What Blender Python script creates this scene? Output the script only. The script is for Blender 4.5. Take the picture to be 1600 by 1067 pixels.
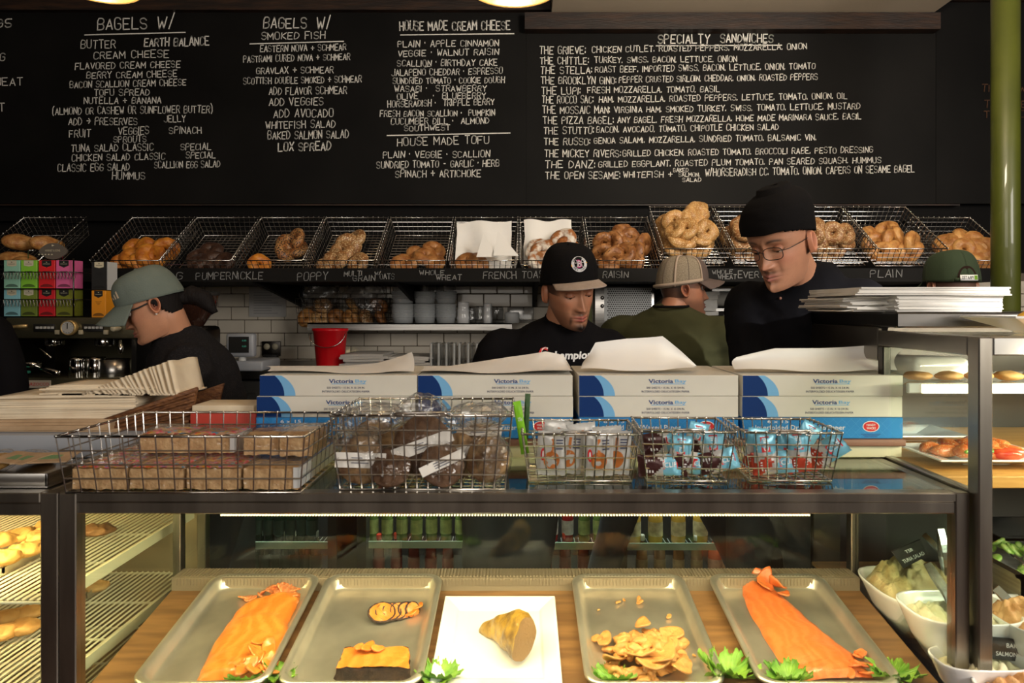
import bpy, bmesh, math, random
import numpy as np
from mathutils import Vector, Matrix, noise
from mathutils.bvhtree import BVHTree
random.seed(7)
PI = math.pi
sc = bpy.context.scene
C = sc.collection
for o in list(bpy.data.objects): bpy.data.objects.remove(o)

# ---------------------------------------------------------------- camera
F, HX, HY, CZ = 1067.0, 812.0, 480.0, 1.5      # focal length in px, vanishing point, eye height
def P(px, py, d):
    return Vector(((px-HX)*d/F, d, CZ-(py-HY)*d/F))
cd = bpy.data.cameras.new('camera'); cam = bpy.data.objects.new('camera', cd); C.objects.link(cam)
cd.sensor_width = 36; cd.lens = 36*F/1600
cd.shift_x = -(HX-800)/1600; cd.shift_y = -(533.5-HY)/1600
cam.location = (0, 0, CZ); cam.rotation_euler = (PI/2, 0, 0)
cd.clip_start = .05
cd.dof.use_dof = True; cd.dof.focus_distance = 2.5; cd.dof.aperture_fstop = 5.6
sc.camera = cam
sc.view_settings.view_transform = 'Standard'; sc.view_settings.look = 'None'
sc.view_settings.gamma = 1; sc.view_settings.exposure = 0.0
sc.view_settings.use_curve_mapping = False
# ---------------------------------------------------------------- world and lights
w = bpy.data.worlds.new('world'); sc.world = w; w.use_nodes = True
w.node_tree.nodes['Background'].inputs[0].default_value = (.9, .95, 1, 1)
w.node_tree.nodes['Background'].inputs[1].default_value = .05
def area(name, loc, target, sx, sy, e, col):
    l = bpy.data.lights.new(name, 'AREA'); l.shape = 'RECTANGLE'; l.size = sx; l.size_y = sy
    l.energy = e; l.color = col
    o = bpy.data.objects.new(name, l); C.objects.link(o); o.location = loc
    o.rotation_euler = (Vector(target)-Vector(loc)).to_track_quat('-Z', 'Y').to_euler()
    return o
area('shop_window_light', (3.3, -1.5, 2.5), (.1, 2.6, 1.3), 1.7, 1.5, 128, (1, .93, .84))
area('front_fill_light', (-.9, -2.5, 2.3), (-.1, 2.6, 1.2), 2.6, 1.5, 50, (1, .91, .80))  # added soft fill from behind the camera, brightens the counter front
area('case_lamp_light', (0, 1.39, 1.075), (0, 1.60, .7), 1.5, .03, 11, (1, .80, .48))
sl_ = bpy.data.lights.new('sunbeam', 'SPOT'); sl_.energy = 1900; sl_.spot_size = .14; sl_.spot_blend = .5; sl_.shadow_soft_size = .06; sl_.color = (1, .95, .88)
so_ = bpy.data.objects.new('sunbeam', sl_); C.objects.link(so_); so_.location = (3.9, -1.6, 3.1); so_.rotation_euler = (Vector((1.36, 1.70, 1.48))-Vector((3.9, -1.6, 3.1))).to_track_quat('-Z', 'Y').to_euler()
area('ceiling_fill_light', (1.2, 1.6, 2.7), (1.35, 3.6, 3.19), .5, .3, 30, (1, .86, .66))  # added uplight with no fixture, brightens the dropped ceiling panel
area('pastry_case_light', (-1.5, 1.42, 1.075), (-1.5, 1.75, .7), .9, .03, 14, (1, .74, .34))
area('salad_case_light', (1.55, 1.42, 1.40), (1.45, 1.6, .8), 1.0, .03, 13, (1, .86, .62))

# ---------------------------------------------------------------- helpers
class MB:
    """collects shapes; build() links them as one mesh object"""
    def __init__(s): s.v = []; s.f = []; s.m = []; s.sm = []; s.k = 0; s.smooth = True; s.cols = None
    def add(s, vs, fs, sm=None):
        n = len(s.v); s.v += [Vector(p) for p in vs]
        s.f += [tuple(n+i for i in f) for f in fs]; s.m += [s.k]*len(fs)
        s.sm += [s.smooth if sm is None else sm]*len(fs)
        return s
    def box(s, lo, hi, M=None):
        (a,b,c),(d,e,f) = lo, hi
        vs = [Vector(p) for p in ((a,b,c),(d,b,c),(d,e,c),(a,e,c),(a,b,f),(d,b,f),(d,e,f),(a,e,f))]
        if M: vs = [M@p for p in vs]
        return s.add(vs, [(0,3,2,1),(4,5,6,7),(0,1,5,4),(1,2,6,5),(2,3,7,6),(3,0,4,7)], False)
    def rbox(s, lo, hi, r, M=None, seg=2):
        bm = bmesh.new(); bmesh.ops.create_cube(bm, size=1)
        for v in bm.verts:
            for i in range(3): v.co[i] = lo[i] + (v.co[i]+.5)*(hi[i]-lo[i])
        bmesh.ops.bevel(bm, geom=list(bm.edges), offset=r, segments=seg, affect='EDGES', profile=.5)
        bm.verts.index_update()
        s.add([(M@v.co if M else v.co.copy()) for v in bm.verts], [tuple(v.index for v in f.verts) for f in bm.faces], seg > 1)
        bm.free(); return s
    def tube(s, pts, r, seg=6, closed=False, cap=True):
        pts = [Vector(p) for p in pts]; n = len(pts)
        rs = r if isinstance(r, (list, tuple)) else [r]*n
        vs = []; up = None
        for i, p in enumerate(pts):
            a = pts[(i-1) % n] if (i or closed) else p; b = pts[(i+1) % n] if (i < n-1 or closed) else p
            t = (b-a).normalized() if (b-a).length > 1e-9 else Vector((0,0,1))
            if up is None:
                up = Vector((0,0,1)) if abs(t.z) < .9 else Vector((1,0,0))
            u = t.cross(up)
            if u.length < 1e-6: u = t.orthogonal()
            u.normalize(); w_ = u.cross(t).normalized(); up = w_
            for k in range(seg):
                an = 2*PI*k/seg
                vs.append(p + (u*math.cos(an)+w_*math.sin(an))*rs[i])
        fs = []
        for i in range(n if closed else n-1):
            j = (i+1) % n
            for k in range(seg):
                l = (k+1) % seg
                fs.append((i*seg+k, i*seg+l, j*seg+l, j*seg+k))
        if cap and not closed:
            fs.append(tuple(range(seg))[::-1]); fs.append(tuple((n-1)*seg+k for k in range(seg)))
        return s.add(vs, fs, seg > 4)
    def cyl(s, a, b, r, seg=16, r2=None):
        return s.tube([a, b], [r, r if r2 is None else r2], seg)
    def lathe(s, prof, c=(0,0,0), seg=24, M=None):
        c = Vector(c); vs = []
        for (r, z) in prof:
            for k in range(seg):
                p = Vector((r*math.cos(2*PI*k/seg), r*math.sin(2*PI*k/seg), z))
                if M: p = M@p
                vs.append(p+c)
        fs = []
        for i in range(len(prof)-1):
            for k in range(seg):
                l = (k+1) % seg; fs.append((i*seg+k, i*seg+l, (i+1)*seg+l, (i+1)*seg+k))
        return s.add(vs, fs, True)
    def grid(s, fn, nu, nv, closeu=False):
        vs = [fn(i/(nu if closeu else nu-1), j/(nv-1)) for j in range(nv) for i in range(nu)]
        fs = []
        for j in range(nv-1):
            for i in range(nu if closeu else nu-1):
                k = (i+1) % nu; fs.append((j*nu+i, j*nu+k, (j+1)*nu+k, (j+1)*nu+i))
        return s.add(vs, fs, True)
    def ball(s, c, r, seg=12, M=None):
        c = Vector(c); rr = r if isinstance(r, (tuple, list)) else (r, r, r)
        def fn(u, v):
            a = 2*PI*u; b = PI*(v-.5)
            p = Vector((rr[0]*math.cos(a)*math.cos(b), rr[1]*math.sin(a)*math.cos(b), rr[2]*math.sin(b)))
            if M: p = M@p
            return p+c
        return s.grid(fn, seg, max(5, seg//2+1), True)
    def prism(s, poly, lo, hi, axis='y', M=None):
        n = len(poly); vs = []
        for t in (lo, hi):
            for (a, b) in poly:
                p = Vector((a, t, b) if axis == 'y' else ((a, b, t) if axis == 'z' else (t, a, b)))
                vs.append(M@p if M else p)
        fs = [tuple(range(n)), tuple(range(2*n-1, n-1, -1))]+[(i, i+n, (i+1) % n+n, (i+1) % n) for i in range(n)]
        return s.add(vs, fs, False)
    def xf(s, M):
        s.v = [M@p for p in s.v]; return s
    def disp(s, amp, sc_, seed=0):
        o_ = Vector((seed*3.1, seed*1.7, seed))
        s.v = [p + Vector(noise.noise_vector((p+o_)*sc_))*amp for p in s.v]; return s
    def build(s, name, mats, parent=None, loc=None, thick=None, bevel=None):
        if not isinstance(mats, (list, tuple)): mats = [mats]
        o_ = Vector(loc) if loc is not None else Vector((0,0,0))
        if parent is not None and parent.parent is not None: o_ = Vector(parent.parent.location)
        me = bpy.data.meshes.new(name)
        me.from_pydata([p-o_ for p in s.v], [], s.f); me.update()
        for m in mats: me.materials.append(m)
        me.polygons.foreach_set('use_smooth', s.sm)
        me.polygons.foreach_set('material_index', s.m)
        if s.cols is not None:
            ca = me.color_attributes.new('Col', 'FLOAT_COLOR', 'POINT')
            ca.data.foreach_set('color', np.array(s.cols, dtype=np.float32).ravel())
        o = bpy.data.objects.new(name, me); C.objects.link(o)
        if parent is not None: o.parent = parent
        elif loc is not None: o.location = loc
        if thick:
            m = o.modifiers.new('t', 'SOLIDIFY'); m.thickness = thick; m.offset = 0
        return o

def thing(name, label, cat, loc=(0,0,0), rot=(0,0,0), group=None):
    o = bpy.data.objects.new(name, None); C.objects.link(o); o.empty_display_size = .05
    o.location = loc; o.rotation_euler = rot; o['label'] = label; o['category'] = cat
    if group: o['group'] = group
    return o
def tag(o, label, cat, group=None):
    o['label'] = label; o['category'] = cat
    if group: o['group'] = group
    return o
def struct(o): o['kind'] = 'structure'; return o
def dup(root, loc, rot=None, label=None, group=None):
    r = root.copy(); C.objects.link(r); r.location = loc
    if rot is not None: r.rotation_euler = rot
    if label: r['label'] = label
    if group: r['group'] = group
    for ch in list(root.children):
        c = ch.copy(); C.objects.link(c); c.parent = r
        for g in list(ch.children):
            d = g.copy(); C.objects.link(d); d.parent = c
    return r

# ---------------------------------------------------------------- materials
def nn(t, ty, **kw):
    n = t.nodes.new(ty)
    for k, v in kw.items(): setattr(n, k, v)
    return n
def mat(name, col, rough=.5, metal=0, col2=None, scale=20, detail=3, lo=.35, hi=.65, bump=0, bscale=None, spec=.5,
        spots=None, spot_scale=200, spot_size=.25, sss=0, trans=0, emit=None, estr=0, stretch=None, coat=0, alpha=1, wave=None):
    m = bpy.data.materials.new(name); m.use_nodes = True; t = m.node_tree; b = t.nodes['Principled BSDF']
    c4 = lambda c: (c[0], c[1], c[2], 1)
    b.inputs['Base Color'].default_value = c4(col); b.inputs['Roughness'].default_value = rough
    b.inputs['Metallic'].default_value = metal; b.inputs['Specular IOR Level'].default_value = spec
    b.inputs['Coat Weight'].default_value = coat
    b.inputs['Transmission Weight'].default_value = trans; b.inputs['Alpha'].default_value = alpha
    if sss:
        b.inputs['Subsurface Weight'].default_value = sss; b.inputs['Subsurface Radius'].default_value = (.02,.008,.004)
        b.inputs['Subsurface Scale'].default_value = .5
    if emit: b.inputs['Emission Color'].default_value = c4(emit); b.inputs['Emission Strength'].default_value = estr
    tc = nn(t, 'ShaderNodeTexCoord'); src = tc.outputs['Object']
    if stretch:
        mp = nn(t, 'ShaderNodeMapping'); mp.inputs['Scale'].default_value = stretch
        t.links.new(src, mp.inputs[0]); src = mp.outputs[0]
    cur = None
    if col2 is not None:
        if wave:
            nz = nn(t, 'ShaderNodeTexWave'); nz.inputs['Scale'].default_value = scale; nz.inputs['Distortion'].default_value = wave
            nz.inputs['Detail'].default_value = 3; nz.inputs['Detail Scale'].default_value = 1.2
        else:
            nz = nn(t, 'ShaderNodeTexNoise'); nz.inputs['Scale'].default_value = scale; nz.inputs['Detail'].default_value = detail
        t.links.new(src, nz.inputs['Vector'])
        rp = nn(t, 'ShaderNodeValToRGB'); rp.color_ramp.elements[0].position = lo; rp.color_ramp.elements[1].position = hi
        rp.color_ramp.elements[0].color = c4(col); rp.color_ramp.elements[1].color = c4(col2)
        t.links.new(nz.outputs['Fac'], rp.inputs[0]); cur = rp.outputs[0]
    if spots:
        vo = nn(t, 'ShaderNodeTexVoronoi'); vo.inputs['Scale'].default_value = spot_scale
        t.links.new(tc.outputs['Object'], vo.inputs['Vector'])
        lt = nn(t, 'ShaderNodeMath', operation='LESS_THAN'); lt.inputs[1].default_value = spot_size
        t.links.new(vo.outputs['Distance'], lt.inputs[0])
        mx = nn(t, 'ShaderNodeMix', data_type='RGBA'); mx.inputs[7].default_value = c4(spots)
        t.links.new(lt.outputs[0], mx.inputs[0])
        if cur: t.links.new(cur, mx.inputs[6])
        else: mx.inputs[6].default_value = c4(col)
        if spots == 'x': pass
        cur = mx.outputs[2]
    if cur: t.links.new(cur, b.inputs['Base Color'])
    if bump:
        n2 = nn(t, 'ShaderNodeTexNoise'); n2.inputs['Scale'].default_value = bscale or scale*3; n2.inputs['Detail'].default_value = 4
        t.links.new(src, n2.inputs['Vector'])
        bp = nn(t, 'ShaderNodeBump'); bp.inputs['Strength'].default_value = bump; bp.inputs['Distance'].default_value = .004
        t.links.new(n2.outputs['Fac'], bp.inputs['Height']); t.links.new(bp.outputs[0], b.inputs['Normal'])
    return m
def thin(name, tint=(1,1,1), gloss=1.0, base=0.0, rough=.02, nscale=None):
    """thin clear sheet: lets light through, mirrors more at a glancing angle"""
    m = bpy.data.materials.new(name); m.use_nodes = True; t = m.node_tree; t.nodes.clear()
    out = nn(t, 'ShaderNodeOutputMaterial'); mx = nn(t, 'ShaderNodeMixShader')
    tr = nn(t, 'ShaderNodeBsdfTransparent'); tr.inputs[0].default_value = (*tint, 1)
    gl = nn(t, 'ShaderNodeBsdfGlossy'); gl.inputs['Roughness'].default_value = rough
    fr = nn(t, 'ShaderNodeLayerWeight'); fr.inputs[0].default_value = .5
    pw_ = nn(t, 'ShaderNodeMath', operation='POWER'); pw_.inputs[1].default_value = 4.5; t.links.new(fr.outputs['Facing'], pw_.inputs[0])
    ma = nn(t, 'ShaderNodeMath', operation='MULTIPLY_ADD'); ma.inputs[1].default_value = gloss; ma.inputs[2].default_value = base+.035*gloss
    ma.use_clamp = True
    t.links.new(pw_.outputs[0], ma.inputs[0]); t.links.new(ma.outputs[0], mx.inputs[0])
    t.links.new(tr.outputs[0], mx.inputs[1]); t.links.new(gl.outputs[0], mx.inputs[2]); t.links.new(mx.outputs[0], out.inputs[0])
    if nscale:
        tc = nn(t, 'ShaderNodeTexCoord'); n2 = nn(t, 'ShaderNodeTexNoise'); n2.inputs['Scale'].default_value = nscale
        bp = nn(t, 'ShaderNodeBump'); bp.inputs['Strength'].default_value = .9; bp.inputs['Distance'].default_value = .006
        t.links.new(tc.outputs['Object'], n2.inputs['Vector']); t.links.new(n2.outputs['Fac'], bp.inputs['Height'])
        t.links.new(bp.outputs[0], gl.inputs['Normal']); t.links.new(bp.outputs[0], fr.inputs['Normal'])
    return m
def attr_mat(name, rough=.5, sss=.0, bump=.15, bscale=400, spec=.4):
    m = mat(name, (1,1,1), rough, bump=bump, bscale=bscale, sss=sss, spec=spec)
    t = m.node_tree; a = nn(t, 'ShaderNodeVertexColor', layer_name='Col')
    t.links.new(a.outputs[0], t.nodes['Principled BSDF'].inputs['Base Color']); return m

M_ = {}
M_['black_paint'] = mat('black_paint', (.005,.0046,.0045), .7, spec=.12, bump=.2, bscale=60)
M_['board'] = mat('slate_black', (.0042,.0038,.0035), .62, spec=.13, col2=(.0085,.0077,.007), scale=1.6, bump=.08, bscale=30, lo=.4, hi=.7)
M_['chalk'] = mat('chalk', (.85,.82,.76), .95, col2=(.6,.58,.53), scale=300, lo=.5, hi=.8)
M_['chalk_dim'] = mat('orange_chalk', (.16,.07,.03), .95, col2=(.06,.03,.02), scale=300)
M_['chalk_grey'] = mat('grey_chalk', (.30,.30,.30), .95, col2=(.15,.15,.15), scale=300)
M_['beam'] = mat('dark_beam_wood', (.012,.005,.0025), .55, col2=(.045,.018,.007), scale=6, stretch=(1,4,8), bump=.5, bscale=20, lo=.42, hi=.75)
M_['steel'] = mat('brushed_steel', (.50,.49,.47), .28, 1, col2=(.34,.33,.32), scale=4, stretch=(1,1,30))
M_['case_steel'] = mat('case_steel', (.42,.39,.34), .32, 1, col2=(.26,.24,.21), scale=3, stretch=(6,1,1))
M_['dark_steel'] = mat('dark_steel', (.09,.085,.08), .3, 1)
M_['chrome'] = mat('chrome', (.75,.74,.72), .10, 1)
M_['wire'] = mat('chrome_wire', (.55,.53,.50), .22, 1)
M_['tray'] = mat('tray_aluminium', (.78,.72,.60), .34, .82, col2=(.56,.52,.43), scale=9, bump=.12, bscale=50)
M_['white_wire'] = mat('white_wire', (.80,.74,.58), .4)
M_['white_ceramic'] = mat('white_ceramic', (.80,.80,.80), .12, coat=.4)
M_['white_plastic'] = mat('white_plastic', (.55,.56,.56), .35)
M_['grey_plastic'] = mat('grey_plastic', (.30,.32,.36), .4)
M_['tile'] = mat('white_glazed_tile', (.66,.60,.50), .3, coat=.25, col2=(.55,.49,.40), scale=3, bump=.05, bscale=12)
M_['grout'] = mat('grout', (.14,.11,.085), .9)
M_['ceil'] = mat('ceiling_paint', (.62,.52,.40), .8)
M_['floor'] = mat('floor_tile', (.10,.05,.035), .4, col2=(.07,.035,.025), scale=3)
M_['green'] = mat('green_gloss_paint', (.075,.088,.008), .45, col2=(.055,.066,.006), scale=5, coat=.4, bump=.1, bscale=80)
M_['brass'] = mat('brass', (.70,.50,.22), .35, .6, bump=.2, bscale=150)
M_['lampshade_in'] = mat('lamp_inside', (.9,.8,.6), .6, emit=(1,.72,.35), estr=.3)
M_['glass'] = thin('clear_glass', (.93,.965,.93), .85, .0)
M_['glass_top'] = thin('top_glass', (.62,.70,.60), 1.0, .03)
M_['film'] = thin('clear_film', (.96,.96,.96), 1.0, .015, .12, 55)
M_['bag_film'] = thin('bag_film', (.93,.93,.93), 1.3, .13, .28, 40)
M_['clear_plastic'] = thin('clear_plastic', (.80,.81,.82), 1.1, .10, .18)
M_['deli_plastic'] = mat('cloudy_plastic', (.52,.54,.55), .28, trans=.25, coat=.3)
M_['paper'] = mat('white_paper', (.80,.78,.74), .8, col2=(.70,.68,.63), scale=14, bump=.1, bscale=30)
M_['paper2'] = mat('translucent_paper', (.82,.81,.79), .7, bump=.15, bscale=22)
M_['kraft'] = mat('kraft_paper', (.52,.36,.22), .85, col2=(.42,.28,.16), scale=20)
M_['napkin'] = mat('napkin_paper', (.78,.67,.50), .9, col2=(.70,.58,.42), scale=16, bump=.2, bscale=40)
M_['newsprint'] = mat('grey_paper', (.42,.41,.40), .85)
M_['carton'] = mat('white_carton', (.70,.68,.61), .6, col2=(.62,.59,.52), scale=5)
M_['navy'] = mat('navy_print', (.003,.030,.15), .7, spec=.2)
M_['sky'] = mat('light_blue_print', (.16,.42,.72), .45)
M_['blue_box'] = mat('blue_carton', (.012,.22,.58), .5)
M_['blue_line'] = mat('pale_blue_line', (.06,.33,.68), .5)
M_['ink'] = mat('dark_ink', (.05,.06,.12), .6)
M_['ink_blue'] = mat('blue_ink', (.01,.05,.22), .6)
M_['white_ink'] = mat('white_print', (.8,.8,.8), .6)
M_['red_print'] = mat('red_print', (.62,.012,.015), .5)
M_['black_print'] = mat('black_print', (.012,.012,.012), .5)
M_['front_wall'] = mat('front_wall_paint', (.30,.25,.19), .8)
M_['cream'] = mat('cream_laminate', (.55,.50,.36), .5)
M_['edge_brown'] = mat('brown_edge', (.22,.10,.07), .6)
M_['butcher'] = mat('butcher_block', (.66,.36,.11), .4, col2=(.52,.26,.07), scale=9, stretch=(1,8,8))
M_['deck_wood'] = mat('deck_walnut', (.30,.155,.06), .4, col2=(.19,.095,.038), scale=5, stretch=(1,9,3), lo=.38, hi=.62)
M_['tan_metal'] = mat('tan_metal', (.30,.24,.165), .45, .3)
M_['red_plastic'] = mat('red_plastic', (.55,.006,.012), .25, coat=.3)
M_['red_print2'] = mat('red_carton', (.60,.06,.04), .6)
M_['rubber'] = mat('black_rubber', (.012,.012,.012), .55)
M_['black_shirt'] = mat('black_cotton', (.0055,.005,.006), .95, bump=.5, bscale=22, spec=.1)
M_['charcoal_knit'] = mat('charcoal_knit', (.009,.008,.009), .95, col2=(.030,.026,.028), scale=260, bump=.6, bscale=500, spec=.2, lo=.5, hi=.75)
M_['navy_shirt'] = mat('black_henley_cotton', (.0055,.0055,.0075), .95, bump=.5, bscale=20, spec=.1)
M_['olive_shirt'] = mat('olive_cotton', (.040,.041,.017), .9, bump=.4, bscale=18, spec=.2)
M_['trousers'] = mat('dark_denim', (.015,.018,.03), .9, bump=.3, bscale=60)
M_['espresso'] = mat('polished_olive_steel', (.13,.12,.075), .22, .6)
M_['hat_black'] = mat('black_wool', (.006,.0055,.006), .95, bump=.25, bscale=300, spec=.1)
M_['hat_green'] = mat('teal_grey_cap_cotton', (.135,.165,.145), .85, col2=(.115,.145,.125), scale=12, bump=.25, bscale=220)
M_['hat_dkgreen'] = mat('dark_green_wool', (.020,.036,.014), .9, bump=.25, bscale=300)
M_['hat_brown'] = mat('brown_twill', (.085,.058,.050), .85, bump=.25, bscale=300)
M_['hat_mesh'] = mat('beige_mesh', (.26,.21,.15), .9, col2=(.16,.13,.09), scale=250, bump=.4, bscale=400)
M_['badge_tan'] = mat('metallic_tan_badge', (.62,.50,.36), .5)
M_['hat_tan'] = mat('tan_trim', (.34,.26,.20), .85)
M_['brim_grey'] = mat('grey_suede_brim', (.36,.29,.245), .9, col2=(.30,.24,.20), scale=40)
M_['hair'] = mat('dark_hair', (.007,.005,.005), .75, spec=.2, bump=.8, bscale=140, stretch=(1,1,.2))
M_['silver'] = mat('silver_stitching', (.58,.58,.60), .6)
M_['magenta'] = mat('magenta_stitching', (.40,.02,.16), .7)
M_['yellow'] = mat('yellow', (.85,.42,.03), .5)
M_['pearl'] = mat('pearl', (.8,.78,.74), .15)
M_['seedgrey'] = mat('x', (.5,.5,.5))
M_['skin'] = attr_mat('skin', .42, .05)
M_['led'] = mat('led_diode', (1,.9,.7), .5, emit=(1,.80,.48), estr=2.6)
M_['led_soft'] = mat('led_cover', (1,.9,.7), .5, emit=(1,.84,.58), estr=2.2)
M_['rack_board'] = mat('sheet_metal_shelf', (.35,.30,.20), .4, .6)
# food
def bagel_mat(name, a, b, seeds=None, ss=330, size=.3, lo=.38, hi=.66):
    return mat(name, a, .45, col2=b, scale=26, lo=lo, hi=hi, bump=.9, bscale=110, spots=seeds, spot_scale=ss, spot_size=size, coat=.1)
BAG = {
 'egg': bagel_mat('egg_bagel_crust', (.42,.12,.012), (.68,.27,.03)),
 'pumpernickel': bagel_mat('pumpernickel_crust', (.035,.014,.008), (.07,.03,.015)),
 'poppy': bagel_mat('poppy_bagel_crust', (.30,.11,.03), (.46,.25,.09), (.012,.010,.010), 150, .42),
 'oat': bagel_mat('oat_bagel_crust', (.24,.10,.03), (.42,.23,.09), (.62,.45,.24), 140, .36),
 'wheat': bagel_mat('wheat_bagel_crust', (.26,.09,.02), (.46,.22,.07)),
 'toast': bagel_mat('french_toast_crust', (.20,.06,.012), (.36,.13,.03)),
 'sugar': bagel_mat('sugared_crust', (.34,.13,.04), (.72,.66,.58), None, lo=.42, hi=.55),
 'raisin': bagel_mat('raisin_bagel_crust', (.20,.07,.018), (.42,.19,.06), (.06,.02,.01), 70, .2),
 'sesame': bagel_mat('sesame_bagel_crust', (.36,.17,.045), (.55,.30,.10), (.66,.48,.24), 170, .34),
 'everything': bagel_mat('everything_bagel_crust', (.22,.09,.03), (.38,.19,.07), (.54,.40,.21), 150, .36),
 'plain': bagel_mat('plain_bagel_crust', (.36,.14,.035), (.60,.32,.10)),
}
# ---------------------------------------------------------------- lettering
G = {'A':"00 26 40|12 32",'B':"00 06 36 45 44 33 03|33 42 41 30 00",'C':"45 36 16 05 01 10 30 41",'D':"00 06 26 44 42 20 00",
'E':"46 06 00 40|03 33",'F':"46 06 00|03 33",'G':"45 36 16 05 01 10 30 41 43 23",'H':"00 06|40 46|03 43",'I':"20 26",
'J':"46 41 30 10 01",'K':"00 06|46 03 40",'L':"06 00 40",'M':"00 06 22 46 40",'N':"00 06 40 46",'O':"16 05 01 10 30 41 45 36 16",
'P':"00 06 36 45 44 33 03",'Q':"16 05 01 10 30 41 45 36 16|22 40",'R':"00 06 36 45 44 33 03|23 40",'S':"45 36 16 05 04 13 33 42 41 30 10 01",
'T':"06 46|26 20",'U':"06 01 10 30 41 46",'V':"06 20 46",'W':"06 10 24 30 46",'X':"06 40|46 00",'Y':"06 23 46|23 20",'Z':"06 46 00 40",
'9':"44 33 13 04 05 16 36 45 44 41 20",'5':"46 06 03 33 42 41 30 10 01",'0':"16 05 01 10 30 41 45 36 16",'1':"15 26 20",
'+':"03 43|25 21",'-':"13 33",'.':"20 21",',':"21 10",':':"21 22|24 25",'/':"00 47",'(':"37 15 11 3/",')':"17 35 31 1/",
'*':"23 24",'>':"03 43|25 43 21",'2':"05 16 36 45 44 00 40",'8':"16 05 04 13 33 42 41 30 10 01 02 13 33 44 45 36 16",'3':"06 46 23 42 41 30 10 01",
'7':"06 46 10",'4':"30 36 02 42",'6':"36 05 01 10 30 41 43 03"}
ROUND = set("BCDGJOPQRSU023569")
def chaikin(p):
    q = [p[0]]
    for a, b in zip(p, p[1:]):
        q += [(a[0]*.75+b[0]*.25, a[1]*.75+b[1]*.25), (a[0]*.25+b[0]*.75, a[1]*.25+b[1]*.75)]
    return q+[p[-1]]
def strokes(text, jit=.12, rnd=random):
    """polylines of hand-drawn capitals, unit height 1; returns (lines, width)"""
    x = 0; out = []
    for ch in text:
        if ch == ' ': x += .62; continue
        wd = .10 if ch in "I.,:*" else .62
        if ch in "MW": wd = .72
        if ch in "()/": wd = .4
        sy = 1+rnd.uniform(-jit, jit)*.8; dy = rnd.uniform(-jit, jit)*.4; sl = rnd.uniform(-.06, .10)
        for pl in G[ch].split('|'):
            pts = [((int(q[0])-(2 if ch in "I.,:*" else 0))/4, (ord(q[1])-48)/6) for q in pl.split()]
            if ch in ROUND: pts = chaikin(pts)
            out.append([(x+(p[0]+rnd.uniform(-jit, jit)*.10)*wd+p[1]*sl, p[1]*sy+dy+rnd.uniform(-jit, jit)*.12) for p in pts])
        x += wd+.24
    return out, max(x-.24, .1)
def ribbons(mb, lines, M, w_, lift=0):
    for pl in lines:
        for a, b in zip(pl, pl[1:]):
            dx, dy = b[0]-a[0], b[1]-a[1]; L = math.hypot(dx, dy)
            if L < 1e-6: continue
            nx, ny = -dy/L*w_/2, dx/L*w_/2; ex, ey = dx/L*w_*.3, dy/L*w_*.3
            q = [(a[0]+nx-ex, a[1]+ny-ey), (a[0]-nx-ex, a[1]-ny-ey), (b[0]-nx+ex, b[1]-ny+ey), (b[0]+nx+ex, b[1]+ny+ey)]
            mb.add([M(p[0], p[1]) for p in q], [(0,1,2,3)], False)
def chalk(mb, d, text, x0, x1, yc, h=None, wpx=None, tilt=0):
    if wpx is None: wpx = 1.22 if (h or 9) < 12.5 else 1.7
    ls, W = strokes(text)
    x0, x1 = (x0-HX)*d/F, (x1-HX)*d/F; z = CZ-(yc-HY)*d/F; s = (x1-x0)/W
    h = (h*d/F) if h else 9.6*d/F
    ls = [[((p[0])*s, (p[1]-.5)*h + p[0]*s*tilt) for p in pl] for pl in ls]
    ribbons(mb, ls, lambda a, b: Vector((x0+a, d-.004, z+b)), wpx*d/F)
def rule(mb, d, x0, x1, y0, y1, wpx=1.6):
    ribbons(mb, [[((x0-HX)*d/F, CZ-(y0-HY)*d/F), ((x1-HX)*d/F, CZ-(y1-HY)*d/F)]], lambda a, b: Vector((a, d-.004, b)), wpx*d/F)
_tc = {}
def text_tris(s, bold=0.0, align='CENTER'):
    k = (s, bold, align)
    if k in _tc: return _tc[k]
    cu = bpy.data.curves.new('t', 'FONT'); cu.body = s; cu.align_x = align; cu.align_y = 'CENTER'; cu.offset = bold; cu.resolution_u = 2
    o = bpy.data.objects.new('t', cu); C.objects.link(o)
    dg = bpy.context.evaluated_depsgraph_get(); me = o.evaluated_get(dg).to_mesh()
    r = ([v.co.copy() for v in me.vertices], [tuple(p.vertices) for p in me.polygons])
    o.evaluated_get(dg).to_mesh_clear(); bpy.data.objects.remove(o); bpy.data.curves.remove(cu)
    _tc[k] = r; return r
def printed(mb, s, fn, width, height=None, bold=0.0):
    """printed lettering fitted into width x height; fn maps plane coords to space"""
    vs, fs = text_tris(s, bold)
    if not vs: return
    x0 = min(v.x for v in vs); x1 = max(v.x for v in vs); y0 = min(v.y for v in vs); y1 = max(v.y for v in vs)
    sx = width/(x1-x0); sy = (height/(y1-y0)) if height else sx
    mb.add([fn((v.x-(x0+x1)/2)*sx, (v.y-(y0+y1)/2)*sy) for v in vs], fs, False)
def disc_poly(cx, cy, rx, ry, n=20, a0=0, a1=2*PI):
    return [(cx+rx*math.cos(a0+(a1-a0)*k/n), cy+ry*math.sin(a0+(a1-a0)*k/n)) for k in range(n if a1-a0 > 6.2 else n+1)]
def flat(mb, poly, fn): mb.add([fn(a, b) for a, b in poly], [tuple(range(len(poly)))], False)

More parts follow.
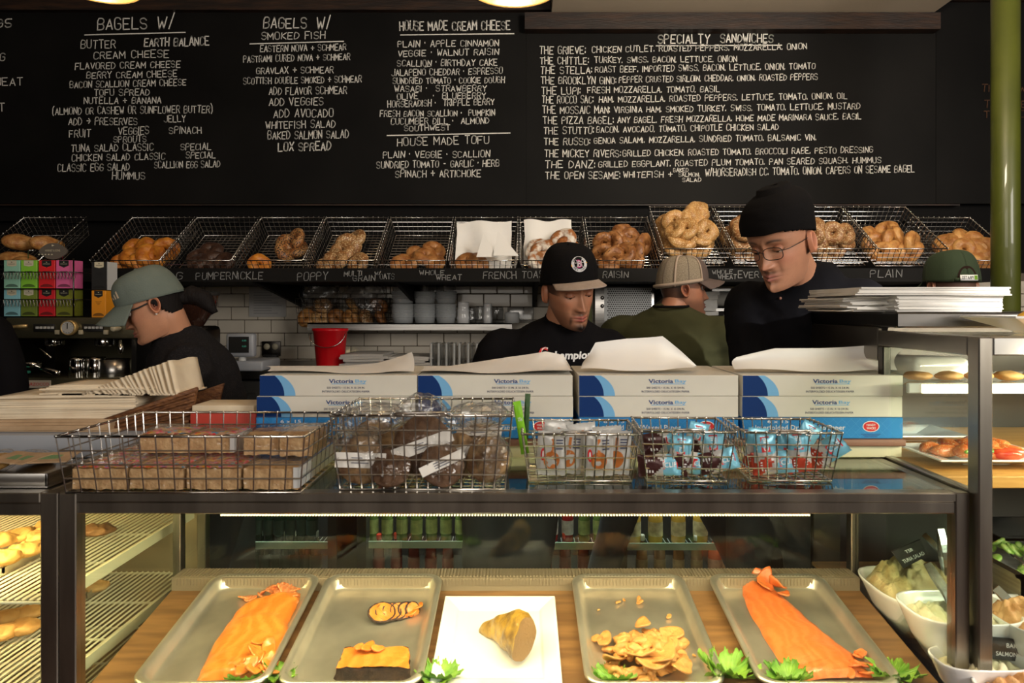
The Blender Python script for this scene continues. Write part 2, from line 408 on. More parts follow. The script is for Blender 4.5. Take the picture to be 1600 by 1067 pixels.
# ---------------------------------------------------------------- the room
DW = 4.0                                               # depth of the back wall
def wx(px, d=DW): return (px-HX)*d/F
def wz(py, d=DW): return CZ-(py-HY)*d/F
def sbox(name, lo, hi, m): return struct(MB().box(lo, hi).build(name, m))
sbox('floor', (-4, -3, -.1), (4.6, 4.3, 0), M_['floor'])
sbox('ceiling', (-4, -3, 3.72), (4.6, 4.3, 3.8), M_['ceil'])
sbox('trim_1', (wx(862, 3.9), 1.2, 3.19), (wx(1462, 3.9), 3.92, 3.30), M_['ceil'])      # dropped ceiling panel
sbox('wall_left', (-4.1, -3, 0), (-4.0, 4.3, 3.8), M_['black_paint'])
sbox('wall_front', (-4, -3.1, 0), (4.6, -3.0, 3.8), M_['front_wall'])
sbox('wall_right', (4.6, -3, 0), (4.7, 4.3, 3.8), M_['black_paint'])
wall = sbox('wall_back', (-4, DW+.03, 0), (4.6, DW+.15, 3.8), M_['black_paint'])
MB().box((-2.05, DW+.006, 1.0), (3.3, DW+.0295, 1.70)).build('grout_bed', M_['grout'], wall)
tw, th = .1556, .0765
tm = None
for r in range(8):
    for c in range(33):
        x = -2.0 + (c+.5*(r % 2))*tw; z = 1.655-(r+1)*th
        if x > 3.1: continue
        if tm is None:
            tb = MB().rbox((.002, -.006, .002), (tw-.002, .006, th-.002), .0025, seg=1)
            t0 = tb.build('tile', M_['tile'], wall); tm = t0.data; o = t0
        else:
            o = bpy.data.objects.new('tile', tm); C.objects.link(o); o.parent = wall
        o.location = (x, DW+random.uniform(-.0008, .0008), z)
# beams over the boards
def wood(name, x0, x1, y0, y1, d0, d1):
    return struct(MB().box((wx(x0, d0), d0, wz(y1, d0)), (wx(x1, d0), d1, wz(y0, d0))).build(name, M_['beam']))
wood('trim_2', -300, 860, -130, 15, 3.93, 4.03)
wood('trim_3', 820, 1470, 19, 45, 3.90, 4.03)
wood('trim_4', 860, 1700, -130, 0, 3.94, 4.03)
struct(MB().box((wx(-300,3.9), 3.9, wz(321,3.9)), (wx(1500,3.9), 4.03, wz(319,3.9))).build('trim_5', M_['beam']))
struct(MB().box((wx(-300,3.95), 3.95, wz(345,3.95)), (wx(1500,3.95), 4.03, wz(321.2,3.95))).build('trim_6', M_['black_paint']))
DB = 3.97
def board(x0, x1, y0, y1, label, name='chalkboard'):
    c = Vector((wx((x0+x1)/2, DB), DB, wz((y0+y1)/2, DB)))
    t = thing(name, label, 'chalkboard', c)
    MB().box((wx(x0,DB), DB, wz(y1,DB)), (wx(x1,DB), DB+.04, wz(y0,DB))).build('slate', M_['board'], t, c)
    return t, c
bl, cl = board(-70, 822, 15.5, 318, 'long black chalkboard listing bagels with spreads, smoked fish and house made cream cheese')
mb = MB()
L = [("BAGELS",153,230,38,17),("W/",246,272,36,20),("BUTTER",127,181,70,12),("EARTH BALANCE",226,327,66,13),("CREAM CHEESE",147,264,87,11),
("FLAVORED CREAM CHEESE",118,282,104),("BERRY CREAM CHEESE",136,277,118),("BACON SCALLION CREAM CHEESE",110,291,133),("TOFU SPREAD",148,234,145),
("NUTELLA + BANANA",132,252,158),("(ALMOND OR CASHEW OR SUNFLOWER BUTTER)",82,333,174,11),("ADD > PRESERVES",108,215,190,11),("JELLY",257,290,186,10),
("FRUIT",109,142,209,11),("VEGGIES",186,233,205,11),("SPINACH",265,315,204,10),("SPROUTS",178,229,218),("TUNA SALAD CLASSIC",112,240,232,11),("SPECIAL",283,330,230),
("CHICKEN SALAD CLASSIC",113,258,247,10),("SPECIAL",291,337,243),("CLASSIC EGG SALAD",91,203,263,11),("SCALLION EGG SALAD",242,344,258,10),("HUMMUS",176,227,275,11),
("$5.95"[1:],-22,18,37,13),("EGG",-20,8,90,11),("WHEAT",-20,36,128,12),("OAT",-24,8,168,12),
("BAGELS",412,479,37,16),("W/",495,517,36,20),("SMOKED FISH",409,508,57,11),("EASTERN NOVA + SCHMEAR",407,541,77),("PASTRAMI CURED NOVA + SCHMEAR",381,547,93),
("GRAVLAX + SCHMEAR",401,521,111),("SCOTTISH DOUBLE SMOKED + SCHMEAR",381,565,127),("ADD FLAVOR SCHMEAR",421,542,143,11),("ADD VEGGIES",421,505,160,11),
("ADD AVOCADO",428,521,178,12),("WHITEFISH SALAD",416,524,196,11),("BAKED SALMON SALAD",419,545,212,12),("LOX SPREAD",435,517,230,13),
("HOUSE MADE CREAM CHEESE",625,797,41,14),("PLAIN * APPLE CINNAMON",622,779,69),("VEGGIE * WALNUT RAISIN",622,779,84),("SCALLION * BIRTHDAY CAKE",621,777,99),
("JALAPENO CHEDDAR * ESPRESSO",612,785,114),("SUNDRIED TOMATO * COOKIE DOUGH",614,788,127,9),("WASABI *  STRAWBERRY",617,760,139,9),("OLIVE    *  BLUEBERRY",621,759,151,9),
("HORSERADISH *  TRIPPLE BERRY",606,772,163),("FRESH BACON SCALLION *  PUMPKIN",594,773,178,9),("CUCUMBER DILL *  ALMOND",611,764,190),("SOUTHWEST",632,703,201,8),
("HOUSE MADE TOFU",621,764,222,12),("PLAIN * VEGGIE * SCALLION",599,765,242,10),("SUNDRIED TOMATO - GARLIC * HERB",589,780,258,10),("SPINACH + ARTICHOKE",618,751,272,11)]
for l in L: chalk(mb, DB, *l, tilt=random.uniform(.005,.025))
for a in ((133,290,55,51),(391,537,69,65),(626,803,55,53),(605,797,212,208)): rule(mb, DB, *a)
rule(mb, DB, 664, 672, 105, 104, 1)
mb.build('chalk_writing', M_['chalk'], bl, cl)
br, cr = board(822.3, 1462, 45, 318, 'black chalkboard headed SPECIALTY SANDWICHES above the right-hand bagel baskets')
mb = MB()
S = [("GRIEVE",915,"CHICKEN CUTLET, ROASTED PEPPERS, MOZZARELLA, ONION",925,1260,79),("CHITTLE",920,"TURKEY, SWISS, BACON, LETTUCE, ONION",929,1151,95),
("STELLA",925,"ROAST BEEF, IMPORTED SWISS, BACON, LETTUCE, ONION, TOMATO",930,1273,110),("BROOKLYN GINO",963,"PEPPER CRUSTED SIRLOIN, CHEDDAR, ONION, ROASTED PEPPERS",967,1277,126),
("LUPI",907,"FRESH MOZZARELLA, TOMATO, BASIL",918,1124,142),("ROCCO SAC",927,"HAM, MOZZARELLA, ROASTED PEPPERS, LETTUCE, TOMATO, ONION, OIL",936,1323,156),
("MOSSAIC MAN",953,"VIRGINIA HAM, SMOKED TURKEY, SWISS, TOMATO, LETTUCE, MUSTARD",960,1343,172),("PIZZA BAGEL",959,"ANY BAGEL, FRESH MOZZARELLA, HOME MADE MARINARA SAUCE, BASIL",965,1345,188),
("STUTTO",928,"BACON, AVOCADO, TOMATO, CHIPOTLE CHICKEN SALAD",932,1216,204),("RUSSO",922,"GENOA SALAMI, MOZZARELLA, SUNDRIED TOMATO, BALSAMIC VIN.",928,1275,221),
("MICKEY RIVERS",970,"GRILLED CHICKEN, ROASTED TOMATO, BROCCOLI RABE, PESTO DRESSING",973,1363,240),("DANZ",930,"GRILLED EGGPLANT, ROASTED PLUM TOMATO, PAN SEARED SQUASH, HUMMUS",935,1376,257),
("OPEN SESAME",969,"WHITEFISH +",974,1050,274)]
for i, (a, x, b, x0, x1, y) in enumerate(S):
    chalk(mb, DB, "THE "+a+":", 843+i*.8, x, y, 11); chalk(mb, DB, b, x0, x1, y-1 if x1 < 1300 else y, 9, 1.15, tilt=.016 if x1 > 1200 else .008)
chalk(mb, DB, "W/HORSERADISH CC, TOMATO, ONION, CAPERS ON SESAME BAGEL", 1102, 1428, 270, 11, tilt=.02)
chalk(mb, DB, "BAKED", 1052, 1075, 266, 6, 1); chalk(mb, DB, "SALMON,", 1060, 1093, 273, 6, 1); chalk(mb, DB, "SALAD", 1066, 1095, 281, 6, 1)
chalk(mb, DB, "SPECIALTY", 1028, 1108, 61, 14); chalk(mb, DB, "SANDWICHES", 1126, 1207, 60, 13); rule(mb, DB, 1025, 1221, 72, 71)
mb.build('chalk_writing', M_['chalk'], br, cr)
bf, cf = board(1462.6, 1800, 3, 318, 'dim blackboard with three orange lines beginning THE, behind the green column')
mb = MB()
for i, (y, x) in enumerate(((138,1533),(163,1537),(178,1537))):
    chalk(mb, DB, "THE "+("IOWA" if i == 0 else "BER" if i == 1 else "ROTI"), x, x+80, y, 11, 1.3)
mb.build('chalk_writing', M_['chalk_dim'], bf, cf)
# pipe column
c = Vector(((1571-HX)*3.0/F, 3.0, 0))
g = thing('pipe_column', 'olive green painted round steel column at the right edge', 'column', c)
MB().cyl((c.x, c.y, 0), (c.x, c.y, 3.72), .055, 32).build('shaft', M_['green'], g, c)
mb = MB(); mb.cyl((c.x,c.y,0),(c.x,c.y,.03),.09,32); mb.build('base_flange', M_['green'], g, c)
mb = MB(); mb.tube([c+Vector((-.03,.10,3.0)), c+Vector((-.25,.5,2.95)), c+Vector((-.27,.6,2.4))], .006); 
# pendant lamps
for (px, py, d, rad, lab) in ((803, -19, 1.75, .118, 'brass pendant lamp hanging at the top centre'), (148, -22, 2.05, .125, 'brass pendant lamp hanging at the top left')):
    b = P(px, py, d); t = thing('pendant_lamp', lab, 'lamp', b)
    MB().lathe([(rad,0),(rad*1.0,.006),(rad*.96,.03),(rad*.75,.085),(rad*.4,.13),(rad*.22,.15),(rad*.2,.17)], b, 40).build('lamp_shade', M_['brass'], t, b, .003)
    MB().ball(b+Vector((0,0,.075)), .035, 16).build('bulb', M_['lampshade_in'], t, b)
    MB().cyl(b+Vector((0,0,.16)), b+Vector((0,0,3.72-b.z)), .004, 6).build('cord', M_['rubber'], t, b)
    MB().cyl(b+Vector((0,0,.10)), b+Vector((0,0,.19)), .02, 12).build('socket', M_['brass'], t, b)
    l = bpy.data.lights.new('pendant_glow', 'POINT'); l.energy = 3; l.color = (1,.72,.42); l.shadow_soft_size = .03
    lo_ = bpy.data.objects.new('pendant_glow', l); C.objects.link(lo_); lo_.location = b+Vector((0,0,.03))
# ---------------------------------------------------------------- bagel shelf along the back wall
SF = 3.22                                              # front of the shelf
x0, x1 = wx(118, SF), wx(1561, SF)
zt, zb = wz(419, SF), wz(440, SF)
c = Vector(((x0+x1)/2, 3.6, zb))
shelf = thing('bagel_shelf', 'long black wall shelf carrying the bagel baskets, bagel kinds chalked on its edge', 'shelf', c)
MB().box((x0, SF+.02, zb), (x1, DW-.01, zb+.010)).build('shelf_board', M_['black_paint'], shelf, c)
MB().box((x0, SF, zb), (x1, SF+.018, zt)).build('sign_strip', M_['board'], shelf, c)
for a in (("EGG",250,285,432,10),("PUMPERNICKLE",307,411,431.5,11),("POPPY",465,512,432,12),("MULTI",538,566,427.5,8),("GRAIN",552,586,435,8),("W/",586,595,427,5),("OATS",594,616,432,8),
          ("WHOLE",656,694,426,7),("WHEAT",682,721,433.5,8),("FRENCH TOAST",755,858,430,11),("CINNAMON",868,932,430,11),("RAISIN",942,981,429,10),("WHOLE",1113,1144,425,6),("WHEAT",1122,1150,432.5,7),
          ("EVERYTHING",1153,1232,429,10),("PLAIN",1359,1408,428,11)):
    mb = MB(); chalk(mb, SF, *a[:4], h=a[4], wpx=1.2, tilt=.01); mb.build('chalk_writing', M_['chalk_grey'], shelf, c)
for xx in np.linspace(x0+.15, x1-.15, 7):
    MB().prism([(SF+.03, zb-.001), (DW-.01, zb-.001), (DW-.01, zb-.12)], xx-.01, xx+.01, 'x').build('bracket', M_['black_paint'], shelf, c)
sh2 = MB().box((wx(-60,SF), SF, wz(414,SF)), (wx(72,SF), DW-.01, wz(406,SF))).build('bread_shelf', M_['black_paint'], None, P(6, 410, 3.6))
tag(sh2, 'short black wall shelf at the left edge under the bread basket', 'shelf')

BW, BL, BH = .325, .43, .10
TA = math.radians(35); VV = Vector((0, math.cos(TA), math.sin(TA))); WWv = Vector((0, -math.sin(TA), math.cos(TA)))
def tilt_basket(label, ox, oz, W=BW, Lb=BL, H=BH, kind='wire', name='bagel_basket', group=None, oy=3.2):
    """wire bin leaning towards the customer; ox,oz: front rim left corner"""
    org = Vector((ox, oy, oz))-WWv*H                    # front bottom left
    root = thing(name, label, 'basket', org, (TA, 0, 0), group)
    ins = .018
    def q(u, v, w_):                                    # tapers towards the bottom
        k = ins*(1-w_/H); return Vector((k+(W-2*k)*u, k*.5+(Lb-k)*v, w_))
    wr = .0017
    mb = MB()
    nu, nv = 12, 15
    for i in range(nu+1):
        u = i/nu; mb.tube([q(u,0,H), q(u,0,0), q(u,1,0), q(u,1,H)], wr, 4, cap=False)
    for j in range(1, nv):
        v = j/nv; mb.tube([q(0,v,H), q(0,v,0), q(1,v,0), q(1,v,H)], wr, 4, cap=False)
    for k in (.25, .5, .75):
        mb.tube([q(0,0,H*k), q(1,0,H*k), q(1,1,H*k), q(0,1,H*k)], wr, 4, closed=True)
    mb.build('wire_mesh', M_['wire'], root)
    mb = MB(); mb.tube([q(0,0,H), q(1,0,H), q(1,1,H), q(0,1,H)], .0032, 6, closed=True)
    mb.tube([q(0,0,0), q(1,0,0), q(1,1,0), q(0,1,0)], .0026, 6, closed=True)
    mb.build('rim', M_['wire'], root)
    mb = MB()
    for j in range(nv+1):
        for u in (0, 1): mb.ball(q(u, j/nv, H)+Vector((0,0,.003)), .0036, 6)
    for i in range(nu+1): mb.ball(q(i/nu, 1, H)+Vector((0,0,.003)), .0036, 6)
    mb.build('weld_knots', M_['chrome'], root)['kind'] = 'stuff'
    return root, org
def bagel_mesh(seed, R=.0310, r=.0222, squash=.86):
    rn = random.Random(seed); ph = [rn.uniform(0, 6.28) for _ in range(4)]
    def fn(u, v):
        a, b = 2*PI*u, 2*PI*v
        rr = r*(1+.10*math.sin(2*a+ph[0])+.06*math.sin(3*a+ph[1])); RR = R*(1+.05*math.sin(a+ph[2]))
        hole = .0 if math.cos(b) > 0 else .25*abs(math.cos(b))
        p = Vector(((RR+rr*math.cos(b)*(1+hole*.6))*math.cos(a), (RR+rr*math.cos(b)*(1+hole*.6))*math.sin(a), rr*squash*math.sin(b)+r*squash))
        return p+Vector(noise.noise_vector(p*42+Vector((seed,0,0))))*.0036
    return MB().grid(fn, 26, 15, True)
_bm = {}
def bagel(kind, seed):
    k = (kind, seed % 4)
    if k not in _bm:
        o = bagel_mesh(seed % 4, **({'r': .021, 'R': .029} if kind in ('pumpernickel', 'toast') else {})).build('bagel', BAG[kind]); _bm[k] = o.data
        bpy.data.objects.remove(o)
    o = bpy.data.objects.new('bagel', _bm[k]); C.objects.link(o); return o
tiltM = Matrix.Rotation(TA, 3, 'X')
def fill(org, kind, spots, lab, cat='bagel', group=None, stand=.45, rn=random):
    """spots: (u,v,layer) in the bin"""
    if not isinstance(lab, list):
        tier = lambda l: 0 if l < .45 else (1 if l < 1.05 else 2)
        names = {0:'bottom', 1:'middle', 2:'top'}; lab0 = lab; lab = [None]*len(spots)
        for T in (0, 1, 2):
            ids = sorted([i for i, s in enumerate(spots) if tier(s[2]) == T], key=lambda i: spots[i][0])
            for r_i, i in enumerate(ids):
                od = ['leftmost','second from left','third from left','fourth from left','fifth from left','sixth from left','seventh from left','eighth from left','ninth from left','tenth from left','eleventh from left','twelfth from left','last at right'][min(r_i, 12)]
                if r_i and r_i == len(ids)-1: od = 'rightmost'
                lab[i] = lab0+', '+od+' of the '+names[T]+' layer'
    for i, s in enumerate(spots):
        u, v, l = s[:3]; kd = s[3] if len(s) > 3 else kind
        o = bagel(kd, i)
        loc = Vector((.055+u*(BW-.11), .075+v*(BL-.11), .006+l*.047))
        R = Matrix.Rotation(TA, 3, 'X') @ Matrix.Rotation(rn.uniform(-stand, stand), 3, 'Y') @ Matrix.Rotation(rn.uniform(0, stand*1.3), 3, 'X') @ Matrix.Rotation(rn.uniform(0, 6.28), 3, 'Z')
        o.location = org + tiltM @ loc; o.rotation_euler = R.to_euler()
        s_ = rn.uniform(1.06, 1.22); o.scale = (s_, s_, s_)
        if isinstance(lab, list): tag(o, lab[i], cat, group)
        else: tag(o, lab, cat, group)
def heap(n, vmax, layers=3, rn=random):
    out = []; per = [n*.45, n*.33, n*.22][:layers] if layers > 1 else [n]
    if layers == 2: per = [n*.6, n*.4]
    for l, m in enumerate(per):
        m = max(1, round(m)); cols = 3
        for k in range(m):
            row = k//cols; rows = max(1, (m-1)//cols+1)
            v = .10+(vmax-.1-.08*l)*(row+.5)/rows*.95 if rows > 1 else .12+.1*l
            out.append((((k % cols)+.5)/cols+rn.uniform(-.07,.07)+(.04 if row % 2 else -.04), v+rn.uniform(-.02,.02), l+rn.uniform(0,.15)))
    return out
pitch = 101*3.55/F
bx0 = (205-HX)*3.55/F
ZR = wz(407, 3.2)
K = [('far left wire bread basket at the picture edge', -1.68, 0, 'bread'),
 ('wire bin of orange egg bagels above the green cap', 0, 0, 'egg'), ('nearly empty wire bin with dark pumpernickel bagels', 1, 0, 'pumpernickel'),
 ('wire bin over the POPPY label with few bagels', 2, 0, 'poppy'), ('wire bin over the MULTI GRAIN label', 3, 0, 'oat'), ('wire bin over WHOLE WHEAT with bagels at the front', 4, 0, 'wheat'),
 ('wire bin lined with a big white paper sheet', 5, 0, 'toastp'), ('wire bin of powdered bagels above the snapback cap', 6, 0, 'sugar'),
 ('wire bin heaped with cinnamon raisin bagels', 7, 0, 'raisin'), ('taller wire bin piled high with pale sesame bagels', 8, .055, 'sesame'),
 ('wire bin of seeded bagels left of the black beanie', 9, .055, 'everything'), ('wire bin of seeded bagels right of the black beanie', 10, .055, 'everything2'),
 ('wire bin above the PLAIN label', 11, .055, 'plain'), ('last wire bin on the right beside the green column', 12, .0, 'plain2')]
# spots chosen from the photograph
for lab, k, dz, kind in K:
    ox = bx0+k*pitch
    root, org = tilt_basket(lab, ox+.005, ZR+dz+(.0 if k >= 0 else .0))
    rn = random.Random(int(k*10)+50)
    if dz:                                            # raised on a riser
        tag(MB().box((ox+.02, 3.36, zb+.011), (ox+BW-.01, 3.95, zb+.011+dz*.8)).build('basket_riser', M_['black_paint'], None, (ox+BW/2, 3.6, zb+.011)),
            'black riser under the wire bin: '+{8:'sesame bagels',9:'seeded bagels left of the beanie',10:'seeded bagels right of the beanie',11:'plain bagels'}[k], 'riser')
    if kind == 'bread':
        for i, (u, v, ln, lb) in enumerate(((.45,.22,.26,'round crusty loaf nearest the rim'),(.75,.45,.24,'long crusty loaf leaning on the basket side'),(.62,.12,.2,'crusty loaf at the front of the bread basket'),(.3,.5,.22,'crusty loaf at the back of the bread basket'))):
            m = MB().ball((0,0,0), (ln/2*.7, .045, .04), 18).disp(.006, 25, i)
            o = m.build('bread_loaf', BAG['plain'], None); o.location = org+tiltM@Vector((u*BW, v*BL, .045+.03*(i % 2))); o.rotation_euler = (TA, .1, (.2, 1.1, -.2, .6)[i])
            tag(o, lb+' at the left edge', 'bread')
    elif kind == 'egg':
        fill(org, 'egg', [(.22,.42,.5),(.48,.46,.6),(.30,.15,.3),(.62,.2,.6),(.88,.2,.4),(.92,.42,.7),(.12,.12,0),(.75,.40,0),(.5,.12,0)], 'orange egg bagel', group='egg bagels', rn=rn, stand=.9)
    elif kind == 'pumpernickel':
        fill(org, 'pumpernickel', [(.2,.25,0),(.42,.38,.3),(.6,.15,0),(.85,.12,0),(.3,.1,0)], 'dark pumpernickel bagel', group='pumpernickel bagels', rn=rn)
    elif kind == 'poppy':
        fill(org, 'poppy', [(.06,.05,.1,'egg'),(.50,.40,.3),(.55,.60,.4),(.80,.62,.8),(.78,.5,.0)], ['reddish bagel low in the corner of the POPPY bin','poppy seed bagel lowest in the POPPY bin, hole facing out','speckled poppy bagel behind the lowest one','poppy bagel at the top right of its group','poppy bagel half under the top right one'], rn=rn, stand=.8)
    elif kind == 'oat':
        fill(org, 'oat', [(.30,.10,.4),(.38,.30,.7),(.42,.48,.8),(.62,.62,.8),(.82,.06,.2),(.12,.05,0)], ['oat covered bagel at the front left of its bin','oat covered bagel second from the front','oat covered bagel third up in the leaning row','oat covered bagel furthest back, facing out','oat covered bagel alone at the front right','oat covered bagel in the front left corner'], rn=rn, stand=.6)
    elif kind == 'wheat':
        fill(org, 'wheat', [(.42,.12,.1),(.22,.05,0),(.50,.28,.2),(.72,.15,.4),(.86,.36,.5),(.9,.1,0)], 'glossy whole wheat bagel', group='whole wheat bagels', rn=rn, stand=.5)
    elif kind == 'toastp':
        fill(org, 'wheat', [(.14,.06,.2),(.32,.05,.1)], ['tan bagel beside the white paper, left','tan bagel beside the white paper, right'], rn=rn)
        def pf(u, v): return Vector((.02+u*(BW-.05), .02+v*.30, .008+.13*v**1.6+.008*math.sin(u*9+v*4)))
        o = MB().grid(pf, 16, 12).disp(.008, 14, 3).build('paper_sheet', M_['paper2'], None); o.location = org; o.rotation_euler = (TA,0,0)
        tag(o, 'large white paper sheet lining the empty wire bin', 'paper')
        o = MB().prism([(0,0),(.10,0),(.03,.13)], 0, .002, 'z').prism([(.08,0),(.2,0),(.10,.14)], .012, .014, 'z').build('paper_scrap', M_['paper2'], None)
        o.location = org+tiltM@Vector((.13,.03,.10)); o.rotation_euler = (TA+.5, 0, 0); tag(o, 'pointed white paper corner folded up inside the bin', 'paper')
    elif kind == 'sugar':
        def pf(u, v): return Vector((.02+u*.24, .12+v*.26, .012+.10*v**1.4+.008*math.sin(u*9)))
        o = MB().grid(pf, 12, 10).disp(.01, 14, 5).build('paper_sheet', M_['paper2'], None); o.location = org; o.rotation_euler = (TA,0,0)
        tag(o, 'white paper sheet behind the powdered bagels', 'paper')
        fill(org, 'sugar', [(.10,.10,.3),(.16,.36,.8),(.26,.20,1.0),(.05,.25,.2),(.5,.40,.6,'toast'),(.78,.5,1.3),(.8,.38,.9,'toast'),(.75,.22,.5,'toast'),(.2,.05,0),(.9,.3,.3)], 'sugar dusted bagel', group='french toast bagels', rn=rn, stand=.8)
    elif kind == 'raisin':
        fill(org, 'raisin', [(.2,.10,0),(.5,.10,0),(.8,.10,0),(.25,.16,.9),(.6,.16,.9),(.85,.22,.9),(.45,.32,.6),(.75,.32,.7),(.15,.60,1.0),(.42,.55,1.0),(.60,.72,1.2),(.75,.60,1.1),(.95,.48,1.0),(.1,.5,0),(.6,.45,.2)], 'cinnamon raisin bagel', group='cinnamon raisin bagels', rn=rn, stand=1.3)
    elif kind == 'sesame':
        fill(org, 'sesame', heap(24, .95, 3, rn)+[(.8,.85,2.2),(.7,.7,2.5)], 'pale sesame bagel', group='sesame bagels', rn=rn, stand=.9)
    elif kind == 'everything':
        fill(org, 'everything', heap(20, .72, 3, rn), 'seeded bagel left of beanie', group='seeded bagels left of beanie', rn=rn, stand=.9)
    elif kind == 'everything2':
        fill(org, 'everything', heap(18, .55, 3, rn), 'seeded bagel right of beanie', group='seeded bagels right of beanie', rn=rn, stand=.9)
    elif kind == 'plain':
        fill(org, 'plain', [(.15,.1,0),(.4,.1,.1),(.65,.08,0),(.88,.1,0),(.1,.35,.3),(.35,.3,.8),(.55,.35,.9),(.5,.5,1.0),(.15,.5,.4),(.7,.15,1.0)], 'plain bagel above PLAIN', group='plain bagels', rn=rn, stand=1.0)
    else:
        fill(org, 'plain', [(.15,.1,0),(.4,.1,0),(.65,.1,0),(.88,.12,.2),(.15,.38,.6),(.3,.5,.9),(.5,.3,1.0),(.85,.32,.9),(.85,.45,1.3),(.65,.55,1.2),(.95,.25,1.3)], 'plain bagel by the column', group='plain bagels by the column', rn=rn, stand=1.0)

# ---------------------------------------------------------------- back counter with the coolers beneath
CT = 1.19                                             # counter top height
c = Vector((-.3, 3.7, 0))
bc = thing('back_counter', 'long dark steel back counter behind the staff', 'counter', c)
MB().box((-3.0, 3.33, CT-.04), (3.3, DW-.008, CT)).build('countertop', M_['dark_steel'], bc, c)
MB().box((-3.0, 3.98, 0), (3.3, 3.99, CT-.04)).build('back_panel', M_['black_paint'], bc, c)
BTL = {}
def bottle_mats(key, liquid, cap, label):
    BTL[key] = (mat('bottle_'+key, liquid, .12, coat=.5, spec=.6), mat('cap_'+key, cap, .4), mat('label_'+key, label, .5, col2=tuple(x*.55 for x in label), scale=30))
bottle_mats('green', (.10,.16,.04), (.55,.55,.5), (.30,.34,.12)); bottle_mats('dark', (.012,.03,.02), (.35,.38,.36), (.02,.04,.03))
bottle_mats('red', (.30,.01,.015), (.5,.04,.03), (.55,.5,.5)); bottle_mats('redcap', (.10,.015,.01), (.62,.05,.02), (.2,.03,.02))
bottle_mats('juice', (.55,.33,.06), (.62,.60,.5), (.62,.50,.30)); bottle_mats('pinkjuice', (.55,.12,.06), (.66,.2,.2), (.68,.35,.25))
bottle_mats('whitecap', (.16,.08,.03), (.55,.55,.52), (.3,.2,.1))
def bottle(key, seg=14):
    ms = BTL[key]; r = .036 if key in ('juice','pinkjuice') else .029
    t = thing('drink_bottle', 'x', 'bottle')
    MB().lathe([(0,0),(r*.9,0),(r,.012),(r,.13),(r*.9,.155),(r*.42,.19),(r*.38,.205)], (0,0,0), seg).build('glass_body', ms[0], t)
    MB().lathe([(r*.42,.198),(r*.5,.20),(r*.5,.222),(r*.42,.226),(0,.226)], (0,0,0), seg).build('cap', ms[1], t)
    MB().lathe([(r+.0008,.04),(r+.0008,.11)], (0,0,0), seg).build('paper_label', ms[2], t)
    return t
_bt = {}
def put_bottle(key, loc, label, group):
    if key not in _bt:
        t = bottle(key); _bt[key] = t; t.location = loc; t['label'] = label; t['group'] = group; return t
    return dup(_bt[key], loc, None, label, group)
FD = 3.3
def cooler(px0, px1, label, rows, name='drinks_cooler'):
    """open glass front cooler; rows: (shelf y px, [(key, px), ...], label, group)"""
    X0, X1 = wx(px0, FD), wx(px1, FD); c = Vector(((X0+X1)/2, 3.6, 0))
    t = thing(name, label, 'fridge', c)
    m = MB(); m.box((X0-.045, FD, .06), (X0, 3.9, CT-.05)); m.box((X1, FD, .06), (X1+.045, 3.9, CT-.05)); m.box((X0-.045, FD, CT-.14), (X1+.045, 3.9, CT-.05)); m.box((X0-.045, 3.86, .06), (X1+.045, 3.9, CT-.05)); m.box((X0-.045, FD, 0), (X1+.045, 3.9, .10))
    m.build('cabinet', M_['black_print'], t, c)
    for py, bot, lb, gr in rows:
        z = CZ-(py-HY)*(FD+.06)/F
        m = MB()
        for xx in np.arange(X0+.01, X1, .022): m.tube([(xx, FD+.05, z), (xx, FD+.17, z)], .002, 4)
        m.build('wire_shelf', M_['grey_plastic'], t, c)
        MB().box((X0+.004, FD+.035, z-.012), (X1-.004, FD+.042, z+.022)).build('price_rail', M_['sh_rail'], t, c)
        allb = sorted((q_, key) for key, pxs in bot for q_ in pxs)
        for n_, (q_, key) in enumerate(allb): put_bottle(key, Vector((wx(q_, FD+.10), FD+.10+random.uniform(-.005,.01), z+.003)), lb+', '+('leftmost' if n_ == 0 else 'rightmost' if n_ == len(allb)-1 else ('second','third','fourth','fifth','sixth','seventh','eighth','ninth')[n_-1]+' from left'), gr)
    l = bpy.data.lights.new('cooler_lamp', 'AREA'); l.shape = 'RECTANGLE'; l.size = X1-X0-.04; l.size_y = .04; l.energy = 10; l.color = (.92,1,.92)
    lo_ = bpy.data.objects.new('cooler_lamp', l); C.objects.link(lo_); lo_.location = ((X0+X1)/2, FD+.05, CT-.16); lo_.rotation_euler = (.35, 0, 0)
    return t
M_['sh_rail'] = mat('pale_green_rail', (.30,.38,.31), .5)
cooler(343, 512, 'black drinks cooler of dark bottles, leftmost behind the display case', [(851,[('dark',range(352,505,17))],'dark green bottle on the top shelf of the leftmost cooler','dark bottles, top shelf'),
   (905,[('dark',range(350,508,16))],'dark bottle low in the leftmost cooler','dark bottles, low shelf')])
cooler(572, 726, 'black drinks cooler of slim green and yellow bottles', [(850,[('green',range(582,722,23))],'slim green bottle on the shelf of the second cooler','green bottles'),
   (910,[('redcap',range(592,724,27))],'red-capped bottle low in the second cooler','red caps in second cooler')])
cooler(848, 946, 'black drinks cooler of red and green bottles, third from left', [(852,[('red',(863,887)),('green',(913,936))],'slim red or green bottle in the third cooler','slim bottles in third cooler'),
   (908,[('redcap',(853,883,912,938))],'red-capped bottle low in the third cooler','red caps in third cooler')])
cooler(980, 1142, 'black drinks cooler of round juice bottles under the right-hand boxes', [(853,[('juice',(990,1024,1060,1095)),('pinkjuice',(1128,))],'bulbous juice bottle with a printed label','juice bottles'),
   (912,[('whitecap',(1003,1031,1060,1088)),('pinkjuice',(1118,1138))],'white-capped bottle low in the juice cooler','white caps in juice cooler')])
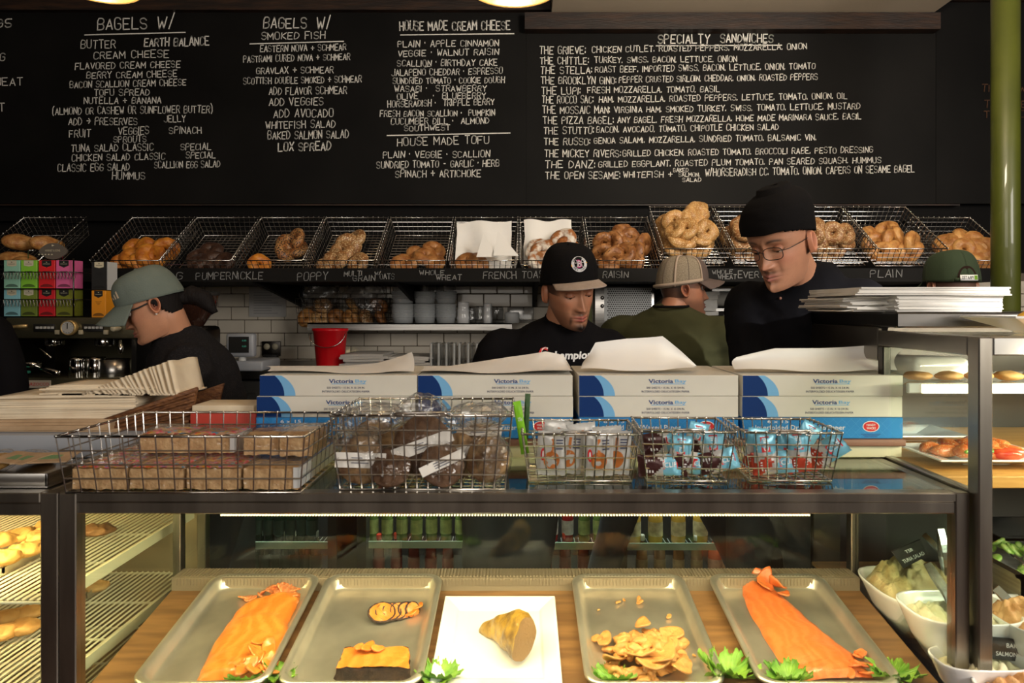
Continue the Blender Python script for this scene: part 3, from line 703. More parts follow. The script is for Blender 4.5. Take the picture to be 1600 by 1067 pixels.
# blank black cabinets between and beside the coolers
for a, b, lab in ((285,325,'narrow black cabinet left of the leftmost cooler'),(1165,1262,'black cabinet with a green cloth hung on its door'),(1270,1335,'black cabinet door with two bright screws, rightmost')):
    X0, X1 = wx(a, FD), wx(b, FD); c = Vector(((X0+X1)/2, 3.6, 0)); t = thing('base_cabinet', lab, 'cabinet', c)
    MB().box((X0, FD+.02, 0), (X1, 3.9, CT-.05)).build('carcass', M_['black_print'], t, c)
    dr = MB().rbox((X0+.01, FD, .12), (X1-.01, FD+.02, CT-.1), .004).build('door', M_['black_paint'], t, c)
    MB().ball(((X0+X1)/2+.05, FD-.006, wz(826, FD)), .012, 10).build('knob', M_['chrome'], dr, (0,0,0))
for a, b in ((1205,'olive cloth hanging on the black cabinet door'),(1288,'olive cloth hanging right of the bright screws')):
    cpx = P(a, 812, FD-.012)
    def cf_(u, v): return cpx+Vector(((u-.5)*.10*(1-.25*v)-.09*v, -.014*math.sin(u*11)*v-.02, -.10*v))
    o = MB().grid(cf_, 14, 8).build('dish_cloth', M_['cloth'] if 'cloth' in M_ else mat('olive_cloth', (.20,.17,.07), .95), None, cpx, .003); tag(o, b, 'cloth')
# ---------------------------------------------------------------- wall shelf with containers
def shelf_steel(px0, px1, py0, py1, d, lab, depth):
    X0, X1 = wx(px0, d), wx(px1, d); z1, z0 = wz(py0, d), wz(py1, d); c = Vector(((X0+X1)/2, d+depth/2, z0))
    t = thing('wall_shelf', lab, 'shelf', c)
    MB().box((X0, d, z1-.006), (X1, d+depth, z1)).box((X0, d, z0), (X1, d+.006, z1)).build('shelf_plate', M_['steel'], t, c)
    for xx in (X0+.03, X1-.09):
        MB().prism([(d+.03, z1-.006), (d+depth, z1-.006), (d+depth, z1-.14)], xx, xx+.05, 'x').build('bracket', M_['steel'], t, c)
    return z1
SD = 3.72
zs = shelf_steel(480, 800, 505, 516, SD, 'brushed steel wall shelf left, holding stacked deli containers', DW-SD-.01)
zs2 = shelf_steel(1112, 1330, 503, 515, SD, 'steel wall shelf right of the perforated oven', DW-SD-.01)
zs3 = shelf_steel(1112, 1330, 480, 486, SD, 'narrow steel rail shelf below the paper roll', .12)
def deli_stack(px, n, w_, lab, gr=None, d=3.80, top=None, split=1):
    """tall stack of nested round tubs: rims show as rings"""
    base = Vector((wx(px, d), d, zs)); r = w_*d/F/2; t = thing('deli_tub_stack', lab, 'containers', base, group=gr)
    z = 0; prof = []
    h = .022
    for k in range(n):
        prof += [(r*.90, k*h+.001), (r*.94, k*h+h-.007), (r*1.0, k*h+h-.006), (r*1.0, k*h+h-.002), (r*.93, k*h+h-.001)]
    MB().lathe([(0,0),(r*.86,0)]+prof, base, 28).build('tub', M_['deli_plastic'], t, base)
    return t
# each visible column of tubs: lower clear body with ringed pile above
for i, (px, w_, lab) in enumerate(((630,36,'left column of stacked clear deli tubs on the steel shelf'),(664,36,'middle column of stacked clear deli tubs on the steel shelf'),(697,34,'right column of stacked clear deli tubs on the steel shelf'))):
    d = 3.80; base = Vector((wx(px, d), d, zs)); r = w_*d/F/2; t = thing('deli_tub_stack', lab, 'containers', base)
    z = 0
    for s in range(2):
        hb = .10 if s == 0 else .085
        MB().lathe([(0,z),(r*.82,z),(r*.90,z+hb*.3)], base, 28).build('tub_body', M_['deli_plastic'], t, base)
        pr = []
        for k in range(9 if s == 0 else 5):
            a = z+hb*.3+k*.0085; pr += [(r*.91,a),(r*1.0,a+.002),(r*1.0,a+.005),(r*.91,a+.0075)]
        MB().lathe(pr, base, 28).build('tub_rims', M_['deli_plastic'], t, base); z = pr[-1][1]+.002
        z += .0
    MB().lathe([(r*.9,z),(r*.98,z+.07),(r*1.0,z+.075)], base, 28).build('tub_top', M_['clear_plastic'], t, base)
def cup(px, wpx, hpx, lab, m, n=1, name='paper_cup', d=3.78, zb_=None, gr=None):
    base = Vector((wx(px, d), d, zs if zb_ is None else zb_)); r = wpx*d/F/2; h = hpx*d/F
    pr = [(0,0),(r*.95,0)]
    for k in range(n): pr += [(r*(.95-.2*k/n), h*(k+.6)/n), (r*(1.0-.2*k/n), h*(k+.7)/n), (r*(.9-.2*k/n), h*(k+1)/n)]
    return tag(MB().lathe(pr+[(0, h)], base, 24).build(name, m, None, base), lab, 'cup', gr)
cup(724, 21, 33, 'taller stack of white paper cups beside the deli tubs', M_['white_ceramic'], 3)
cup(737, 15, 24, 'short stack of clear plastic cups', M_['clear_plastic'], 3); cup(750, 15, 27, 'middle stack of clear plastic cups', M_['clear_plastic'], 3)
cup(762, 15, 31, 'white paper cup stack at the end of the row', M_['white_ceramic'], 3)
cup(776, 22, 26, 'cloudy plastic cup between the white cups and bowl', M_['clear_plastic'], 1); cup(800, 24, 17, 'small white tub by the seated cap', M_['white_plastic'], 1, 'small_bowl')
b = Vector((wx(812, 3.9), 3.9, zs))
tag(MB().rbox(b+Vector((-.07,-.06,0)), b+Vector((.08,.05,.09)), .01).build('lid_box', M_['clear_plastic'], None, b), 'clear plastic box of dark lids behind the small tub', 'box')
# bagged bagels in a wire basket
def wire_box(name, label, cat, A, B, H, nu, nv, nh, flare=.02, wr=.0013, loc=None, rot=0, mat_='wire', handles=True, rim=.0026):
    W, D = B[0]-A[0], B[1]-A[1]; root = thing(name, label, cat, (A[0]+W/2, A[1]+D/2, A[2]), (0,0,rot))
    def q(u, v, w_):
        k = 1-w_/H; return Vector(((u-.5)*(W-2*flare*k), (v-.5)*(D-2*flare*k), w_+wr))
    mb = MB()
    for i in range(nu+1): u = i/nu; mb.tube([q(u,0,H), q(u,0,0), q(u,1,0), q(u,1,H)], wr, 4, cap=False)
    for j in range(1, nv): v = j/nv; mb.tube([q(0,v,H), q(0,v,0), q(1,v,0), q(1,v,H)], wr, 4, cap=False)
    for k in range(1, nh): mb.tube([q(0,0,H*k/nh), q(1,0,H*k/nh), q(1,1,H*k/nh), q(0,1,H*k/nh)], wr, 4, closed=True)
    mb.build('wire_mesh', M_[mat_], root)
    mb = MB(); mb.tube([q(0,0,H), q(1,0,H), q(1,1,H), q(0,1,H)], rim, 8, closed=True); mb.tube([q(0,0,0), q(1,0,0), q(1,1,0), q(0,1,0)], rim*.8, 6, closed=True)
    mb.build('rim', M_[mat_], root)
    mb = MB()
    for i in range(nu+1):
        for v in (0, 1): mb.ball(q(i/nu, v, H)+Vector((0,0,.001)), wr*2.1, 6)
    for j in range(nv+1):
        for u in (0, 1): mb.ball(q(u, j/nv, H)+Vector((0,0,.001)), wr*2.1, 6)
    mb.build('weld_knots', M_['chrome'], root)['kind'] = 'stuff'
    if handles:
        mb = MB()
        for v in (0,):
            y = q(0,v,H).y
            mb.tube([(-W*.16,y-.002,H+.001),(-W*.13,y-.008,H+.008),(W*.13,y-.008,H+.008),(W*.16,y-.002,H+.001)], rim*.8, 6)
            for sx in (-1, 1): mb.tube([(sx*W*.15+.006*math.cos(a), y, H+.006*math.sin(a)+.002) for a in np.linspace(0, 5.5, 9)], rim*.6, 5)
        mb.build('handle', M_[mat_], root)
    return root
b0 = P(462, 503, 3.74)
wire_box('wire_basket', 'dark wire basket of bagged bagels on the wall shelf', 'basket', (wx(461,3.74), 3.74, zs), (wx(609,3.74), 3.94, 0), .135, 15, 5, 5, .012, .0015, mat_='dark_steel', handles=False)
def crumple(c, r, seed, name='plastic_bag', m='film', seg=22):
    mb = MB().ball(c, r, seg); rn = seed*7.3
    mb.v = [Vector(c)+(p-Vector(c))*(1+.30*noise.noise((p-Vector(c))*22+Vector((rn,0,0)))+.12*noise.noise(p*70+Vector((rn,0,0)))) for p in mb.v]
    mb.smooth = False; mb.sm = [False]*len(mb.sm); return mb
for i in range(6):
    px = 480+i*22; d = 3.83; base = Vector((wx(px, d), d, zs+.012))
    o = bagel(('plain','sesame','wheat','plain','oat','raisin')[i], i); o.location = base+Vector((0,0,.01)); o.rotation_euler = (1.2, .2*(i % 3-1), .3*i); tag(o, ('leftmost','second','third','fourth','fifth','rightmost')[i]+' bagel from the left in plastic in the dark wire basket', 'bagel', 'bagged bagels')
    if i % 2:
        o = bagel(('plain','oat','wheat','sesame','oat','raisin')[i], i+1); o.location = base+Vector((0,.0,.075)); o.rotation_euler = (.9, .3, .5*i); tag(o, ('','left','','middle','','right')[i]+' one of the upper bagels in plastic in the dark wire basket', 'bagel', 'bagged bagels')
for px, py, r, lab in ((500,460,(.11,.08,.10),'crumpled clear bag bulging from the left of the basket'),(572,462,(.12,.08,.11),'crumpled clear bag bulging from the right of the basket')):
    c = P(px, py, 3.83); o = crumple(c, r, px).build('plastic_bag', M_['bag_film'], None, c); tag(o, lab, 'bag')
# menu sheet on the tiles
c = P(418, 466, 3.985); t = thing('menu_sheet', 'pale printed menu sheet taped to the tiles left of the basket', 'poster', c)
MB().box((wx(389,3.985), 3.985, wz(495,3.985)), (wx(447,3.985), 3.988, wz(438,3.985))).build('sheet', M_['newsprint'], t, c)
m = MB()
for k in range(9): m.box((wx(396,3.98), 3.9835, wz(458+k*4,3.985)), (wx(396+random.choice((28,38,44)),3.98), 3.9845, wz(456.6+k*4,3.985)))
m.add([Vector((wx(418,3.98)+math.cos(a)*.05, 3.984, wz(447,3.98)+math.sin(a)*.03)) for a in np.linspace(0,6.0,18)], [tuple(range(18))], False)
m.build('print', mat('grey_ink', (.28,.28,.28), .8), t, c)
# perforated oven
D = 3.6; c = Vector((wx(978,D), D+.15, zs)); t = thing('perforated_oven', 'steel appliance with perforated side panel between the two caps', 'oven', c)
MB().rbox((wx(928,D), D, wz(503,D)-.10), (wx(1024,D), D+.33, wz(446,D)), .008).build('housing', M_['steel'], t, c)
MB().box((wx(944,D), D-.003, wz(501,D)), (wx(1018,D), D+.001, wz(450,D))).build('side_panel', M_['perf'] if 'perf' in M_ else M_['white_plastic'], t, c)
m = MB(); px_ = 949
for j in range(15):
    for i in range(20):
        a = P(950+i*3.45+(1.7 if j % 2 else 0), 452+j*3.35, D-.004)
        m.add([a+Vector((math.cos(q)*.0042, 0, math.sin(q)*.0042)) for q in (0,1.05,2.1,3.14,4.19,5.24)], [(0,5,4,3,2,1)], False)
o = m.build('perforations', M_['black_print'], t, c); o['kind'] = 'stuff'
for py in (465, 478): MB().cyl(P(941,py,D-.012), P(941,py,D+.002), .010, 16).build('knob', M_['steel'], t, c)
MB().box((wx(915,D), D+.02, wz(508,D)), (wx(926,D), D+.04, wz(440,D))).build('door_edge', M_['green'], t, c)
# papers, roll and frame
def stack_sheets(lab, lo, hi, n, m, name='paper_stack', jit=.006, rot=0, sub='sheet_layer'):
    c = Vector(((lo[0]+hi[0])/2, (lo[1]+hi[1])/2, lo[2])); t = thing(name, lab, 'paper', c, (0,0,rot)); h = (hi[2]-lo[2])/n
    for k in range(n):
        j = [random.uniform(-jit, jit) for _ in range(4)]; W, Dp = (hi[0]-lo[0])/2, (hi[1]-lo[1])/2; rr = random.uniform(-.02,.02)
        def top(u, v): return Vector(((u*2-1)*(W+j[0]), (v*2-1)*(Dp+j[1]), (k+.96)*h+.12*h*math.sin(u*5+k)+.05*h*math.sin(v*6+k*2)))
        mb = MB(); nu, nv = 10, 5; mb.grid(top, nu, nv)
        n0 = len(mb.v); mb.v += [Vector((p.x, p.y, p.z-h*.95)) for p in mb.v[:n0]]
        ring = [i for i in range(nu)]+[j_*nu+nu-1 for j_ in range(1, nv)]+[(nv-1)*nu+i for i in range(nu-2, -1, -1)]+[j_*nu for j_ in range(nv-2, 0, -1)]
        for a, b_ in zip(ring, ring[1:]+ring[:1]): mb.add([], [], False); mb.f.append((a, a+n0, b_+n0, b_)); mb.m.append(0); mb.sm.append(False)
        o = mb.build(sub, m, t); o.location = (j[2], j[3], 0); o.rotation_euler = (0,0,rr)
    return t
a, b_ = P(1070, 525, 3.66), P(1118, 457, 3.66)
stack_sheets('tall uneven stack of white papers beside the olive-shirted man', (a.x, 3.62, zs2-.03), (b_.x, 3.82, wz(455,3.66)), 9, M_['paper'], jit=.012)
c = P(1150, 467, 3.7); t = thing('paper_roll', 'long white paper roll mounted over the right wall shelf', 'roll', c)
MB().cyl(P(1115,467,3.75), P(1330,467,3.75), .042, 28).build('roll', M_['paper'], t, c)
MB().box((wx(1112,3.7), 3.69, wz(455,3.7)), (wx(1330,3.7), 3.72, wz(451,3.7))).build('cutter_bar', M_['steel'], t, c)
for q_ in (1114, 1330): MB().box((wx(q_,3.75)-.004, 3.70, wz(486,3.75)), (wx(q_,3.75), 3.98, wz(450,3.75))).build('end_bracket', M_['steel'], t, c)
# counter things
b = Vector((wx(516,3.55), 3.55, CT)); t = thing('red_bucket', 'red plastic bucket with wire handle on the back counter', 'bucket', b)
MB().lathe([(0,0),(.068,0),(.071,.01),(.088,.185),(.094,.187),(.094,.20),(.086,.20),(.083,.19),(.067,.012),(0,.012)], b, 32, Matrix.Diagonal((1,.8,1))).build('tub', M_['red_plastic'], t, b)
MB().tube([b+Vector((.092*math.cos(a), -.06-.02*math.sin(a), .175-.07*math.sin(a))) for a in np.linspace(PI, 0, 16)], .0022, 6).build('handle', M_['chrome'], t, b)
for i, q_ in enumerate((573, 640)):
    stack_sheets(('left stack of newsprint sheets behind the boxes','right stack of newsprint sheets behind the boxes')[i], (wx(q_-36,3.5), 3.45, CT), (wx(q_+32,3.5), 3.75, wz(553+i*4,3.5)), 6, M_['newsprint'], jit=.015)
for q0, q1, lab in ((670,712,'pack of ribbed clear clamshell lids, left'),(714,762,'pack of ribbed clear clamshell lids, right')):
    D = 3.45; c = Vector((wx((q0+q1)/2,D), D, CT)); t = thing('clamshell_pack', lab, 'containers', c); n = 7
    for k in range(n):
        x_ = wx(q0,D)+(k+.5)*(wx(q1,D)-wx(q0,D))/n
        MB().rbox((x_-.006, D, CT), (x_+.006, D+.12, wz(536,D)), .005, seg=1).build('clamshell', M_['clear_plastic'] if k % 2 else M_['deli_plastic'], t, c)
# outlet with plugs
D = 3.985; c = P(424, 541, D); t = thing('power_outlet', 'dark double wall outlet with black plugs on the tiles', 'outlet', c)
MB().rbox((wx(410,D), D-.012, wz(556,D)), (wx(439,D), D, wz(533,D)), .003).build('box', M_['dark_steel'], t, c)
for q_ in (417, 430):
    MB().lathe([(.0,.0),(.018,0),(.018,.005),(0,.006)], P(q_,541.5,D-.012), 18, Matrix.Rotation(PI/2,3,'X')).build('socket', M_['cream'], t, c)
MB().rbox(P(410,563,D-.05), P(436,553,D-.012), .006).build('plug', M_['rubber'], t, c)
MB().tube([P(412,556,D-.05), P(407,570,D-.1), P(404,590,D-.2), P(396,612,D-.25)], .006, 8).build('cable', M_['rubber'], t, c)
# scale display
D = 3.3; c = P(378, 600, D); t = thing('scale_display', 'light grey scale display on a post behind the woman', 'scale', Vector((c.x, D, CT)))
c = Vector((c.x, D, CT))
hd = MB().rbox((wx(352,D), D, wz(558,D)), (wx(396,D), D+.05, wz(521,D)), .012).build('display_head', M_['grey_plastic'], t, c)
MB().box((wx(358,D), D-.003, wz(551,D)), (wx(389,D), D+.001, wz(526,D))).build('screen', M_['black_print'], hd)
m = MB()
for k in range(2): printed(m, "0.00", lambda a, b, k=k: Vector((wx(382,D)+a, D-.0045, wz(532+k*9,D)+b)), .02)
m.build('digits', mat('dim_digits', (.02,.08,.05), .5, emit=(.1,.6,.4), estr=.25), hd)
MB().cyl((c.x-.01, D+.03, CT), (c.x-.01, D+.03, wz(556,D)), .018, 16).build('post', M_['white_plastic'], t, c)
MB().rbox((c.x-.12, D, CT), (c.x+.1, D+.25, CT+.05), .01).build('platform', M_['grey_plastic'], t, c)
# coffee grinder hopper behind the woman
D = 2.95; z0 = CT; z0 = 1.088; b = Vector((wx(306,D), D, z0)); t = thing('coffee_grinder', 'coffee grinder with a dark bean hopper behind the woman', 'grinder', b)
ht = wz(455,D)-z0
MB().rbox(b+Vector((-.07,-.07,0)), b+Vector((.07,.1,ht-.15)), .02).build('body', M_['dark_steel'], t, b)
MB().lathe([(.03,ht-.15),(.085,ht-.07),(.092,ht-.015)], b, 30).build('hopper', mat('smoky_hopper', (.03,.012,.008), .1, coat=.8), t, b)
MB().lathe([(.094,ht-.018),(.096,ht-.004),(.06,ht),(0,ht)], b, 30).build('lid', M_['rubber'], t, b)

# ---------------------------------------------------------------- espresso machine
D = 2.75; X0, X1 = wx(8,D), wx(212,D); c = Vector(((X0+X1)/2, D+.25, 1.02))
def ez(py, d=D): return wz(py, d)
cnt = thing('coffee_counter', 'dark counter under the espresso machine at left', 'counter', Vector((X0+.3, D+.3, 0)))
MB().box((X0-.5, D-.06, 0), (X1+.27, 3.3, ez(640)-.001)).build('cabinet', M_['black_print'], cnt, Vector((X0+.3, D+.3, 0)))
c = Vector(((X0+X1)/2, D+.25, ez(640)))
t = thing('espresso_machine', 'polished dark espresso machine with round gauge behind the woman', 'coffee machine', c)
MB().rbox((X0, D, ez(529)), (X1, D+.5, ez(496)), .006).build('top_housing', M_['espresso'] if 'espresso' in M_ else M_['dark_steel'], t, c)
MB().box((X0+.01, D+.28, ez(590)), (X1-.01, D+.5, ez(529))).build('back_plate', M_['espresso'], t, c)
MB().rbox((X0-.01, D-.04, ez(614)), (X1+.01, D+.5, ez(589)), .006).build('drip_base', M_['espresso'], t, c)
MB().rbox((X0+.02, D, ez(640)), (X1-.02, D+.48, ez(614)), .004).build('plinth', M_['black_print'], t, c)
for q_ in (14, 205): MB().box((wx(q_,D)-.01, D+.02, ez(590)), (wx(q_,D)+.01, D+.2, ez(529))).build('side_strut', M_['dark_steel'], t, c)
g_ = P(109, 512, D-.01)
ga = MB().lathe([(0,.012),(.027,.012),(.029,.014),(.031,.0),(.029,-.01)], g_, 32, Matrix.Rotation(PI/2,3,'X')).build('pressure_gauge', M_['brass'], t, c)
m = MB(); R_ = Matrix.Rotation(PI/2,3,'X'); m.lathe([(0,.0135),(.0245,.0135)], g_, 28, R_); m.build('dial', M_['white_plastic'], ga)
m = MB(); m.box(g_+Vector((-.0012,-.0165,-.004)), g_+Vector((.0012,-.0145,.019)))
for k in range(10):
    a = -.8+k*.52; m.box(g_+Vector((math.sin(a)*.02-.001,-.0155,math.cos(a)*.02-.001)), g_+Vector((math.sin(a)*.02+.001,-.0145,math.cos(a)*.02+.001)))
m.build('needle', M_['black_print'], ga)
for q_ in (70, 146):
    kp = MB().rbox(P(q_-18,518,D-.006), P(q_+17,506,D+.002), .002).build('keypad', M_['black_print'], t, c)
    for k in range(5): 
        a = P(q_-12+k*6, 512, D-.008); MB().rbox(a+Vector((-.0055,-.003,-.005)), a+Vector((.0055,.003,.005)), .0012, seg=1).build('key', M_['white_plastic'], kp)
for q_, y_ in ((90,519),(127,519),(166,519),(171,504)):
    a = P(q_,y_,D-.004); MB().rbox(a+Vector((-.009,-.006,-.009)), a+Vector((.009,.004,.009)), .002).build('rocker_switch', M_['cream'], t, c)
for q_ in (13, 183):
    a = P(q_, 513, D-.02); MB().lathe([(0,.03),(.010,.03),(.012,.026),(.012,0),(.006,-.02)], a, 18, R_).build('steam_knob', M_['cream'], t, c)
MB().tube([P(16,511,D-.03), P(42,509,D-.035)], .007, 10).build('steam_lever', M_['brass'], t, c)
for i, q_ in enumerate((85, 164)):
    a = P(q_, 533, D+.08)
    MB().lathe([(0,-.02),(.034,-.02),(.037,-.012),(.037,.012),(.03,.02)], a, 28).build('brew_group', M_['chrome'], t, c)
MB().tube([P(52,536,D+.02), P(80,559,D-.02)], .004, 8).build('steam_wand', M_['chrome'], t, c)
MB().tube([P(188,532,D-.02), P(189,545,D-.03), P(189,553,D-.03)], [.006,.010,.007], 12).build('steam_wand', M_['chrome'], t, c)
MB().lathe([(0,-.008),(.03,-.008),(.033,.0),(.033,.012),(0,.012)], P(50,570,D+.02), 24).tube([P(50,571,D+.02), P(90,583,D-.08)], [.008,.011], 10).build('portafilter', M_['chrome'], t, c)
a0, a1 = P(26,606,D-.044), P(80,594,D-.041)
bd = MB().rbox(a0, a1, .001, seg=1).build('name_badge', mat('badge_cream', (.55,.48,.38), .5), t, c)
m = MB(); printed(m, "LA MARZOCCO", lambda a, b: Vector(((a0.x+a1.x)/2+a, D-.0455, (a0.z+a1.z)/2+b)), a1.x-a0.x-.012, .012, .006); m.build('badge_lettering', M_['red_print'], bd)
for i, (q_, lab) in enumerate(((122,'steel milk pitcher left of its twin on the machine tray'),(151,'steel milk pitcher nearer the woman'))):
    b = P(q_, 589, D+.05); t2 = thing('milk_pitcher', lab, 'pitcher', b)
    MB().lathe([(0,0),(.034,0),(.036,.004),(.033,.05),(.031,.07),(.033,.082),(.031,.081),(.029,.06),(.03,.006),(0,.006)], b, 28).build('jug', M_['chrome'], t2, b)
    MB().tube([b+Vector((.03,0,.07)), b+Vector((.056,0,.065)), b+Vector((.056,0,.025)), b+Vector((.033,0,.015))], .003, 6).build('handle', M_['chrome'], t2, b)
b = P(180, 589, D+.06); tag(MB().lathe([(0,0),(.055,0),(.058,.005),(.058,.075),(.056,.075),(.055,.006),(0,.006)], b, 32).build('steel_bowl', M_['steel'], None, b), 'wide steel knock-out pot beside the pitchers', 'pot')
b = P(22, 589, D+.12); tag(MB().lathe([(0,0),(.045,0),(.047,.01),(.047,.17),(.043,.17),(0,.168)], b, 28).build('copper_canister', mat('copper', (.55,.28,.12), .3, 1), None, b), 'tall copper coloured canister at the left edge', 'canister')
b = P(32, 584, D-.01); tag(MB().rbox(b+Vector((-.03,-.02,0)), b+Vector((.03,.02,.012)), .005).build('green_cloth', mat('teal_cloth', (.02,.22,.15), .9), None, b), 'folded teal cloth on the machine tray', 'cloth')
b = P(48, 640, D-.045); tag(MB().rbox((wx(38,D), D-.055, CT-.0), (wx(62,D), D-.05, CT+.001), .0001).build('counter_clip', M_['steel'], None, b), 'small steel plate below the name badge', 'plate') if False else None

# tea rack with eight cartons
D = 2.78; zb_ = ez(496); c = Vector((wx(65,D), D+.06, zb_)); t = thing('tea_rack', 'two-tier wire rack of coloured tea cartons on the espresso machine', 'rack', c)
m = MB()
for y_ in (425, 468):
    zz = wz(y_, D-.02); 
    m.tube([(wx(4,D), D+.13, zz), (wx(4,D), D-.02, zz), (wx(120,D), D-.02, zz), (wx(120,D), D+.13, zz)], .0022, 5)
    z2 = wz(y_+11, D-.02)
    for k in range(22):
        q_ = 5+k*5.2; m.tube([P(q_,y_,D-.02), P(q_+2.6,y_+11,D-.02), P(q_+5.2,y_,D-.02)], .0011, 4, cap=False)
        m.tube([P(q_-2.6,y_+11,D-.021), P(q_,y_+2,D-.021), P(q_+2.6,y_+11,D-.021)], .0011, 4, cap=False)
m.build('wire_basket_front', M_['dark_steel'], t, c)
m = MB()
for q_ in (4, 120):
    for dy in (-.02, .13): m.tube([(wx(q_,D), D+dy, zb_), (wx(q_,D), D+dy, wz(404,D))], .003, 6)
for y_ in (450.5, 494): 
    m.box((wx(4,D), D-.018, wz(y_,D)-.003), (wx(120,D), D+.13, wz(y_,D)))
m.build('frame', M_['dark_steel'], t, c)
m = MB(); m.tube([P(44,404,D+.05), P(44,391,D+.05), P(52,391,D+.05)], .002, 5); m.tube([P(98,404,D+.05), P(98,391,D+.05), P(88,391,D+.05)], .002, 5)
sg = MB(); pts = []
for k in range(28):
    a = 2*PI*k/28; r_ = 1+.22*abs(math.cos(a))**6; pts.append((wx(71,D)+.048*math.cos(a)*r_, wz(391,D)+.034*math.sin(a)))
sg.prism(pts, D+.045, D+.052); sgo = sg.build('oval_sign', mat('sign_grey', (.10,.085,.07), .6), t, c)
m.build('sign_wires', M_['wire'], t, c)
m = MB(); printed(m, "HARNEY & SONS", lambda a, b: Vector((wx(71,D)+a, D+.043, wz(390,D)+b)), .062, .009, .004)
for k in range(5):
    a = P(71-10+k*5, 397.5, D+.043); flat(m, disc_poly(a.x, a.z, .004, .0025, 8), lambda x, z: Vector((x, D+.043, z)))
flat(m, disc_poly(wx(71,D), wz(382,D), .008, .005, 3), lambda x, z: Vector((x, D+.043, z)))
m.build('sign_lettering', M_['cream'], sgo)
TC = [[('mint',(.28,.56,.42)),('lime',(.22,.52,.04)),('red',(.62,.015,.02)),('pink',(.66,.12,.30))],[('pale blue',(.25,.55,.62)),('olive green',(.16,.22,.03)),('crimson',(.60,.012,.02)),('moss green',(.20,.22,.02))]]
def carton(name, lab, px, py_base, wpx, hpx, col, d, dark, zbase, dep=.07, side=None):
    b = Vector((wx(px,d), d, zbase)); W = wpx*d/F; H = hpx*d/F; t = thing(name, lab, 'box', b)
    MB().rbox(b+Vector((-W/2,0,0)), b+Vector((W/2,dep,H)), .001, seg=1).build('carton', mat('carton_'+lab[:8], col, .5), t, b)
    m = MB(); y = b.y-.0008; top = b.z+H
    hw = W*.30
    flat(m, [(b.x-hw, top-.001), (b.x+hw, top-.001), (b.x+hw, top-.022), (b.x, top-.030 if dark else top-.026), (b.x-hw, top-.022)][::-1], lambda a, c_: Vector((a, y, c_)))
    m.build('emblem', M_['black_print'] if dark else M_['cream'], t, b)
    m = MB(); flat(m, disc_poly(b.x, top-.008, .004, .003, 3), lambda a, c_: Vector((a, y-.0005, c_)))
    m.box((b.x-hw*.7, y-.0006, top-.016), (b.x+hw*.7, y-.0004, top-.0145)); m.build('emblem_mark', M_['cream'] if dark else M_['black_print'], t, b)
    m = MB()
    for k in range(3): m.box((b.x-W*.22+.004*k, y-.0002, top-.046-.006*k), (b.x+W*.22-.004*k, y, top-.0445-.006*k))
    flat(m, [(b.x-W*.40, b.z+.006), (b.x+W*.40, b.z+.006)]+[(b.x+W*.40*math.cos(a), b.z+.006+.012*math.sin(a)) for a in np.linspace(.3, PI-.3, 10)], lambda a, c_: Vector((a, y, c_)))
    m.build('print', mat('p', tuple(x*.28 for x in col), .6), t, b)
    if side: MB().box((b.x+W/2+.0003, b.y+.002, b.z), (b.x+W/2+.001, b.y+dep, b.z+H)).build('side_print', side, t, b)
    return t
for r in range(2):
    for k in range(4):
        zz = wz(450.5 if r == 0 else 494, D); nm, col = TC[r][k]
        carton('tea_carton', nm+' tea carton, '+('top' if r == 0 else 'bottom')+' row of the wire rack', (18.5,45,73,100)[k], 0, 25, 44 if r == 0 else 42, col, D, k >= 2, zz)
zt_ = ez(496)
carton('tea_carton', 'orange tea carton under the black one beside the cap', 154, 0, 22, 42, (.75,.28,.01), D, True, zt_)
carton('tea_carton', 'black tea carton on top of the orange one', 155, 0, 24, 44, (.012,.012,.012), D, False, zt_+43*D/F, side=M_['white_plastic'])
carton('tea_carton', 'dark purple tea carton standing right of the rack', 122, 0, 12, 44, (.05,.01,.035), D+.05, True, wz(450.5,D)) if False else None
# ---------------------------------------------------------------- display case
XL, XR = -.905, .885; FT = 1.345; BK = 1.80; HT = 1.134
c = Vector((0, 1.6, 0))
case = thing('display_case', 'steel framed glass display case holding trays of smoked fish', 'display case', c)
def cb(name, lo, hi, m, r=.002): return MB().rbox(lo, hi, r, seg=1).build(name, M_[m], case, c)
cb('top_rail', (XL+.03, FT, HT-.018), (XR-.025, FT+.03, HT), 'case_steel'); cb('top_rail', (XL+.03, FT+.003, HT-.042), (XR-.025, FT+.028, HT-.019), 'case_steel')
cb('post', (XL-.002, FT-.002, .0), (XL+.032, FT+.03, HT), 'case_steel'); cb('post', (XR-.026, FT, .0), (XR+.002, FT+.03, HT), 'case_steel')
cb('post', (XL, BK-.02, .0), (XL+.02, BK+.01, HT-.02), 'case_steel'); cb('post', (XR-.02, BK-.02, .0), (XR, BK+.01, HT-.02), 'case_steel')
cb('side_rail', (XL, FT+.03, HT-.02), (XL+.025, BK+.15, HT-.002), 'case_steel'); cb('side_rail', (XR-.025, FT+.03, HT-.02), (XR, BK+.15, HT-.002), 'case_steel')
cb('back_rail', (XL, BK-.02, HT-.05), (XR, BK+.01, HT-.02), 'case_steel')
MB().box((XL+.025, FT+.03, HT-.008), (XR-.025, BK+.15, HT-.002)).build('top_pane', M_['glass_top'], case, c)
MB().box((XL+.033, FT+.012, .62), (XR-.027, FT+.017, HT-.043)).build('front_pane', M_['glass'], case, c)
MB().box((XL+.006, FT+.03, .62), (XL+.011, BK-.02, HT-.02)).build('side_pane', M_['glass'], case, c)
MB().box((XR-.011, FT+.03, .62), (XR-.006, BK-.02, HT-.02)).build('side_pane', M_['glass'], case, c)
for xx in (XL+.30, -.02, XR-.33):
    MB().box((xx-.29, BK+.0, .80), (xx+.29, BK+.004, HT-.05)).build('back_door', M_['glass'], case, c)
cb('base', (XL+.03, FT+.012, .0), (XR-.026, BK+.12, .60), 'black_print')
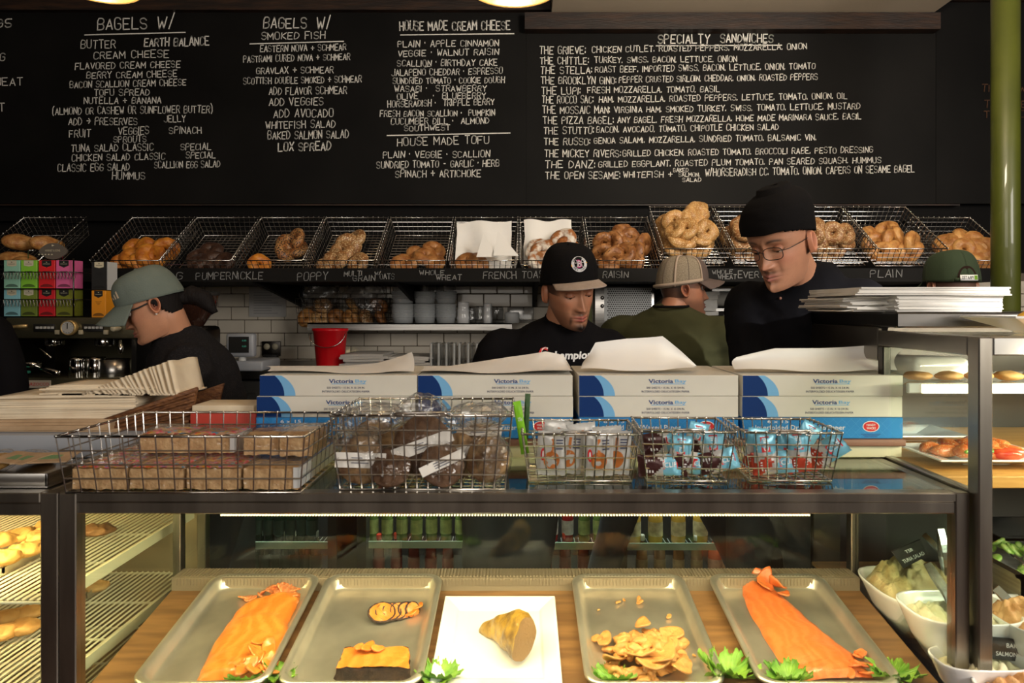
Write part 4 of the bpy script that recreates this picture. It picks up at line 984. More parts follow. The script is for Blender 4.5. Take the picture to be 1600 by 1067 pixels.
# light strip under the rail
s0, s1 = wx(343, FT+.03), wx(1267, FT+.03)
m = MB(); m.box((s0, FT+.031, HT-.051), (s1, FT+.041, HT-.0425)); m.build('light_strip', M_['white_plastic'], case, c)
m = MB()
nled = 200
for k in range(nled):
    xx = s0+(k+.5)*(s1-s0)/nled; m.box((xx-.0014, FT+.031, HT-.0545), (xx+.0014, FT+.039, HT-.051))
o = m.build('light_diodes', M_['led'], case, c); o['kind'] = 'stuff'
# sloping deck
SL = .172; DK0 = wz(900, 1.78)-.012               # height of the deck at depth 1.78
def dz(y): return DK0+(y-1.78)*SL
def deck(u, y, h=0): return Vector((u, y, dz(y)+h))
A = math.atan(SL)
m = MB(); m.add([deck(XL+.02,1.37), deck(XR-.02,1.37), deck(XR-.02,1.735), deck(XL+.02,1.735), deck(XL+.02,1.37,-.02), deck(XR-.02,1.37,-.02), deck(XR-.02,1.735,-.02), deck(XL+.02,1.735,-.02)],
      [(0,1,2,3),(7,6,5,4),(0,4,5,1),(2,6,7,3),(1,5,6,2),(3,7,4,0)], False); m.build('deck', M_['deck_wood'], case, c)
m = MB(); z_ = dz(1.745); m.box((XL+.02, 1.736, z_-.01), (XR-.02, 1.742, z_+.030)); m.box((XL+.02, 1.742, z_+.012), (XR-.02, BK-.0, z_+.030)); m.build('rear_ledge', M_['tan_metal'], case, c)
m = MB()
for xx in np.arange(XL+.03, XR-.03, .0085): m.box((xx, 1.7335, z_+.012), (xx+.004, 1.7365, z_+.028))
for xx in np.arange(XL+.03, XR-.03, .0085): m.box((xx, 1.745, z_+.030), (xx+.004, BK-.004, z_+.0325))
o = m.build('vent_ribs', M_['tan_metal'], case, c); o['kind'] = 'stuff'
# ------- trays
def hotel_tray(lab, x0, x1, y0, y1, depth=.030, shear=0):
    """aluminium sheet pan: rolled rim, rounded corners, sunken floor"""
    cx, cy = (x0+x1)/2, (y0+y1)/2; W, Lh = (x1-x0)/2, (y1-y0)/2; t = thing('fish_tray', lab, 'tray', deck(cx, cy, .0))
    def ring(W_, L_, r, z, n=7):
        out = []
        for (sx, sy, a0) in ((1,1,0),(-1,1,PI/2),(-1,-1,PI),(1,-1,3*PI/2)):
            for k in range(n):
                a = a0+PI/2*k/(n-1); out.append(Vector((sx*(W_-r)+r*math.cos(a), sy*(L_-r)+r*math.sin(a), z)))
        return out
    rings = [ring(W-.004,Lh-.004,.034,depth-.006), ring(W,Lh,.038,depth-.004), ring(W,Lh,.038,depth), ring(W-.003,Lh-.003,.037,depth+.003), ring(W-.012,Lh-.012,.035,depth+.001), ring(W-.016,Lh-.016,.035,depth-.003),
             ring(W-.022,Lh-.022,.032,.010), ring(W-.026,Lh-.026,.030,.005), ring(W-.034,Lh-.034,.026,.003), ring(W-.04,Lh-.04,.022,.003)]
    vs = [p for r in rings for p in r]; n = len(rings[0]); fs = []
    for i in range(len(rings)-1):
        for k in range(n): l = (k+1) % n; fs.append((i*n+k, i*n+l, (i+1)*n+l, (i+1)*n+k))
    m = MB().add(vs, fs, True); m.add([p.copy() for p in rings[-1]], [tuple(range(n))], False)
    Rm = Matrix.Rotation(A, 4, 'X'); m.xf(Rm)
    m.build('pan', M_['tray'], t, (0,0,0)); return t
def tx(px, y): return (px-HX)*y/F
YB = 1.765
hotel_tray('leftmost metal tray, carrying the large orange salmon side', -.785, -.508, 1.364, YB)
hotel_tray('metal tray with two blackened salmon pieces', -.492, -.196, 1.364, YB)
hotel_tray('metal tray with the heap of flaky fish pieces', .132, .418, 1.364, YB)
hotel_tray('rightmost metal tray, carrying a long smooth salmon fillet', .480, .775, 1.364, YB)
# square white plate
c2 = deck((tx(702,1.66)+tx(860,1.66))/2, 1.53)
t = thing('square_plate', 'square white ceramic plate holding one piece of smoked fish', 'plate', c2, (A,0,0))
pw, pl_ = .135, .155
m = MB(); rr = [(pw-.045,pl_-.045,.0),(pw,pl_,.016),(pw,pl_,.020),(pw-.004,pl_-.004,.021),(pw-.034,pl_-.034,.010),(pw-.040,pl_-.040,.006)]
vs = []; 
for a, b, z in rr: vs += [(-a,-b,z),(a,-b,z),(a,b,z),(-a,b,z)]
fs = [(i*4+k, i*4+(k+1) % 4, i*4+4+(k+1) % 4, i*4+4+k) for i in range(len(rr)-1) for k in range(4)]+[(20,21,22,23),(3,2,1,0)]
m.add(vs, fs, False); o = m.build('dish', M_['white_ceramic'], t); bv = o.modifiers.new('b','BEVEL'); bv.width = .002; bv.segments = 2
# ------- fish
def salmon_mat(name, a, b, sc_=28, wave=7, sss=.12): return mat(name, a, .30, col2=b, scale=sc_, wave=wave, lo=.25, hi=.95, sss=sss, bump=.3, bscale=180, coat=.25)
M_['salmon'] = salmon_mat('smoked_salmon', (.66,.19,.022), (.72,.25,.04), 9, 12)
M_['salmon2'] = salmon_mat('cured_salmon', (.64,.15,.033), (.70,.19,.05), 12, 12)
M_['salmon_lt'] = salmon_mat('salmon_shreds', (.64,.18,.05), (.72,.30,.12), 40)
M_['blackened'] = mat('blackened_crust', (.022,.012,.010), .6, col2=(.06,.03,.02), scale=60, bump=.9, bscale=200)
M_['white_fish'] = mat('flaky_fish', (.60,.29,.08), .5, col2=(.34,.12,.028), scale=32, lo=.50, hi=.78, bump=.7, bscale=110, coat=.1, sss=.1)
M_['golden_fish'] = mat('golden_smoked_skin', (.46,.27,.035), .35, col2=(.17,.09,.018), scale=38, bump=.7, bscale=120, coat=.3)
M_['fish_cut'] = mat('fish_cut_face', (.30,.17,.07), .6, bump=.6, bscale=160)
def fillet(name, lab, px_left, px_right, z0=.004, thick=.024, m='salmon', nfold=0, seed=0, n=46, k=26):
    """px_left/right: outline (px,py) polylines from the back to the front"""
    def at(pl, s):
        s *= len(pl)-1; i = min(int(s), len(pl)-2); f_ = s-i
        return pl[i][0]*(1-f_)+pl[i+1][0]*f_, pl[i][1]*(1-f_)+pl[i+1][1]*f_
    def toD(px, py):                                   # point of the tray floor seen there
        # z = dz(y): CZ-(py-HY)*y/F = DK0+(y-1.78)*SL
        y = (CZ-DK0-z0+1.78*SL)/(SL+(py-HY)/F); return Vector(((px-HX)*y/F, y, 0))
    def fn(u, v):
        a = toD(*at(px_left, v)); b = toD(*at(px_right, v)); p = a.lerp(b, u)
        e = max(0, math.sin(PI*u))**.42*min(1, math.sin(PI*min(max(v,0.0),1)*.97+.05)*3.2)**.5
        wv = noise.noise(Vector((u*3.2, v*7, seed)))*.004+noise.noise(Vector((u*2, v*26, seed+4)))*.0022
        h = z0+thick*e+wv*e
        return Vector((p.x+noise.noise(Vector((v*14, seed, u)))*.004, p.y, dz(p.y)+h))
    mb = MB().grid(fn, k, n); c = (mb.v[(n//2)*k+k//2]).copy()
    c.z = dz(c.y)+.003
    t = thing(name, lab, 'fish', c); mb.build('flesh', M_[m], t, c); return t, toD
t1, toD = fillet('smoked_salmon', 'large orange sliced smoked salmon side in the leftmost tray',
   [(392,943),(368,960),(350,985),(332,1010),(318,1040),(310,1058),(305,1070)], [(470,928),(468,940),(450,975),(446,1005),(436,1030),(424,1058),(412,1068)])
def chips(name, lab, spots, m, size, parent=None, cat='fish', flatz=.25, curl=.5, seed=1, zb=.004, single='slice'):
    """loose flakes and slices lying on the tray, each its own curled sheet"""
    rn = random.Random(seed); p0 = toD(*spots[0][:2]); c = Vector((p0.x, p0.y, dz(p0.y)+zb)); t = thing(name, lab, cat, c) if parent is None else parent
    if parent is not None: c = None
    for s in spots:
        px, py = s[:2]; h = s[2] if len(s) > 2 else 0; sz = size*(s[3] if len(s) > 3 else rn.uniform(.75,1.25)); q = toD(px, py)
        R = Matrix.Rotation(rn.uniform(0,6.28),3,'Z')@Matrix.Rotation(rn.uniform(-.5,.5),3,'X')@Matrix.Rotation(rn.uniform(-curl,curl),3,'Y'); sd = rn.uniform(0,50)
        def fn(u, v):
            a = u*2*PI; r = v*sz*(1+.35*noise.noise(Vector((math.cos(a)*1.2, math.sin(a)*1.2, sd))))
            x, y = r*math.cos(a), r*math.sin(a)*.62
            return R@Vector((x, y, curl*22*x*x+.003*noise.noise(Vector((x*60,y*60,sd)))))+Vector((q.x, q.y, dz(q.y)+zb+.004+h))
        mb = MB().grid(fn, 16, 6, True)
        o = mb.build(single, M_[m] if isinstance(m, str) else rn.choice(m), t, c if c is not None else t.location, .0035)
    return t
sp = [(392,938),(405,942),(418,936),(425,945,.004),(438,930),(445,940,.006),(452,925,.006),(432,922,.004),(448,915,.002),(460,935,.004),(465,918),(440,948,.008),(425,930,.008),(412,930,.004),(384,936),(458,944,.0),(446,932,.012),(436,938,.014)]
chips('salmon_shreds', 'heap of pinkish salmon scraps at the head of the leftmost tray', sp, 'salmon_lt', .020, seed=3)
chips('salmon_folds', 'loose folded salmon slices near the front of the leftmost tray', [(420,1030,.02),(405,1040,.022),(395,1052,.02),(412,1018,.018),(385,1060,.022),(370,1055,.02),(425,1050,.01),(398,1063,.02)], 'salmon', .024, seed=5)
t4, _ = fillet('cured_salmon', 'long smooth salmon fillet lying diagonally in the rightmost tray',
   [(1160,912),(1160,930),(1170,955),(1190,990),(1215,1030),(1232,1050),(1245,1058),(1262,1066)], [(1180,900),(1200,915),(1235,945),(1262,970),(1300,1000),(1330,1022),(1352,1045),(1368,1062)], m='salmon2', seed=9, thick=.020)
chips('salmon_curl', 'thin curled salmon slice lying on the fillet head', [(1195,925,.022,1.4),(1215,930,.02,1.2),(1225,942,.018,.8),(1180,915,.018,1.0)], 'salmon2', .024, seed=8, curl=.7)
chips('salmon_scraps', 'ragged salmon scraps at the front end of the fillet', [(1340,1035,.01),(1348,1050,.012),(1352,1062,.01),(1335,1052,.014),(1330,1062,.01),(1345,1028,.006)], 'salmon2', .017, seed=18)
# blackened pieces
def slab(name, lab, quad, h, top='salmon', side='blackened', seed=0, slices=1):
    pts = [toD(*q) for q in quad]; c = sum(pts, Vector())/4; base = Vector((c.x, c.y, dz(c.y)+.004)); t = thing(name, lab, 'fish', base)
    for s in range(slices):
        a0, a1 = s/slices, (s+.9)/slices
        def B(u, v, w_):
            u2 = a0+(a1-a0)*u if slices > 1 else u
            p = pts[0].lerp(pts[1], u2).lerp(pts[3].lerp(pts[2], u2), v)
            n_ = Vector(noise.noise_vector(Vector((u2*6, v*6, w_*3+seed))))*.004
            return Vector((p.x, p.y, dz(p.y)+.004+w_*h*(1+.12*math.sin(s*2.1))))+n_
        m = MB(); m.grid(lambda u, v: B(u, v, 1)+Vector((0,0,.004*math.sin(PI*u))), 14, 10); m.build('flesh', M_[top], t, base)
        m = MB(); ed = [(i/12, 0) for i in range(12)]+[(1, i/10) for i in range(10)]+[(1-i/12, 1) for i in range(12)]+[(0, 1-i/10) for i in range(10)]
        m.grid(lambda u, v: B(*ed[int(round(u*44)) % 44], v*1.03)+Vector(noise.noise_vector(Vector((u*60,v*9,seed))))*.003, 44, 6, True); m.build('crust', M_[side], t, base)
    return t
slab('blackened_salmon', 'thick salmon piece with black crust at the front of the second tray', [(524,1068),(640,1066),(640,1034),(538,1036)], .030, seed=2)
chips('salmon_roll', 'narrow salmon strip lying on the blackened piece', [(575,1040,.036,1.0),(560,1041,.036,.8),(590,1042,.036,.8)], 'salmon', .018, seed=21, curl=.2)
MM = [M_['salmon'], M_['salmon'], M_['salmon_lt']]
q0 = toD(604, 972); b0 = Vector((q0.x, q0.y, dz(q0.y)+.004)); t = thing('blackened_slices', 'small cluster of black-edged salmon slices at the back of the second tray', 'fish', b0)
for k in range(6):
    cc = b0+Vector((-.012+k*.0135, .004+.006*k, .021-.0016*k)); Rk = Matrix.Rotation(-.15+.22*k,3,'Z')@Matrix.Rotation(.62+.07*k,3,'X')@Matrix.Rotation(.35-.1*k,3,'Y'); rk = .029-.0018*k
    def dk(u, v):
        a = 2*PI*u; p = Vector((rk*v*math.cos(a), rk*.82*v*math.sin(a), .0035+.002*noise.noise(Vector((math.cos(a)*2*v, math.sin(a)*2*v, k))))); return cc+Rk@(p*(1+.10*math.sin(a*2+k)))
    sl_m = MB().grid(dk, 24, 6, True).build('slice', M_['salmon'], t, b0)
    def ek(u, v):
        a = 2*PI*u; w2 = v*2*PI; p = Vector((math.cos(a)*(rk+.0028*math.cos(w2)), .82*math.sin(a)*(rk+.0028*math.cos(w2)), .0045*math.sin(w2))); return cc+Rk@(p*(1+.10*math.sin(a*2+k)))+Vector(noise.noise_vector(Vector((a*5, w2, k))))*.0016
    MB().grid(ek, 36, 8, True).build('crust', M_['blackened'], t, b0)
chips('slice_bits', 'thin orange slices leaning on the small black-edged cluster', [(648,956,.004,.9),(642,964,.004,.9),(655,950,.002,.7)], 'salmon', .018, seed=12, curl=.6)
# golden whole piece on the plate
pa, pb = toD(750,985), toD(818,1040)
ctr = (pa+pb)/2; base = Vector((ctr.x, ctr.y, dz(ctr.y)+.010)); t = thing('smoked_fish_piece', 'golden brown wedge of smoked fish alone on the white plate', 'fish', base)
ax = (pb-pa).normalized(); sd_ = ax.cross(Vector((0,0,1))); Lf = (pb-pa).length*1.02
def ff(u, v):
    a = 2*PI*u; r = .005+.031*min(1, v*1.35)**.75
    ridge = 1+.26*max(0, math.cos(a-PI*.56))**5-.14*math.cos(2*(a-PI*.15))
    p = base+ax*((v-.5)*Lf)+sd_*(math.cos(a)*r*ridge*1.02-.012*math.sin(PI*v))+Vector((0,0,r*.82+math.sin(a)*r*(.82 if math.sin(a) < 0 else 1.15)*ridge))
    return p+Vector(noise.noise_vector(p*38))*.0045+Vector(noise.noise_vector(p*110))*.0016
m = MB().grid(ff, 28, 34, True); m.add([m.v[i].copy() for i in range(28)], [tuple(range(28))[::-1]], True); m.build('skin', M_['golden_fish'], t, base)
m = MB(); cut = [ff(i/28, 1) for i in range(28)]; cc = sum(cut, Vector())/28
m.add(cut+[cc+ax*.004], [(i, (i+1) % 28, 28) for i in range(28)], True); m.build('cut_face', M_['fish_cut'], t, base)
# heap of flaky pieces
rn = random.Random(4); pieces = []
for i in range(60):
    a = rn.uniform(0, 6.28); r = math.sqrt(rn.random()); px = 1010+r*62*math.cos(a); py = 1030+r*40*math.sin(a)
    pieces.append((px, py, .028*(1-r)+rn.uniform(0,.006), rn.uniform(.8,1.35)))
def lumps(name, lab, spots, m, size, seed):
    rn = random.Random(seed); p0 = toD(*spots[0][:2]); c = Vector((p0.x, p0.y, dz(p0.y)+.004)); t = thing(name, lab, 'fish', c)
    for s in spots:
        q = toD(s[0], s[1]); z = dz(q.y)+.006+s[2]; sz = size*s[3]; sd = rn.uniform(0,99)
        R = Matrix.Rotation(rn.uniform(0,6.28),3,'Z')@Matrix.Rotation(rn.uniform(-.6,.6),3,'X')
        mb = MB().ball((0,0,0), (sz, sz*.62, sz*.42), 20, R)
        mb.v = [p*(1+.55*noise.noise(p*75+Vector((sd,0,0)))+.22*noise.noise(p*190+Vector((sd,0,0))))+Vector((q.x,q.y,z)) for p in mb.v]
        mb.build('flake', M_[m], t, c)
    return t
lumps('fish_flakes', 'heap of pale orange flaked fish pieces in the third metal tray', pieces, 'white_fish', .020, 5)
chips('fish_slices', 'browned broad slices across the front of the flaked fish', [(1000,1048,.03,1.5),(1040,1050,.03,1.6),(1065,1060,.02,1.4),(1020,1062,.03,1.5),(960,1048,.02,1.3),(945,1010,.01,1.1),(1005,998,.03,1.2),(1050,1005,.018,1.2),(935,1003,.004,.8)], 'white_fish', .024, seed=31, curl=.35)
chips('fish_crumbs', 'few stray fish crumbs at the back of the third tray', [(1000,943,0,.7),(998,938,0,.6),(1045,966,0,.6),(966,943,0,.5),(975,940,0,.35),(935,955,0,.25),(1085,1027,0,.3)], 'white_fish', .014, seed=33, curl=.4)
# lettuce
M_['lettuce'] = mat('lettuce_leaf', (.10,.27,.015), .45, col2=(.24,.42,.05), scale=30, bump=.5, bscale=90, sss=.1)
def lettuce(lab, px, py, size, seed, h=0):
    size *= 1.2; q = toD(px, py); c = Vector((q.x, q.y, dz(q.y)+.002+h)); t = thing('lettuce', lab, 'lettuce', c); rn = random.Random(seed)
    for k in range(6):
        R = Matrix.Rotation(k*1.05+rn.uniform(-.2,.2),3,'Z'); tl = rn.uniform(.3,1.0)
        def fn(u, v):
            x = (u-.5)*size*(.4+1.3*v)*1.1; y = v*size
            fr = .17*size*v*v*math.sin(u*24+k*2)+.09*size*v*math.sin(u*57+seed)+.05*size*v*math.sin(u*97+k)
            return c+R@Vector((x, y*math.cos(tl*v)+fr*.3, .006+y*math.sin(tl)*.75+fr*.6))
        MB().grid(fn, 60, 10).build('leaf', M_['lettuce'], t, c)
for lab, px, py, s, sd in (('curly lettuce at the front left of the leftmost tray',382,1066,.026,1),('curly lettuce between the first two trays',432,1064,.030,2),('curly lettuce right of the blackened piece',686,1064,.034,3),
      ('curly lettuce under the flaked fish, left',958,1066,.032,4),('large curly lettuce leaf right of the flaked fish',1136,1058,.046,5),('curly lettuce left of the long fillet',1232,1066,.036,6),('curly lettuce right of the long fillet',1398,1060,.038,7)):
    lettuce(lab, px, py, s, sd)

# ---------------------------------------------------------------- boxes on the case
c = Vector((wx(905,1.66), 1.8, HT)); led_ = thing('box_stand', 'cream laminate stand with brown edge under the carton stacks', 'stand', c)
MB().rbox((wx(398,1.66), 1.665, HT), (wx(1411,1.66), 1.97, wz(697,1.66)), .002).build('plinth', M_['cream'], led_, c)
MB().rbox((wx(396,1.65), 1.652, wz(696.5,1.66)), (wx(1417,1.65), 1.98, wz(686,1.66)), .003).build('top_edge', M_['edge_brown'], led_, c)
D = 1.66; ZB = wz(685.5, D)
bh = 32.6*D/F
SX = [(400,648,'leftmost'),(653,895,'second'),(905,1154,'third'),(1160,1411,'rightmost')]
def pr(x, z, y): return lambda a, b: Vector((x+a, y, z+b))
for i, (a, b, nm) in enumerate(SX):
    X0, X1 = wx(a,D), wx(b,D); W = X1-X0
    for lv in range(3):
        off = (.008 if (i == 0 and lv == 2) else random.uniform(-.001,.001)); z = ZB+lv*(bh+.0008)+.0005; x0 = X0+off; x1 = X1+off*.6
        y = D+random.uniform(0,.002); c = Vector(((x0+x1)/2, D+.14, z))
        if lv == 0:
            t = thing('paper_carton', 'blue lattice-printed carton at the bottom of the '+nm+' stack', 'box', c)
            MB().rbox((x0,y,z), (x1,y+.27,z+bh), .0012, seg=1).build('carton', M_['blue_box'], t, c)
            m = MB(); n = 18
            for k in range(-3, n):
                for s in (1, -1):
                    xa = x0+W*k/n*1.0; xb = xa+s*bh
                    if s < 0: xa, xb = xa+bh, xa
                    if min(xa,xb) < x0 or max(xa,xb) > x1: continue
                    m.add([(xa,y-.0004,z),(xa+.0008,y-.0004,z),(xb+.0008,y-.0004,z+bh),(xb,y-.0004,z+bh)], [(0,1,2,3)], False)
            m.build('lattice_print', M_['blue_line'], t, c)
            m = MB(); printed(m, "Interfolded Dry Waxed Paper", pr(x0+W*.36, z+bh*.50, y-.0006), W*.56, bh*.30, .004); printed(m, "6 x 15", pr(x0+W*.22, z+bh*.82, y-.0006), W*.13, bh*.16, .004); m.build('lettering', M_['white_ink'], t, c)
            m = MB(); ox_, oz_ = x0+W*.80, z+bh*.58
            flat(m, disc_poly(ox_, oz_, .0205, .0135, 28)[::-1], lambda a_, b_: Vector((a_, y-.0005, b_))); m.build('logo_ring', M_['white_ink'], t, c)
            m = MB(); flat(m, disc_poly(ox_, oz_, .0185, .0118, 28)[::-1], lambda a_, b_: Vector((a_, y-.0008, b_))); m.build('logo_oval', M_['red_print'], t, c)
            m = MB(); printed(m, "HANDY", pr(ox_, oz_+.004, y-.0011), .022, .0055, .012); printed(m, "WACKS", pr(ox_, oz_-.004, y-.0011), .022, .0055, .012); m.build('logo_lettering', M_['white_ink'], t, c)
            m = MB()
            for k in range(3): m.box((ox_-.024+.004*k, y-.0006, z+.010-.003*k), (ox_+.024-.004*k, y-.0004, z+.0112-.003*k))
            m.build('small_print', M_['ink_blue'], t, c)
            continue
        t = thing('paper_carton', 'white carton of deli paper, '+('top' if lv == 2 else 'middle')+' of the '+nm+' stack', 'box', c)
        MB().rbox((x0,y,z), (x1,y+.27,z+bh), .0012, seg=1).build('carton', M_['carton'], t, c)
        # navy panel ending in a curve, light blue crescent beside it
        h2 = bh-.0015; xa = x0+.0008; cw = W*.155; cw2 = W*.225
        def arc(wd): return [(xa+wd*(1-.30*(1-math.cos(tt*PI/2))-.0) if False else xa+wd*(math.sqrt(max(0,1-(tt*.80)**2))), z+.0008+h2*tt) for tt in np.linspace(0,1,12)]
        m = MB(); A_ = arc(cw2); flat(m, [(xa, z+.0008)]+A_+[(xa, z+.0008+h2)], lambda a_, b_: Vector((a_, y-.0004, b_))); m.build('light_blue_print', M_['sky'], t, c)
        m = MB(); A_ = arc(cw); flat(m, [(xa, z+.0008)]+A_+[(xa, z+.0008+h2)], lambda a_, b_: Vector((a_, y-.0007, b_))); m.build('navy_print', M_['navy'], t, c)
        m = MB(); cx_ = x0+W*(.545 if i != 1 else .60)
        printed(m, "Victoria", pr(cx_-W*.03, z+bh*.72, y-.0006), W*.155, bh*.20, .022); m.build('logo_lettering', M_['ink_blue'], t, c)
        m = MB(); printed(m, "Bay", pr(cx_+W*.095, z+bh*.70, y-.0006), W*.072, bh*.20, .015); m.box((cx_-W*.09, y-.0005, z+bh*.57), (cx_+W*.125, y-.0003, z+bh*.60)); m.build('logo_blue', M_['sky'], t, c)
        m = MB(); printed(m, "500 SHEETS * 15 IN. X 10 3/4 IN.".replace('*', '\u2022'), pr(cx_, z+bh*.40, y-.0006), W*.24, bh*.10, .006); printed(m, "INTERFOLDED DELICATESSEN PAPER", pr(cx_, z+bh*.22, y-.0006), W*.30, bh*.10, .006); m.build('small_print', M_['ink'], t, c)
ZT = ZB+3*(bh+.0008)+.001
def sheet(lab, fn, n=22, k=12):
    m = MB().grid(fn, n, k); c = m.v[0].copy(); o = m.build('deli_paper', M_['paper2'], None, c); tag(o, lab, 'paper'); return o
def S(px, py, d): return P(px, py, d)
def sheet_px(lab, bottom, top, d0=1.70, d1=1.80, bend=.0):
    """sheet standing in the open carton; edges follow the given points"""
    def at(pl, s):
        s *= len(pl)-1; i = min(int(s), len(pl)-2); f_ = s-i; f_ = f_*f_*(3-2*f_)*.5+f_*.5
        return pl[i][0]*(1-f_)+pl[i+1][0]*f_, pl[i][1]*(1-f_)+pl[i+1][1]*f_
    def fn(u, v):
        a = P(*at(bottom, u), d0); b = P(*at(top, u), d1); p = a.lerp(b, v); p.y += .025*math.sin(PI*v)+.006*math.sin(u*8+v*3); p.z = max(p.z+.002*math.sin(u*10), ZT+.0005)
        return p
    return sheet(lab, fn, 26, 10)
sheet_px('low curling deli paper sheet on the leftmost carton stack', [(418,580),(520,582),(600,582),(646,580)], [(414,572),(520,573),(590,566),(632,556),(644,549)], 1.69, 1.86)
sheet_px('creased deli paper sheet on the second carton stack', [(665,580),(740,581),(820,580),(892,578)], [(672,577),(740,567),(800,556),(852,549),(880,556),(892,574)], 1.69, 1.84)
sheet_px('large raised deli paper sheet on the third carton stack', [(908,576),(960,578),(1040,578),(1090,574)], [(917,560),(930,536),(980,528),(1036,525),(1062,548),(1088,571)], 1.70, 1.78)
sheet_px('wide upright curled deli paper on the rightmost carton stack', [(1148,577),(1240,579),(1330,580),(1404,578)], [(1151,558),(1210,545),(1280,543),(1350,540),(1400,541),(1408,544)], 1.70, 1.76)
sheet_px('flat second deli sheet lying under the creased one', [(655,580),(740,582),(820,581),(895,579)], [(662,577),(740,573),(820,570),(890,574)], 1.67, 1.90)
# ---------------------------------------------------------------- wire baskets on the case top
def basket_on_top(lab, x0, x1, y0, y1, H, nu, nv, nh, flare, rot=0, handles=True):
    return wire_box('wire_basket', lab, 'basket', (x0, y0, HT), (x1, y1, 0), H, nu, nv, nh, flare, .00155, rot=rot, handles=handles, rim=.0028)
Hb = .112
basket_on_top('wide low chrome wire basket of sprinkle-topped cereal bars, far left', -.905, -.42, 1.332, 1.64, Hb, 15, 9, 4, .012, handles=False)
M_['crispy'] = mat('crispy_treat', (.46,.27,.12), .6, col2=(.64,.43,.22), scale=60, bump=.9, bscale=130)
def sprinkle_top():
    m = mat('sprinkled_top', (.62,.33,.22), .6, bump=.6, bscale=140); t = m.node_tree; tc = nn(t,'ShaderNodeTexCoord'); vo = nn(t,'ShaderNodeTexVoronoi'); vo.inputs['Scale'].default_value = 130
    t.links.new(tc.outputs['Object'], vo.inputs['Vector']); hs = nn(t,'ShaderNodeValToRGB'); hs.color_ramp.interpolation = 'CONSTANT'
    cols = [(.55,.32,.18),(.75,.04,.06),(.62,.38,.24),(.10,.35,.55),(.80,.18,.35),(.55,.32,.18),(.80,.50,.05),(.62,.38,.24)]
    while len(hs.color_ramp.elements) < len(cols): hs.color_ramp.elements.new(.5)
    for k, cl_ in enumerate(cols): hs.color_ramp.elements[k].position = k/len(cols); hs.color_ramp.elements[k].color = (*cl_, 1)
    sp_ = nn(t,'ShaderNodeSeparateColor'); t.links.new(vo.outputs['Color'], sp_.inputs[0]); t.links.new(sp_.outputs[0], hs.inputs[0]); t.links.new(hs.outputs[0], t.nodes['Principled BSDF'].inputs['Base Color']); return m
M_['sprinkles'] = sprinkle_top()
def crispy(lab, lo, hi, rot=0, sprinkled=True, band=None, seed=0):
    c = Vector(((lo[0]+hi[0])/2, (lo[1]+hi[1])/2, lo[2])); t = thing('cereal_bar', lab, 'snack', c, (0,0,rot)); w_, d_, h_ = (hi[0]-lo[0])/2, (hi[1]-lo[1])/2, hi[2]-lo[2]
    bm_ = MB(); bm2 = MB().rbox((-w_,-d_,0), (w_,d_,h_), .006, seg=2)
    def lump(m): m.v = [p+Vector(noise.noise_vector(p*90+Vector((seed,0,0))))*.0025 for p in m.v]; return m
    def gridbox(z0, z1, inset):
        m = MB(); 
        for (o_, a, b, n1, n2) in (((-w_,-d_,z0),(2*w_,0,0),(0,0,z1-z0),20,7),((w_,-d_,z0),(0,2*d_,0),(0,0,z1-z0),12,7),((-w_,d_,z0),(0,-2*d_,0),(0,0,z1-z0),12,7),((-w_,-d_,z1),(2*w_,0,0),(0,2*d_,0),20,12)):
            m.grid(lambda u, v: Vector(o_)+Vector(a)*u+Vector(b)*v, n1, n2)
        return m
    lump(gridbox(0, h_-.004, 0)).build('bar', M_['crispy'], t)
    if sprinkled: lump(MB().grid(lambda u, v: Vector(((u-.5)*2*w_*.99, (v-.5)*2*d_*.99, h_-.002+.003*math.sin(PI*u)**.3*math.sin(PI*v)**.3)), 18, 10)).build('sprinkle_topping', M_['sprinkles'], t)
    m = MB().rbox((-w_-.003,-d_-.003,.0), (w_+.004,d_+.003,h_+.005), .004, seg=1); m.v = [p+Vector(noise.noise_vector(p*50+Vector((seed+9,0,0))))*.002 for p in m.v]; m.build('film_wrap', M_['film'], t)
    if band: MB().box((band*w_-.007, -d_-.004, .003), (band*w_+.010 if abs(band) < 1 else band*w_+.003, -d_-.0032, h_)).box((band*w_-.001, -d_, .003), (band*w_+.0045, d_, h_*.95)).build('paper_label', M_['white_plastic'], t)
    return t
zc = HT+.006
for i in range(4):
    crispy(('leftmost bar in the bottom row of the wide basket','second sprinkled bar in the bottom row of the wide basket','third sprinkled bar in the bottom row of the wide basket','rightmost bar with white end label in the bottom row')[i],
       (-.885+i*.113,1.352,zc), (-.885+i*.113+.106,1.62,zc+.044), 0, i < 3, 1.0 if i == 3 else None, i)
z2 = zc+.053
crispy('upper sprinkled bar at the left, two blocks wide', (-.80,1.44,z2), (-.70,1.52,z2+.042), .03, True, None, 5)
crispy('upper sprinkled bar with a white end label, beside its twin', (-.695,1.44,z2), (-.60,1.52,z2+.040), -.04, True, 1.0, 6)
crispy('plain upper bar at the right of the wide basket', (-.575,1.42,z2), (-.50,1.52,z2+.044), .05, False, None, 7)
crispy('plain upper bar in the right corner of the wide basket', (-.495,1.41,z2), (-.43,1.52,z2+.046), .0, False, None, 8)
